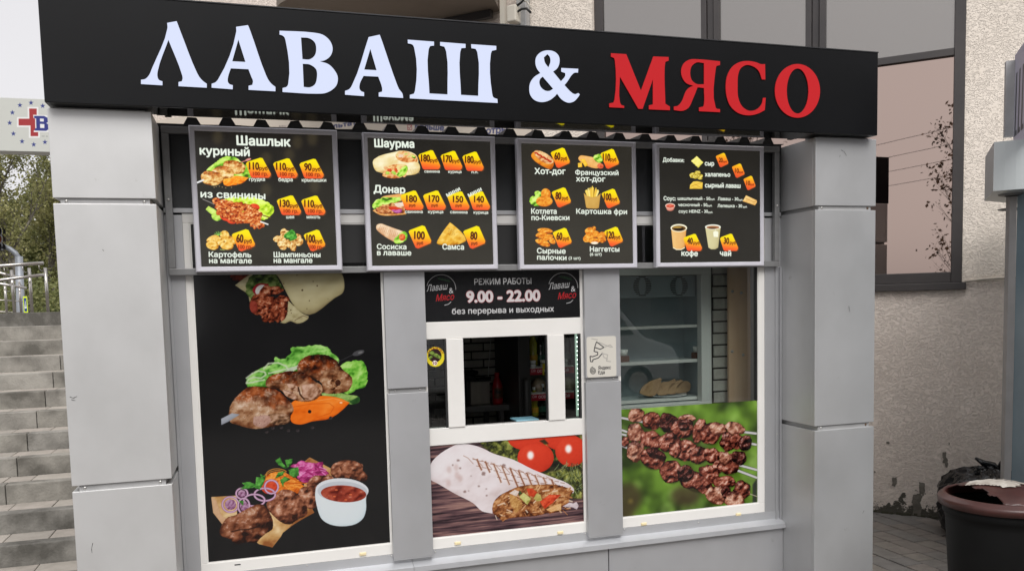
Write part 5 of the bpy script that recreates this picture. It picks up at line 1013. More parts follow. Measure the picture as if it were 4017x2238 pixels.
for v, tx in ((1439, 'ОСВЕ'), (1540, 'ОСВЕ')):
    q = pq(2150, v, CY_ + .05); z = q.z; COOLZ.append(z); sx1 = pq(2250, v, CY_ + .05).x
    box('shelf', wl_ + .002, sx1, CY_ + .05, 1.487, z - .004, z + .004, M['cupw'], CL)
    pr_ = Print((wl_ + .002, CY_ + .044, z - .052), (1, 0, 0), sx1 - wl_ - .002, .048, 900, (165, 28, 44)); W_, H_ = pr_.W, pr_.H
    u0 = 2080 if v < 1500 else 2085
    pr_.text('Cola', u0 + 3, v + 20, u0 + 20, v + 18, 11, (230, 190, 190), bold=.01, slant=.3); pr_.text(tx, u0 + 28, v + 21, u0 + 62, v + 19, 10, (235, 220, 220), bold=.02); pr_.text('Cola', u0 + 128, v + 17, u0 + 150, v + 15, 12, (240, 225, 225), bold=.02, slant=.3)
    pr_.sheet('price_strip', CL, rough=.35)
M['soda_y'] = mat('yellow_soda', (.45, .42, .04), .12, coat=.6); M['soda_d'] = mat('dark_soda', (.012, .02, .012), .1, coat=.6); M['lab_o'] = mat('orange_label', (.75, .42, .03), .4); M['lab_g'] = mat('green_label', (.02, .10, .06), .4); M['capw'] = mat('white_bottle_cap', (.7, .72, .7), .4)
def soda(u, z, col, lab, lb, h=.22, r=.031, Y=CY_ + .12):
    x = pq(u, 1500, Y).x; t = thing('soda_bottle', (x, Y, z), lb, 'bottle', 'soda bottles in the drinks cooler')
    MB().lathe((x, Y, z + .005), [(0, 0), (r * .9, 0), (r, .012), (r, h * .3), (r * .86, h * .4), (r, h * .52), (r * .95, h * .64), (r * .45, h * .84), (r * .36, h * .9), (0, h * .9)], 20).build('body', col, t, smooth=True)
    MB().lathe((x, Y, z + .005), [(r + .0006, h * .14), (r + .0006, h * .31)], 20).build('label', lab, t, smooth=True); MB().lathe((x, Y, z + .005), [(0, h * .9), (r * .44, h * .9), (r * .44, h), (0, h)], 14).build('cap', M['capw'], t)
z1_, z2_ = COOLZ
soda(2093, z1_, M['soda_y'], M['lab_o'], 'yellow soda bottle with orange label on the upper cooler shelf', .26, .034, CY_ + .2); soda(2124, z1_, M['soda_d'], M['lab_g'], 'dark soda bottle with green label beside the yellow one on the upper shelf', .26, .034, CY_ + .2)
soda(2225, z1_, M['soda_d'], M['lab_g'], 'dark soda bottle right of the white stile on the upper cooler shelf', .26, .034, CY_ + .2)
soda(2094, czb, M['soda_y'], M['lab_o'], 'yellow soda bottle standing on the cooler bottom', .22, .03); soda(2126, czb, M['soda_d'], M['lab_g'], 'dark soda bottle on the cooler bottom beside the yellow one', .24, .034); soda(2155, czb, M['soda_y'], M['lab_o'], 'yellow soda bottle at the right of the cooler bottom, half behind the stile', .22, .03, CY_ + .2)
for u, lb in ((2089, 'white plastic tub at the left of the upper cooler shelf'), (2131, 'white plastic tub in the middle of the upper cooler shelf'), (2214, 'white plastic tub right of the stile on the upper cooler shelf')):
    q = pq(u, 1430, CY_ + .08); t = thing('plastic_tub', (q.x, q.y, z1_ + .004), lb, 'tub', 'white tubs in the drinks cooler')
    for k in (0, 1): MB().box(q.x - .019, q.x + .019, q.y - .019, q.y + .019, z1_ + .0045 + k * .027, z1_ + .027 + k * .027).build('tub_body', M['cupw'], t, bevel=.003, seg=1)
M['bag'] = mat('clear_food_bag', (.40, .33, .22), .18, c2=(.16, .10, .05), scale=18, bump=.8, bscale=40, coat=.5)
for u, lb in ((2110, 'bag of bread rolls on the lower cooler shelf, left of the stile'), (2226, 'bag of bread rolls on the lower cooler shelf, right of the stile')):
    q = pq(u, 1530, CY_ + .16); setp(MB().lathe((q.x, q.y, z2_ + .0045), [(0, 0), (.05, .0), (.062, .03), (.05, .075), (.02, .10), (0, .102)], 18, wob=lambda a, z: 1 + .12 * math.sin(3 * a + 40 * z) + .07 * math.sin(7 * a)).build('bread_bag', M['bag'], None, smooth=True), lb, 'food bag')
pt = Print((pq(2128, 1450, CY_ + .035).x, CY_ + .034, z1_ - .055), (1, 0, 0), .07, .085, 900, (200, 185, 40)); W_, H_ = pt.W, pt.H
pt.poly([(W_ * .2, H_ * .42), (W_ * .95, H_ * .42), (W_ * .95, H_ * .95), (W_ * .2, H_ * .95)], (25, 25, 20), canvas=True)
pt.text('90', 2134, 1458, 2148, 1457, 10, (225, 220, 180), bold=.02)
setp(pt.sheet('price_tag', rough=.4), 'yellow and black price tag clipped on the upper cooler strip', 'price tag')
# blue box on the hatch counter
M['blue'] = mat('pale_blue_lid', (.22, .45, .55), .3)
box('hatch_counter', 1.835, 2.797, .056, .36, .80, .826, M['ctr'], K, .002)
a, b = pq(2025, 1652, .16), pq(2110, 1652, .16)
t = thing('food_container', ((a.x + b.x) / 2, .2, .826), 'plastic food container with pale blue lid on the hatch counter', 'container')
zl = pq(2060, 1643, .16).z; box('tub_body', a.x, b.x, .15, .27, .8265, zl - .012, M['glass'], t, .004); box('lid', a.x - .004, b.x + .004, .145, .275, zl - .0115, zl, M['blue'], t, .004)
# ================================================================== GROUND
M['pave'] = mat('paving_concrete', (.20, .185, .17), .85, c2=(.15, .14, .13), scale=1.6, bump=.4, bscale=45)
PV = []
for i, (c1, c2) in enumerate((((.205, .183, .163), (.155, .138, .124)), ((.185, .172, .158), (.14, .131, .121)), ((.215, .195, .170), (.165, .150, .132)), ((.175, .166, .156), (.135, .128, .121)))): PV.append(mat('paving_stone_%d' % i, c1, .8, c2=c2, scale=11, bump=.35, bscale=80))
M['joint'] = mat('paving_joint', (.022, .020, .017), .95)
gr = MB().add([(-60, -60, G - .02), (60, -60, G - .02), (60, 60, G - .02), (-60, 60, G - .02)], [(0, 1, 2, 3)]).build('ground', M['joint'], None, base=(0, 0, G - .02)); setp(gr, 'paved ground around the kiosk', 'ground', kind='structure')
pv = MB().add([(-60, -60, G - .010), (60, -60, G - .010), (60, 60, G - .010), (-60, 60, G - .010)], [(0, 1, 2, 3)]).build('pavement', M['joint'], None, base=(0, 0, G)); setp(pv, 'grey brown concrete paving laid in rows of mixed stones', 'pavement', kind='structure')
rg = random.Random(7); far = [MB() for _ in PV]; cnt = 0
rows = [5.06 + .163 * k for k in range(-60, 40)]
def stone(mb, x0, x1, y0, y1, h):
    mb.box(x0, x1, y0, y1, G - .012, h)
for xr in rows:
    y = -9 + rg.random() * .2
    while y < 8:
        L = rg.choice((.16, .16, .245, .33)); x0, x1, y0, y1 = xr + .006, xr + .157, y + .006, y + L - .006; y += L
        if (Vector(((x0 + x1) / 2, (y0 + y1) / 2, 0)) - WP).dot(WN) > .05: continue
        if y1 > 1.72 and x0 < 0: continue
        near = 4.68 < x0 < 6.6 and -1.3 < y0 < 1.6
        h = G + rg.uniform(-.002, .002); mi = rg.choice((0, 0, 1, 1, 2, 3))
        if near and cnt < 290:
            mb = MB(); stone(mb, x0, x1, y0, y1, h); mb.build('paving_stone', PV[mi], pv, bevel=.003, seg=1); cnt += 1
        else: stone(far[mi], x0, x1, y0, y1, h)
for i, f_ in enumerate(far):
    o = f_.build('paving_field', PV[i], pv); o['kind'] = 'stuff'
# ================================================================== STAIRS
SY, ST_, SR, SB = 1.794, .368, .15, -.183
CS = [mat('stair_concrete_%d' % i, a, .9, c2=b, scale=2.6, bump=.5, bscale=60, detail=8, lo=.38, hi=.62) for i, (a, b) in enumerate((((.298, .282, .249), (.108, .101, .087)), ((.332, .315, .282), (.141, .132, .116)), ((.273, .261, .236), (.091, .086, .075))))]
TS = [mat('tread_paver_%d' % i, a, .88, c2=b, scale=9, bump=.35, bscale=90) for i, (a, b) in enumerate((((.398, .356, .315), (.315, .286, .249)), ((.356, .327, .290), (.290, .265, .232)), ((.422, .385, .339), (.348, .319, .278))))]
XR_ = -.05; XL_ = -7.0; XJ = atY(237, 1430, SY + 8 * ST_).x
stt = box('stairs', XL_, XR_, SY + .05 - ST_ * 0, SY + 12 * ST_ + .1, G - .1, G + .01, M['joint']); setp(stt, 'worn grey concrete staircase rising behind the left pillar', 'stairs', kind='structure')
rg = random.Random(11)
for k in range(-1, 12):
    y0 = SY + k * ST_; z0 = SB + k * SR; z1 = z0 + SR; zb_ = z0 - .01 if k > -1 else G - .05
    bx = [XL_, XJ - 5, XJ - 4, XJ - 3, XJ - 2, XJ - 1, XJ, min(XJ + 1, XR_), XR_]; bx = sorted(set(max(XL_, min(XR_, b)) for b in bx))
    for a, b in zip(bx[:-1], bx[1:]):
        if b - a < .05: continue
        box('riser_block', a + .003, b - .003, y0 + rg.uniform(0, .003), y0 + .12, zb_, z1 - .0, CS[rg.randrange(3)], stt, .006)
    y = y0 + .122; x = XR_ - rg.random() * .2; depth = ST_ - .124 if k < 11 else 3.5
    if k < 11:
        while x > XL_:
            L = rg.choice((.2, .3, .3)); box('tread_stone', x - L + .003, x - .003, y, y + depth - .002, z1 - .06, z1 - .003 + rg.uniform(-.001, .001), TS[rg.randrange(3)], stt, .003, seg=1); x -= L
            if x < -3.4 and k < 4: break
            if x < -4.4: break
box('stair_base', XL_, XR_, SY + .2, SY + 12 * ST_, G, SB, M['joint'], stt)
for k in range(0, 12): box('stair_core', XL_, XR_, SY + k * ST_ + .12, SY + 12 * ST_ + .1, SB + k * SR - .002, SB + (k + 1) * SR - .062, M['joint'], stt)
TOPZ = SB + 12 * SR; TY = SY + 11 * ST_ + .12
tp = box('upper_terrace', -14, 0.2, TY, 40, TOPZ - .3, TOPZ - .004, M['pave']); setp(tp, 'upper paved level at the head of the stairs', 'terrace', kind='structure')
# ================================================================== RAILINGS
def railing(name, Y, posts, rails, label, brackets=()):
    t = thing(name, (atY(posts[0][0], 1234, Y).x, Y, TOPZ), label, 'railing', 'stainless steel railings at the head of the stairs')
    for (ut, vt, ub) in posts:
        a = atY(ut, vt, Y); MB().tube([(a.x, Y, TOPZ - .01), (a.x, Y, a.z)], .021, 12).build('post', M['steel'], t, smooth=True)
    for P_, r in rails: MB().tube([atY(u, v, Y - dy) for u, v, dy in P_], r, 12).build('rail', M['steel'], t, smooth=True)
    for u, v in brackets:
        MB().tube([atY(u, v, Y - .10), atY(u + 2, v + 16, Y - .10), atY(u + 9, v + 24, Y - .05), atY(u + 22, v + 24, Y)], .006, 8).build('rail_bracket', M['steel'], t, smooth=True)
    return t
railing('stair_railing', 8.6, [(45, 1058, 55), (114, 1050, 128), (177, 1049, 190)], [([(-120, 1052, .1), (-10, 1043, .1), (170, 1031, .1)], .024), ([(-120, 1104, .1), (0, 1098, .1), (172, 1077, .1)], .022)],
        'nearer stainless steel stair railing with straight handrails ending by the pillar', [(16, 1050), (88, 1043), (152, 1037)])
railing('stair_railing', 11.5, [(18, 1105, 24), (75, 1105, 80)], [([(-120, 1045, .1), (0, 1070, .1), (85, 1090, .1)], .022), ([(-120, 1090, .1), (0, 1112, .1), (104, 1130, .1)], .022), ([(-120, 1168, 0), (90, 1182, 0)], .009), ([(-120, 1215, 0), (90, 1226, 0)], .009)],
        'farther stainless steel railing descending behind the first one', [(20, 1118), (76, 1096)])
# ================================================================== STREET THINGS AT THE LEFT
M['pole'] = mat('galvanised_pole', (.30, .32, .35), .5, .4)
Yp = 14.0; t = thing('signal_pole', (atY(80, 1234, Yp).x, Yp, TOPZ - 1), 'grey signal pole with a curved side arm rising behind the stair railings', 'pole')
MB().tube([(atY(82, 1234, Yp).x, Yp, TOPZ - 1), atY(82, 1240, Yp), atY(74, 1005, Yp)], [.085, .08, .07], 12).build('pole', M['pole'], t, smooth=True); MB().tube([atY(76, 1015, Yp), atY(60, 992, Yp), atY(38, 976, Yp), atY(12, 965, Yp)], .05, 10).build('arm', M['pole'], t, smooth=True)
t = thing('traffic_light', tuple(atY(4, 985, Yp)), 'black three lamp traffic light at the left edge, seen from the side', 'traffic light')
M['amber'] = mat('amber_lens', (.5, .14, .02), .3)
mb = MB(); a, b = atY(-34, 892, Yp), atY(8, 985, Yp); mb.box(a.x, b.x, Yp - .12, Yp + .12, b.z, a.z); mb.build('housing', M['black'], t, bevel=.02)
for v in (908, 938, 968):
    q = atY(-12, v, Yp); mb = MB(); n = 12; rr = .14
    vs = []; 
    for (dy, k_) in ((-.12, 1.0), (-.38, .95)):
        for i in range(n + 1): aa = math.pi * (-.1 + 1.2 * i / n); vs.append((q.x + rr * k_ * math.cos(aa) + (.12 if dy < -.2 else 0), Yp + dy, q.z + rr * k_ * math.sin(aa) - (.05 if dy < -.2 else 0)))
    mb.add(vs, [(i, i + 1, n + 2 + i, n + 1 + i) for i in range(n)]); mb.build('visor', M['black'], t)
    MB().lathe((q.x, Yp - .121, q.z), [(0, -.02), (.08, -.015), (.115, 0)], 20, axis='y').build('lens', M['amber'] if v == 938 else M['gasket'], t, smooth=True)
Yc = 13.2; a, b = atY(89, 1162, Yc), atY(110, 1228, Yc)
M['yel'] = mat('fluorescent_yellow_plate', (.62, .78, .03), .4); 
t = thing('crossing_sign', ((a.x + b.x) / 2, Yc, b.z), 'blue pedestrian crossing sign on a fluorescent yellow plate behind the railing', 'road sign')
box('plate', a.x, b.x, Yc, Yc + .02, b.z, a.z, M['yel'], t, .004); w_ = (b.x - a.x)
pr_ = Print((a.x + w_ * .2, Yc - .004, b.z + w_ * .55), (1, 0, 0), w_ * .62, (a.z - b.z) - w_ * 1.0, 500, (18, 60, 120)); W_, H_ = pr_.W, pr_.H
pr_.poly([(W_ * .5, H_ * .12), (W_ * .95, H_ * .78), (W_ * .05, H_ * .78)], (225, 228, 230), canvas=True)
pr_.poly([(W_ * .5, H_ * .3), (W_ * .57, H_ * .4), (W_ * .62, H_ * .72), (W_ * .52, H_ * .6), (W_ * .4, H_ * .74), (W_ * .44, H_ * .45)], (20, 25, 40), canvas=True)
pr_.sheet('pictogram', t, rough=.4); MB().tube([((a.x + b.x) / 2, Yc + .05, TOPZ - .8), ((a.x + b.x) / 2, Yc + .05, a.z)], .03, 10).build('post', M['pole'], t, smooth=True)
# pharmacy light box
Ys = 6.0; A_, B_ = atY(-230, 372, Ys), atY(210, 598, Ys)
t = thing('pharmacy_lightbox', ((A_.x + B_.x) / 2, Ys + .1, B_.z), 'pale grey shop sign with red cross, blue letter and ring of blue stars', 'sign')
M['lbox'] = mat('lightbox_body', (.46, .47, .45), .5)
box('sign_case', A_.x, B_.x, Ys + .003, Ys + .22, B_.z, A_.z, M['lbox'], t, .008)
pr_ = Print((A_.x + .004, Ys, B_.z + .006), (1, 0, 0), B_.x - A_.x - .008, A_.z - B_.z - .012, 330, (208, 210, 203)).zoom(0, 0, 1.7936)
RD, BLU = (168, 38, 42), (34, 44, 130)
def cross(o, c): pr_.poly([(205 - o, 765 - o), (258 + o, 765 - o), (258 + o, 835 - o), (325, 835 - o), (325, 885 + o), (268 + o, 885 + o), (268 + o, 958 + o), (215 - o, 958 + o), (215 - o, 883 + o), (131 - o, 883 + o), (131 - o, 836 - o), (207 - o, 836 - o)], c)
cross(12, (240, 240, 238)); cross(0, RD)
pr_.poly([(232, 808), (345, 812), (345, 930), (236, 930), (238, 918), (248, 916), (246, 835), (236, 832)], (240, 240, 238))
def Bf(dx): 
    pr_.poly([(240 + dx, 816), (310 + dx, 817), (338 + dx, 832), (340 + dx, 858), (325 + dx, 866), (345 + dx, 880), (346 + dx, 905), (325 + dx, 921), (244 + dx, 919), (244 + dx, 905), (256 + dx, 903), (254 + dx, 834), (240 + dx, 832)], BLU)
    pr_.poly([(280 + dx, 834), (308 + dx, 836), (308 + dx, 856), (281 + dx, 855)], (240, 240, 238)); pr_.poly([(281 + dx, 872), (312 + dx, 874), (312 + dx, 902), (282 + dx, 901)], (240, 240, 238))
Bf(0)
for x, y in ((218, 724), (300, 746), (140, 741), (87, 793), (68, 865), (94, 941), (155, 995), (237, 1017), (316, 1000)):
    S_ = [(x + (19 if i % 2 == 0 else 7.5) * math.sin(math.pi * i / 5), y - (19 if i % 2 == 0 else 7.5) * math.cos(math.pi * i / 5)) for i in range(10)]; pr_.poly(S_, (45, 58, 130))
pr_.text('м а', 295, 962, 335, 963, 9, (120, 120, 120)); pr_.sheet('sign_face', t, rough=.4, gain=.85)
MB().tube([(A_.x - .3, Ys + .1, TOPZ), (A_.x - .3, Ys + .1, A_.z - .1)], .06, 12).build('post', M['pole'], t, smooth=True); box('bracket', A_.x - .3, A_.x + .02, Ys + .08, Ys + .12, A_.z - .2, A_.z - .15, M['pole'], t)
# ================================================================== TREES
def leafmat(name, c1, c2, c3):
    m, t, b = new_mat(name); o = t.nodes.new('ShaderNodeTexNoise'); o.inputs['Scale'].default_value = 1.4; o.inputs['Detail'].default_value = 6; tc = t.nodes.new('ShaderNodeTexCoord'); t.links.new(tc.outputs['Object'], o.inputs['Vector'])
    r = t.nodes.new('ShaderNodeValToRGB'); e = r.color_ramp.elements; e[0].position, e[1].position = .36, .66; e[0].color, e[1].color = (*c1, 1), (*c3, 1); n_ = r.color_ramp.elements.new(.5); n_.color = (*c2, 1)
    n2 = t.nodes.new('ShaderNodeTexNoise'); n2.inputs['Scale'].default_value = 40; t.links.new(tc.outputs['Object'], n2.inputs['Vector']); ad = t.nodes.new('ShaderNodeMath'); ad.operation = 'MULTIPLY_ADD'; ad.inputs[1].default_value = .45; t.links.new(n2.outputs[0], ad.inputs[0])
    s_ = t.nodes.new('ShaderNodeMath'); s_.operation = 'SUBTRACT'; s_.inputs[1].default_value = .22; t.links.new(o.outputs[0], s_.inputs[0]); t.links.new(s_.outputs[0], ad.inputs[2]); t.links.new(ad.outputs[0], r.inputs[0]); t.links.new(r.outputs[0], b.inputs['Base Color'])
    b.inputs['Roughness'].default_value = .55; b.inputs['Subsurface Weight'].default_value = 0
    tr = t.nodes.new('ShaderNodeBsdfTranslucent'); t.links.new(r.outputs[0], tr.inputs[0]); mxs = t.nodes.new('ShaderNodeMixShader'); mxs.inputs[0].default_value = .45
    out = t.nodes['Material Output']; t.links.new(b.outputs[0], mxs.inputs[1]); t.links.new(tr.outputs[0], mxs.inputs[2]); t.links.new(mxs.outputs[0], out.inputs[0]); return m
LM = [leafmat('olive_leaves', (.17, .18, .07), (.33, .33, .13), (.50, .47, .22)), leafmat('green_leaves', (.10, .12, .04), (.21, .23, .08), (.34, .34, .14)), leafmat('brown_leaves', (.04, .03, .02), (.10, .06, .03), (.2, .12, .06))]
M['bark'] = mat('grey_bark', (.20, .18, .15), .9, c2=(.09, .08, .065), scale=7, bump=.8, bscale=25, stretch=(2, 2, .5)); M['twig'] = mat('dark_twigs', (.07, .055, .045), .9)
def tree(base, height, seed, leafm, nleaf, spread, label, leaf=.07, trunk_r=.13, bare=.0, lean=0, group=None, start=.25, levels=3, barkm='bark'):
    rg = random.Random(seed); t = thing('tree', tuple(base), label, 'tree', group); tr = MB(); tips = []
    def branch(p, d, L, r, lv):
        pts_ = [p]; q = p.copy(); dd = d.copy(); n = 5
        for i in range(n):
            dd = (dd + Vector((rg.uniform(-1, 1), rg.uniform(-1, 1), rg.uniform(-.3, .6))) * .13).normalized(); q = q + dd * L / n; pts_.append(q.copy())
            if lv >= 1: tips.append((q.copy(), L * .4, lv))
        tr.tube(pts_, [r * (1 - .75 * i / n) for i in range(n + 1)], 8 if lv == 0 else 5, caps=False)
        if lv < levels:
            nb = (11, 6, 5, 3)[lv]
            for k in range(nb):
                f = (start + (1 - start) * (k + rg.random() * .6) / nb) if lv == 0 else (.25 + .75 * (k + rg.random() * .5) / nb); i = min(n - 1, int(f * n)); fp = pts_[i].lerp(pts_[i + 1], f * n - i)
                a = rg.uniform(0, 6.28); side = Vector((math.cos(a), math.sin(a), 0)); nd = (dd * (.75 if lv == 0 else .6) + side * spread * (.75 if lv == 0 else .8) + Vector((0, 0, .35))).normalized()
                branch(fp, nd, L * rg.uniform(.36, .55) * (1.15 - .5 * f if lv == 0 else 1), r * (.42 if lv == 0 else .5) * (1.1 - .5 * f), lv + 1)
    branch(Vector(base), Vector((lean, 0, 1)).normalized(), height, trunk_r, 0)
    tr.build('trunk', M[barkm], t, smooth=True)
    if nleaf:
        R = np.random.RandomState(seed); tips2 = [q for q in tips if q[2] >= 2] or tips; C_ = np.array([tuple(q[0]) for q in tips2]); S_ = np.array([q[1] for q in tips2]); idx = R.randint(0, len(C_), nleaf)
        pos = C_[idx] + R.normal(size=(nleaf, 3)) * (S_[idx][:, None] * .42 + .05); ax = R.normal(size=(nleaf, 3)); ax /= np.linalg.norm(ax, axis=1)[:, None]; bx = np.cross(ax, R.normal(size=(nleaf, 3))); bx /= np.linalg.norm(bx, axis=1)[:, None]
        L = leaf * R.uniform(.6, 1.3, nleaf)[:, None]; V = np.empty((nleaf, 4, 3)); V[:, 0] = pos - ax * L * .6; V[:, 1] = pos + bx * L * .42; V[:, 2] = pos + ax * L * .75; V[:, 3] = pos - bx * L * .42
        me = bpy.data.meshes.new('crown'); me.vertices.add(nleaf * 4); me.vertices.foreach_set('co', V.ravel()); me.loops.add(nleaf * 4); me.loops.foreach_set('vertex_index', np.arange(nleaf * 4)); me.polygons.add(nleaf); me.polygons.foreach_set('loop_start', np.arange(nleaf) * 4); me.polygons.foreach_set('loop_total', np.full(nleaf, 4)); me.update(calc_edges=True)
        link('crown', me, leafm, t)
    return t
def base_at(u, Y, z): q = atY(u, 1234, Y); return Vector((q.x, Y, z))
TG = 'trees beyond the staircase'; TZ = .6
tree(base_at(96, 17, TZ), 4.4, 3, LM[0], 11000, .8, 'olive green tree with pale forked trunk directly behind the signal pole', .055, .12, group=TG, start=.3)
tree(base_at(165, 19, TZ), 4.3, 8, LM[0], 11000, .8, 'slanting pale stemmed tree right behind the end post of the railing', .055, .09, group=TG, start=.3, lean=.12)
tree(base_at(-60, 21, TZ), 4.6, 12, LM[0], 18000, .9, 'yellowish tree at the far left behind the traffic light', .06, .14, group=TG, start=.2)
tree(base_at(40, 24, TZ), 3.4, 21, LM[1], 22000, 1.1, 'dense dark green tree filling the space behind the railing', .075, .14, group=TG, start=.12)
tree(base_at(240, 23, TZ), 3.6, 33, LM[1], 22000, 1.1, 'dense green tree mostly hidden by the left pillar', .075, .14, group=TG, start=.12)
tree(base_at(150, 28, TZ), 3.4, 44, LM[1], 22000, 1.2, 'farthest green tree closing the gap between the trunks', .085, .14, group=TG, start=.08)
tree(base_at(-150, 27, TZ), 3.4, 52, LM[1], 16000, 1.2, 'green tree beyond the left edge of the stairs', .09, .14, group=TG, start=.08)
R = np.random.RandomState(9); nl = 26000; a, b = base_at(-120, 16, 0), base_at(330, 16, 0)
pos = np.stack([R.uniform(a.x - 2, b.x + 1, nl), R.uniform(15, 21, nl), TZ + .3 + R.rand(nl) ** 1.5 * 1.5 + .25 * np.sin(R.uniform(0, 6, nl))], 1); ax = R.normal(size=(nl, 3)); ax /= np.linalg.norm(ax, axis=1)[:, None]; bx = np.cross(ax, R.normal(size=(nl, 3))); bx /= np.linalg.norm(bx, axis=1)[:, None]
V = np.empty((nl, 4, 3)); L = .065 * R.uniform(.6, 1.3, nl)[:, None]; V[:, 0] = pos - ax * L * .6; V[:, 1] = pos + bx * L * .42; V[:, 2] = pos + ax * L * .75; V[:, 3] = pos - bx * L * .42
me = bpy.data.meshes.new('undergrowth'); me.from_pydata(V.reshape(-1, 3).tolist(), [], np.arange(nl * 4).reshape(-1, 4).tolist()); o = link('undergrowth', me, LM[1]); setp(o, 'dark green undergrowth beneath the trees behind the railing', 'undergrowth', kind='stuff')
# ================================================================== BUILDING BEHIND
def stucco(name, c1, c2):
    m, t, b = new_mat(name); tc = t.nodes.new('ShaderNodeTexCoord')
    n1 = t.nodes.new('ShaderNodeTexNoise'); n1.inputs['Scale'].default_value = 1.1; n1.inputs['Detail'].default_value = 8; n1.inputs['Roughness'].default_value = .6; t.links.new(tc.outputs['Object'], n1.inputs['Vector'])
    r = t.nodes.new('ShaderNodeValToRGB'); r.color_ramp.elements[0].position = .35; r.color_ramp.elements[1].position = .65; r.color_ramp.elements[0].color = (*c1, 1); r.color_ramp.elements[1].color = (*c2, 1); t.links.new(n1.outputs[0], r.inputs[0])
    # worm-like troweled relief: distorted noise, ridged
    wv = t.nodes.new('ShaderNodeTexNoise'); wv.inputs['Scale'].default_value = 27; wv.inputs['Detail'].default_value = 3; wv.inputs['Distortion'].default_value = 2.2; mp = t.nodes.new('ShaderNodeMapping'); mp.inputs['Scale'].default_value = (.8, .8, 1.35); t.links.new(tc.outputs['Object'], mp.inputs[0]); t.links.new(mp.outputs[0], wv.inputs['Vector'])
    rr = t.nodes.new('ShaderNodeValToRGB'); e = rr.color_ramp.elements; e[0].position, e[1].position = .43, .52; e[0].color = (0, 0, 0, 1); e[1].color = (1, 1, 1, 1); t.links.new(wv.outputs[0], rr.inputs[0])
    n3 = t.nodes.new('ShaderNodeTexNoise'); n3.inputs['Scale'].default_value = 120; t.links.new(tc.outputs['Object'], n3.inputs['Vector'])
    ad = t.nodes.new('ShaderNodeMath'); ad.operation = 'MULTIPLY_ADD'; ad.inputs[1].default_value = .3; t.links.new(n3.outputs[0], ad.inputs[0]); t.links.new(rr.outputs[0], ad.inputs[2])
    bp = t.nodes.new('ShaderNodeBump'); bp.inputs['Strength'].default_value = .75; bp.inputs['Distance'].default_value = .008; t.links.new(ad.outputs[0], bp.inputs['Height']); t.links.new(bp.outputs[0], b.inputs['Normal'])
    # grime and peeled paint near the ground, plus light falloff painted as a smooth darkening downwards
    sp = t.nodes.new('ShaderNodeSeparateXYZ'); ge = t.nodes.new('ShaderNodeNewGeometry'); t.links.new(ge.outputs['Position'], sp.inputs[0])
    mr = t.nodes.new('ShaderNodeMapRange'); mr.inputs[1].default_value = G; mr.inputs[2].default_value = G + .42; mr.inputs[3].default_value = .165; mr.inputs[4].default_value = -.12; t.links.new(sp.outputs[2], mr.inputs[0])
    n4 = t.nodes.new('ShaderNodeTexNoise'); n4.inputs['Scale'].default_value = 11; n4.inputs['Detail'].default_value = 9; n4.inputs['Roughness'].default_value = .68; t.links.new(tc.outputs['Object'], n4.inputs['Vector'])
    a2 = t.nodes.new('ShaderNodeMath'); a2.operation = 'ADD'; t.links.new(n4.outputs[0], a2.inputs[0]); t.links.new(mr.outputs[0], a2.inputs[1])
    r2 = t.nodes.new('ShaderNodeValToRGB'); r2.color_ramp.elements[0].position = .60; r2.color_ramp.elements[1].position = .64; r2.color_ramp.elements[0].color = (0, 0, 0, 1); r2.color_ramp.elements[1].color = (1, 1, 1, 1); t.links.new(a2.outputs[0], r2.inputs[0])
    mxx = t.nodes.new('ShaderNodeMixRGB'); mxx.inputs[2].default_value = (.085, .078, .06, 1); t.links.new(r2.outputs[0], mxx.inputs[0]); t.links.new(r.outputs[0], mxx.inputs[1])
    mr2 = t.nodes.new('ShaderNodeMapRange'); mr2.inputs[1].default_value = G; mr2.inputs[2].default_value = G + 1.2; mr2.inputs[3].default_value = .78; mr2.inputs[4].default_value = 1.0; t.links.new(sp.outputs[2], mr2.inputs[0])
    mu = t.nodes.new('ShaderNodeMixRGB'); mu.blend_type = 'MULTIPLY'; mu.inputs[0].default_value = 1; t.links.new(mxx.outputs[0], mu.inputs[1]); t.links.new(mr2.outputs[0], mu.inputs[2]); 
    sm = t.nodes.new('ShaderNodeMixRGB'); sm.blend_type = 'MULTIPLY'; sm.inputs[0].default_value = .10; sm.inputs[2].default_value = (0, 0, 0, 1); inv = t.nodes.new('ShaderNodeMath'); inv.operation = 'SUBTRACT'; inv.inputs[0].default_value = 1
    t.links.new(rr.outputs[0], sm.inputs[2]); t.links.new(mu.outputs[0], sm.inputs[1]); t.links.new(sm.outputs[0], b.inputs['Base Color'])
    b.inputs['Roughness'].default_value = .9; return m
M['stucco'] = stucco('darker_pinkish_stucco', (.78, .68, .60), (.87, .77, .69)); M['stucco2'] = stucco('cream_stucco', (.84, .75, .65), (.93, .84, .74))
M['wfr'] = mat('dark_window_frame', (.042, .037, .037), .4, c2=(.055, .048, .046), scale=3)
def mirror(name, c, rough, wob):
    m, t, b = new_mat(name); b.inputs['Base Color'].default_value = (*c, 1); b.inputs['Metallic'].default_value = 1; b.inputs['Roughness'].default_value = rough
    tc = t.nodes.new('ShaderNodeTexCoord'); n = t.nodes.new('ShaderNodeTexNoise'); n.inputs['Scale'].default_value = .8; bp = t.nodes.new('ShaderNodeBump'); bp.inputs['Strength'].default_value = wob; bp.inputs['Distance'].default_value = .01
    t.links.new(tc.outputs['Object'], n.inputs['Vector']); t.links.new(n.outputs[0], bp.inputs['Height']); t.links.new(bp.outputs[0], b.inputs['Normal']); return m
M['tint'] = mirror('bronze_reflective_glass', (.42, .325, .285), .012, .05); M['tint2'] = mirror('grey_film_glass', (.31, .295, .28), .22, .1)
BD = thing('stucco_building', tuple(wp(0, G)), 'pinkish stucco building with large dark framed reflective windows behind the kiosk', 'building')
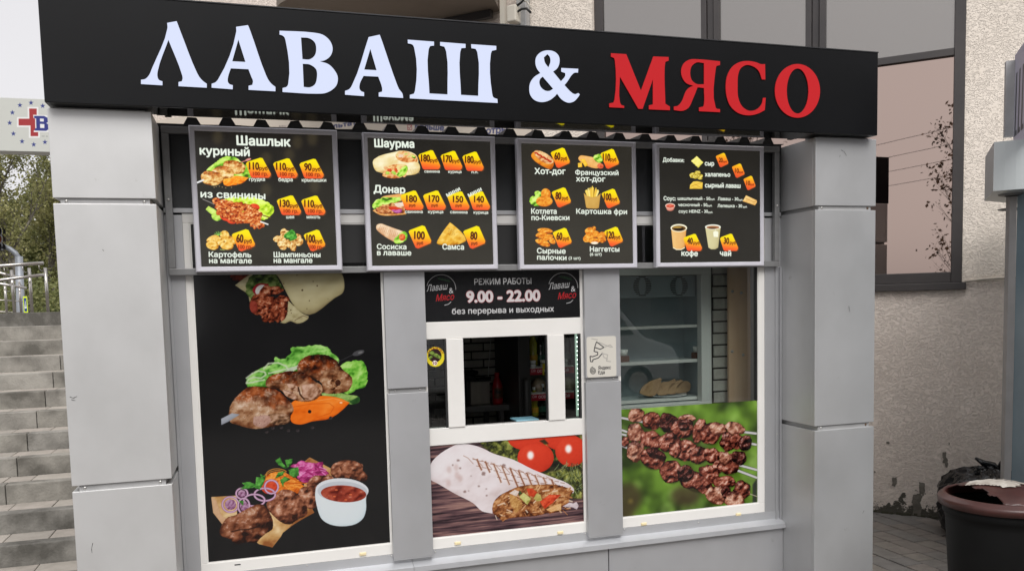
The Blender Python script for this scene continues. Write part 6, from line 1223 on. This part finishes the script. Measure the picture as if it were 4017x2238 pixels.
def wbox(name, s0, s1, z0, z1, o0, o1, m, par=BD, bevel=0):
    """o = outward offset from wall plane (positive = towards the street)"""
    return MB().obox(wp(s0, z0, o0), WD, -WN, (0, 0, 1), s1 - s0, o1 - o0, z1 - z0).build(name, m, par, bevel=bevel)
ws0, ws1, wz0, wz1 = -2.53, .645, 1.665, 7.0
wbox('wall', -9.3, ws0, G - .2, 9, -.4, 0, M['stucco']); wbox('wall', ws0 + .001, ws1 - .001, G - .2, wz0 - .06, -.4, -.002, M['stucco']); wbox('wall', ws1, 9, 1.668, 9, -.4, 0, M['stucco2']); wbox('wall', ws1 - .0005, 9, G - .2, 1.667, -.4, -.001, M['stucco'])  # below the sill a darker stucco copy carries ambient shade and dirt
wbox('wall', -3.19, ws0 - .002, wz0, 8.9, .001, .05, M['stucco2'])
def member(s0, s1, z0, z1, o=.0, d=.07, nm='window_frame', par=None): return wbox(nm, s0, s1, z0, z1, o - d, o, M['wfr'], par or WN_, .003)
WN_ = bpy.data.objects.new('window', None); COL.objects.link(WN_); WN_.parent = BD; WN_['_loc'] = wloc(BD)
member(ws0, ws0 + .085, wz0, wz1); member(.565, ws1, wz0, wz1, .012); member(.625, ws1 + .012, wz0 - .02, wz1, -.02, .05)
for s0, s1 in ((-1.492, -1.325), (-.583, -.417)):
    member(s0, s0 + .05, wz0 + .09, wz1, .01); member(s0 + .054, s0 + .11, wz0 + .09, wz1, -.012); member(s0 + .114, s1, wz0 + .09, wz1, .01)
member(ws0 + .086, .5645, wz0, 1.752, .008); wbox('window_sill', ws0 - .02, ws1 + .03, wz0 - .062, wz0 - .002, -.1, .035, M['wfr'], WN_, .004)
cols = [(ws0 + .086, -1.493), (-1.324, -.584), (-.416, .564)]
for a, b in cols:
    member(a, b, 3.515, 3.575, .006); wbox('pane', a, b, 1.7525, 3.5145, -.035, -.03, M['tint'], WN_); wbox('pane', a, b, 3.5755, wz1, -.035, -.03, M['tint2'], WN_)
wbox('window_backing', ws0, ws1, wz0, wz1, -.39, -.10, M['dark'], WN_)
# peeled patches
M['peel'] = mat('bare_plaster', (.17, .155, .13), .95, c2=(.10, .09, .075), scale=20, bump=.6, bscale=60)
rg = random.Random(5); z5 = lambda x, y: (3400 + x / 2.668, 1700 + y / 2.668)
for P_ in ([(795, 190), (830, 188), (832, 240), (850, 280), (850, 330), (840, 358), (825, 350), (822, 310), (790, 300), (805, 265), (790, 230)], [(260, 455), (315, 455), (315, 520), (295, 550), (262, 540), (270, 500)], [(550, 505), (608, 512), (610, 600), (590, 635), (550, 620)], [(485, 640), (560, 620), (580, 660), (560, 720), (575, 770), (560, 860), (480, 855), (490, 760), (470, 720)], [(205, 85), (225, 75), (242, 90), (232, 108), (210, 104)], [(855, 90), (868, 98), (870, 120), (856, 112)], [(80, 385), (92, 395), (88, 408), (80, 402)]):
    q = []; n = len(P_)
    for i in range(n):
        (x0, y0), (x1, y1) = P_[i], P_[(i + 1) % n]; m_ = max(1, int(math.hypot(x1 - x0, y1 - y0) / 9))
        for j in range(m_): q.append((x0 + (x1 - x0) * j / m_ + rg.uniform(-4, 4), y0 + (y1 - y0) * j / m_ + rg.uniform(-4, 4)))
    W3 = [atW(*z5(x, y), .004)[0] for x, y in q]; tri = tessellate_polygon([[Vector(((w - WP).dot(WD), w.z, 0)) for w in W3]])
    me = bpy.data.meshes.new('peeled_patch'); me.from_pydata([tuple(w) for w in W3], [], [tuple(t) for t in tri]); link('peeled_patch', me, M['peel'], BD)
# moss line along wall foot
mb = MB(); s = -.3
while s < 3.0:
    w_ = rg.uniform(.02, .06); mb.obox(wp(s, G - .005, .0), WD, -WN, (0, 0, 1), w_, rg.uniform(.006, .03), rg.uniform(.008, .03)); s += w_ * .8
M['moss'] = mat('dark_moss', (.03, .032, .018), 1, c2=(.05, .045, .03), scale=30); o = mb.build('moss_line', M['moss'], BD); o['kind'] = 'stuff'
# conduit
M['conduit'] = mat('pale_conduit', (.52, .47, .40), .6); cp = [wp(ws1 + .02 + i * .12, 1.668 + .012 * math.sin(i * .9) + i * .004, .02) for i in range(14)]
o = MB().tube(cp, .011, 8).build('conduit', M['conduit'], None, smooth=True); setp(o, 'pale cable conduit running along the stucco wall from the window corner', 'conduit')
# banner strip and lettering glimpsed under the sign
bs0, bs1 = -8.7, -3.2; pr_ = Print(wp(bs0, 2.9, .06), WD, bs1 - bs0, 1.15, 220, (226, 214, 198)); z3 = lambda x, y: (1300 + x / 2.576, 420 + y / 2.576)
NB = (72, 76, 118)
pr_.tf = z3; pr_.text('на результат', -300, 275, 250, 178, 40, NB, bold=.03); pr_.text('ваш пк', -530, 215, -400, 205, 30, (120, 110, 110)); pr_.text('Больше', 842, 222, 1130, 240, 52, NB, bold=.06); pr_.text('смотры.', 1440, 285, 1795, 255, 62, NB, bold=.05)
pr_.line([(765, 185), (808, 184), (810, 232), (768, 233), (765, 185)], 4, (170, 50, 60)); pr_.line([(772, 205), (785, 222), (806, 190)], 4, (170, 50, 60))
bo = pr_.sheet('wall_banner', rough=.6, gain=.8, thick=.01); setp(bo, 'cream wall banner with blue lettering glimpsed between sign and kiosk roof', 'banner')
# overhang with curved end, electrical box
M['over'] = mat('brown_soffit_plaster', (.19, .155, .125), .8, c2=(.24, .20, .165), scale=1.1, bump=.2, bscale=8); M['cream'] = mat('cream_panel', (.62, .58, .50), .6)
oz = 4.58; OP = [atZ(1085, 30, oz), atZ(1098, 14, oz), atZ(1122, 0, oz), atZ(1180, -30, oz), atZ(1300, -80, oz), atZ(1700, -140, oz), atZ(1900, -100, oz)]
q1_, q2_ = atW(2100, 20)[0], atW(1150, 60)[0]; OP2 = [Vector((p_.x, p_.y, oz)) for p_ in OP] + [Vector((wp(-3.55, 0).x, wp(-3.55, 0).y, oz)), Vector((q2_.x, q2_.y, oz))]
k = len(OP2); ov = MB().add([tuple(v) for v in OP2] + [(v.x, v.y, v.z + .35) for v in OP2], [tuple(range(k)), tuple(reversed(range(k, 2 * k)))] + [(i, i + k, (i + 1) % k + k, (i + 1) % k) for i in range(k)]).build('balcony_slab', M['over'], BD)
wbox('ledge_strip', -5.6, -3.6, 4.50, 4.575, .06, .12, M['wfr'])
EB = thing('electrical_box', tuple(wp(-3.35, 4.2, .1)), 'white junction box and grey metal meter box with black cables beside the stucco pier', 'electrical box')
def qs(u, v, o): _, s, z = atW(u, v, o); return s, z
s0, z0 = qs(1967, 95, .1); s1, z1 = qs(1983, 0, .1); MB().obox(wp(s0, 4.25, .08), WD, -WN, (0, 0, 1), s1 - s0, .05, .9).build('back_plate', M['cream'], EB)
s0, z0 = qs(1987, 88, .3); s1, z1 = qs(2022, 15, .3); MB().obox(wp(s0, z0, .14), WD, -WN, (0, 0, 1), s1 - s0, .16, z1 - z0).build('junction_box', M['cream'], EB, bevel=.012)
s0, z0 = qs(2026, 96, .18); s1, z1 = qs(2062, 0, .18); MB().obox(wp(s0, z0 - .1, .08), WD, -WN, (0, 0, 1), s1 - s0, .1, z1 - z0 + .4).build('meter_box', M['recess'], EB, bevel=.008)
for a_ in ([(2022, 28), (2045, 10), (2070, -20)], [(2022, 52), (2046, 36), (2066, 34), (2082, 50)]): MB().tube([atW(u, v, .25)[0] for u, v in a_], .012, 8).build('black_cable', M['gasket'], EB, smooth=True)
MB().tube([atW(u, v, .22)[0] for u, v in [(2003, -8), (2040, 0), (2068, 8), (2084, 34)]], .006, 6).build('white_cable', M['cream'], EB, smooth=True)
# ================================================================== BOOTH AT THE RIGHT
M['canopy'] = mat('pale_canopy_metal', (.50, .53, .53), .35, .15); M['booth'] = mat('blue_grey_booth_panel', (.15, .235, .29), .35, c2=(.20, .30, .36), scale=2); M['bline'] = mat('deep_blue_trim', (.012, .09, .22), .3)
bt = 5.2; c_tl, c_bl = atT(3899, 557, bt), atT(3902, 747, bt)
BO = thing('street_booth', (c_tl.x + .4, c_tl.y + .3, G), 'blue grey street booth with a rounded pale canopy at the right edge', 'booth')
rc = .62; ccx, ccy = c_tl.x + .50, c_tl.y + .38; zt2, zb2 = c_tl.z, c_bl.z
# rounded canopy: half drum towards the street, flat cut face at the left
pl = []; a0_ = math.atan2(c_tl.y - ccy, c_tl.x - ccx)
for i in range(25): a_ = a0_ + (2.35) * i / 24; pl.append((ccx + rc * math.cos(a_), ccy + rc * math.sin(a_)))
bk = atT(3885, 830, 5.75); pl += [(pl[-1][0], bk.y + .25), (bk.x, bk.y + .05)]
n = len(pl); MB().add([(x, y, zb2) for x, y in pl] + [(x, y, zt2) for x, y in pl], [(i, (i + 1) % n, (i + 1) % n + n, i + n) for i in range(n)] + [tuple(reversed(range(n))), tuple(range(n, 2 * n))]).build('canopy', M['canopy'], BO)
for u, v in ((3968, 760), (3955, 818)):
    q = atZ(u + 12, v, zb2); MB().lathe((q.x, q.y, zb2 - .012), [(0, 0), (.075, 0), (.09, .004), (.095, .0118)], 28).build('downlight', M['alu'], BO, smooth=True); MB().lathe((q.x, q.y, zb2 - .0135), [(0, 0), (.06, 0)], 24).build('light_glass', M['gasket'], BO)
pa = atT(3957, 1000, 5.5); pb_ = atT(3985, 1000, 5.45); pc_ = atT(4060, 1000, 5.3)
MB().add([(pa.x, pa.y, G), (pb_.x, pb_.y, G), (pb_.x, pb_.y, zb2 - .001), (pa.x, pa.y, zb2 - .001), (pa.x + .08, pa.y + .1, G), (pa.x + .08, pa.y + .1, zb2 - .001)], [(0, 1, 2, 3), (4, 0, 3, 5)]).build('corner_post', M['recess'], BO)
dv_ = Vector((pc_.x + .5 - pb_.x, pc_.y - .12 - pb_.y, 0)).normalized(); MB().obox((pb_.x + .002, pb_.y, G), dv_, (dv_.y, -dv_.x, 0), (0, 0, 1), 2.6, .9, zb2 - .001 - G).build('side_panel', M['booth'], BO)
box('canopy_beam', ccx + .35, ccx + 2.3, ccy - rc + .05, ccy + .1, zb2 + .003, zt2 - .003, M['canopy'], BO, .01)
u0, u1 = atT(4003, 1000, 5.40), atT(4009, 1000, 5.385); MB().add([(u0.x, u0.y - .012, G), (u1.x, u1.y - .012, G), (u1.x, u1.y - .012, zb2 - .002), (u0.x, u0.y - .012, zb2 - .002)], [(0, 1, 2, 3)]).build('trim_line', M['bline'], BO)
s_a, s_b = atT(3958, 535, 5.6), atT(4120, 380, 5.0)
sg = thing('booth_sign', (s_a.x, s_a.y, zt2), 'pale lilac slanted sign with dark letters above the booth canopy', 'sign')
sA, sB = atT(3975, 535, 5.55), atT(4060, 500, 4.9); A2 = Vector((sB.x - sA.x, sB.y - sA.y, 0)).normalized()
h1 = atT(3990, 350, 5.4).z - zt2 + .25
pr_ = Print((sA.x, sA.y, zt2 + .003), A2, 1.0, h1, 300, (200, 196, 214)); W_, H_ = pr_.W, pr_.H
for i in range(7):
    x_ = 10 + i * 34; pr_.poly([(x_, H_ - 25), (x_ + 14, H_ - 25), (x_ + 22, 40), (x_ + 8, 40)], (55, 58, 66), canvas=True); pr_.poly([(x_, H_ - 35), (x_ + 26, H_ - 35), (x_ + 27, H_ - 25), (x_, H_ - 25)], (55, 58, 66), canvas=True)
pr_.sheet('sign_face', sg, rough=.4, gain=.8, thick=.02)
MB().obox(sA - Vector((0, 0, 0)) + Vector((-.02, .06, 0)) * 1.0, A2, Vector((-A2.y, A2.x, 0)), (0, 0, 1), .05, .12, .5).build('sign_bracket', M['recess'], sg)
# ================================================================== BIN AND BAG
M['binb'] = mat('black_bin_plastic', (.0035, .0037, .0037), .6, c2=(.006, .0063, .0063), scale=3, spec=.2, bump=.08, bscale=14); M['binl'] = mat('maroon_bin_lid', (.060, .019, .015), .36, c2=(.042, .014, .012), scale=6, bump=.08, bscale=22); M['paper'] = mat('torn_paper', (.52, .49, .44), .6, c2=(.30, .26, .22), scale=14, bump=.5, bscale=40)
tb = 4.45; e_l = atT(3675, 1928, tb); rb = .30; bc = e_l + CR * (rb + .045); bc = Vector((bc.x, bc.y, 0)); rz = atT(3675, 1955, tb).z
B = thing('rubbish_bin', (bc.x, bc.y, G), 'round black plastic bin with cracked maroon lid and torn white paper', 'bin')
MB().lathe((bc.x, bc.y, 0), [(0, G), (.215, G), (.225, G + .03), (.262, rz - .13), (.268, rz - .09), (.278, rz - .085), (.278, rz - .045), (.268, rz - .04), (.262, rz - .038), (.25, rz - .05), (.22, G + .04), (0, G + .04)], 48).build('body', M['binb'], B, smooth=True)
MB().lathe((bc.x, bc.y, 0), [(.272, rz - .042), (.30, rz - .040), (.303, rz - .01), (.296, rz + .002), (.285, rz + .004), (.278, rz + .018), (.268, rz + .020), (.262, rz + .012), (.258, rz - .03)], 56).build('lid_rim', M['binl'], B, smooth=True)
# domed lid, its left part broken away
f1 = Vector((CR.x, CR.y, 0)).normalized(); f2 = Vector((CF.x, CF.y, 0)).normalized()
def domeh(x, y): return rz + .012 + .07 * max(0, 1 - (x * x + y * y) / .262 ** 2) ** .8
mb = MB(); st = .0131; nn = 20; key = {}
for i in range(-nn, nn):
    for j in range(-nn, nn):
        cx_, cy_ = (i + .5) * st, (j + .5) * st; edge = -.15 - .15 * cy_ + .010 * math.sin(cy_ * 60)
        if cx_ < edge or math.hypot(cx_, cy_) > .262: continue
        q_ = []
        for x, y in ((i * st, j * st), ((i + 1) * st, j * st), ((i + 1) * st, (j + 1) * st), (i * st, (j + 1) * st)):
            kk_ = (round(x / st), round(y / st))
            if kk_ not in key:
                r_ = math.hypot(x, y); sc_ = min(1, .262 / r_) if r_ > 0 else 1; w = Vector((bc.x, bc.y, 0)) + f1 * x * sc_ + f2 * y * sc_; key[kk_] = len(mb.v); mb.v.append((w.x, w.y, domeh(x * sc_, y * sc_)))
            q_.append(key[kk_])
        mb.f.append(tuple(q_)); mb.mi.append(0)
o = mb.build('lid_dome', M['binl'], B, smooth=True); sd_ = o.modifiers.new('t', 'SOLIDIFY'); sd_.thickness = .004
# paper: two torn sheets hugging the dome
def paper(poly, nm, dz=.006):
    # dense fill so the sheet follows the dome
    xs = [p_[0] for p_ in poly]; ys = [p_[1] for p_ in poly]; P_ = [np.array(p_) for p_ in poly]; mb = MB(); st = .012; rg = np.random.RandomState(3)
    def inside(x, y):
        c = False; n = len(P_)
        for i in range(n):
            (x0, y0), (x1, y1) = P_[i], P_[(i + 1) % n]
            if (y0 > y) != (y1 > y) and x < (x1 - x0) * (y - y0) / (y1 - y0) + x0: c = not c
        return c
    f1 = Vector((CR.x, CR.y, 0)).normalized(); f2 = Vector((CF.x, CF.y, 0)).normalized()
    def H(x, y): rf = min(1, math.hypot(x, y) / .262); w = Vector((bc.x, bc.y, 0)) + f1 * x + f2 * y; return (w.x, w.y, domeh(x, y) + dz + .002 * math.sin(x * 90) * math.sin(y * 70))
    x = min(xs)
    while x < max(xs):
        y = min(ys)
        while y < max(ys):
            if inside(x + st / 2, y + st / 2): mb.add([H(x, y), H(x + st, y), H(x + st, y + st), H(x, y + st)], [(0, 1, 2, 3)])
            y += st
        x += st
    mb.build(nm, M['paper'], B)
paper([(-.17, .04), (-.12, .09), (.0, .08), (.07, -.02), (.06, -.09), (-.04, -.10), (-.09, -.04)], 'torn_paper')
paper([(.02, .10), (.09, .06), (.15, -.03), (.14, -.09), (.08, -.02)], 'torn_paper')
M['bagb'] = mat('black_bin_bag', (.007, .007, .008), .22, bump=1, bscale=16, spec=.6)
bg_ = atT(3866, 2000, 6.4); bx0 = Vector((bg_.x, bg_.y, G)); wz = atT(3835, 1822, 6.5).z - G
GBt = thing('garbage_bag', tuple(bx0), 'tied black garbage bag slumped against the stucco wall behind the bin', 'bag')
prof_ = [(0, 0), (.20, .0), (.28, .04), (.305, .14), (.30, .26), (.27, .36), (.20, .43), (.12, .455), (.05, .47), (.0, .475)]; kz = wz / .47
def wob(a, z): return 1 + .06 * math.sin(3 * a + 2) + .05 * math.sin(7 * a + 9 * z) + .09 * abs(math.sin(9 * a + 16 * z)) * min(1, z * 3) + (.05 + .16 * max(0, z - .25)) * abs(math.sin(15 * a - 24 * z + 2 * math.sin(5 * a)))
PR2 = []
for (r0, z0_), (r1, z1_) in zip(prof_[:-1], prof_[1:]): PR2 += [(r0 + (r1 - r0) * k / 3, (z0_ + (z1_ - z0_) * k / 3) * kz) for k in range(3)]
PR2.append((0, prof_[-1][1] * kz)); rgb = random.Random(21); mb = MB().lathe(bx0, PR2, 54, wob=wob)
for i_, v in enumerate(mb.v):
    d_ = Vector(v) - bx0 - Vector((0, 0, .2)); k = 1 + rgb.gauss(0, .022) * (1 if v[2] > G + .02 else 0); mb.v[i_] = tuple(bx0 + Vector((0, 0, .2)) + d_ * k)
mb.build('bag_body', M['bagb'], GBt, smooth=False)
kt = bx0 + Vector((0, 0, wz)) + Vector((CR.x, CR.y, 0)) * .10
MB().tube([kt + Vector((0, 0, -.03)), kt + Vector((-.04, .02, .02)), kt + Vector((-.10, .05, .035)), kt + Vector((-.15, .08, .075))], [.022, .028, .026, .010], 8).build('tie_ear', M['bagb'], GBt, smooth=True)
MB().tube([kt + Vector((0, 0, -.03)), kt + Vector((.02, -.01, .03)), kt + Vector((.035, -.03, .075))], [.028, .026, .018], 8).build('tie_ear', M['bagb'], GBt, smooth=True)
# ================================================================== WHAT THE WINDOWS MIRROR: the street behind the photographer
for i, (x, y, h_, sd, lb) in enumerate(((-5.3, -13.9, 5.2, 61, 'sparse autumn tree behind the photographer, mirrored in the bronze window'), (-1.0, -15.5, 5.2, 71, 'leaning bare tree across the street, mirrored beside the kiosk end'), (-12, -12, 7, 81, 'tall half bare tree down the street at the left'))):
    tree(Vector((x, y, G)), h_, sd, LM[2], 1300, .85, lb, .09, .06, group='half bare trees across the street', start=.2, barkm='twig')
for i in range(4):
    z_ = 5.2 + i * .45; o = MB().tube([(-30 + 60 * j / 12, -16 + .2 * i, z_ + .25 * ((j - 6) / 6) ** 2) for j in range(13)], .008, 5).build('overhead_cable', M['gasket'], None); setp(o, 'thin overhead cable above the street, %s of the four' % ('lowest', 'second lowest', 'second highest', 'highest')[i], 'cable', 'overhead cables across the street')
# unseen block added across the street to darken reflections on sign and glass
M['fac'] = mat('grey_facade', (.16, .15, .14), .8, c2=(.12, .115, .11), scale=.6)
bb = thing('reflection_block', (16, -27, G), 'unseen grey block added across the street for darker reflections', 'building')
box('facade', -1, 34, -33, -27, G, 13, M['fac'], bb)
for fl in range(4):
    for k in range(12): x_ = .4 + k * 2.8; box('window', x_, x_ + 1.3, -26.995, -26.93, 1.0 + fl * 3.1, 2.5 + fl * 3.1, M['gasket'], bb)
# white van
M['van'] = mat('white_van_paint', (.62, .64, .65), .25, coat=.5); M['tyre'] = mat('tyre_rubber', (.02, .02, .02), .8)
VX, VY = 6.2, -10.4; V_ = thing('parked_van', (VX, VY, G), 'white delivery van parked across the street behind the photographer', 'van')
pf = [(-2.4, .35), (-2.45, .95), (-2.3, 1.95), (-2.1, 2.1), (.9, 2.1), (1.15, 2.0), (1.85, 1.2), (2.45, 1.0), (2.6, .75), (2.6, .35)]
n = len(pf); MB().add([(VX + x, VY - .9, G + z) for x, z in pf] + [(VX + x, VY + .9, G + z) for x, z in pf], [tuple(range(n)), tuple(reversed(range(n, 2 * n)))] + [(i, i + n, (i + 1) % n + n, (i + 1) % n) for i in range(n)]).build('body', M['van'], V_, bevel=.06)
for x0, x1, sl in ((-.1, .78, 0), (.85, 1.62, 1)):
    z0, z1 = 1.25, 1.9; MB().add([(VX + x0, VY + .905, G + z0), (VX + x1, VY + .905, G + z0), (VX + (x1 - .5 if sl else x1), VY + .905, G + z1), (VX + x0, VY + .905, G + z1)], [(3, 2, 1, 0)]).build('side_window', M['gasket'], V_)
MB().add([(VX + 1.19, VY - .8, G + 1.97), (VX + 1.19, VY + .8, G + 1.97), (VX + 1.88, VY + .82, G + 1.24), (VX + 1.88, VY - .82, G + 1.24)], [(0, 1, 2, 3)]).build('windscreen', M['gasket'], V_)
for x in (-1.6, 1.7):
    for y in (-.8, .8):
        w_ = MB().lathe((VX + x, VY + y, G + .34), [(0, -.1), (.32, -.1), (.34, -.08), (.34, .08), (.32, .1), (0, .1)], 28, axis='y').build('wheel', M['tyre'], V_, smooth=True); MB().lathe((VX + x, VY + y, G + .34), [(0, .105), (.18, .105), (.2, .1)], 20, axis='y').build('rim', M['screw'], w_)
for o in list(bpy.data.objects):
    if '_loc' in o: del o['_loc']
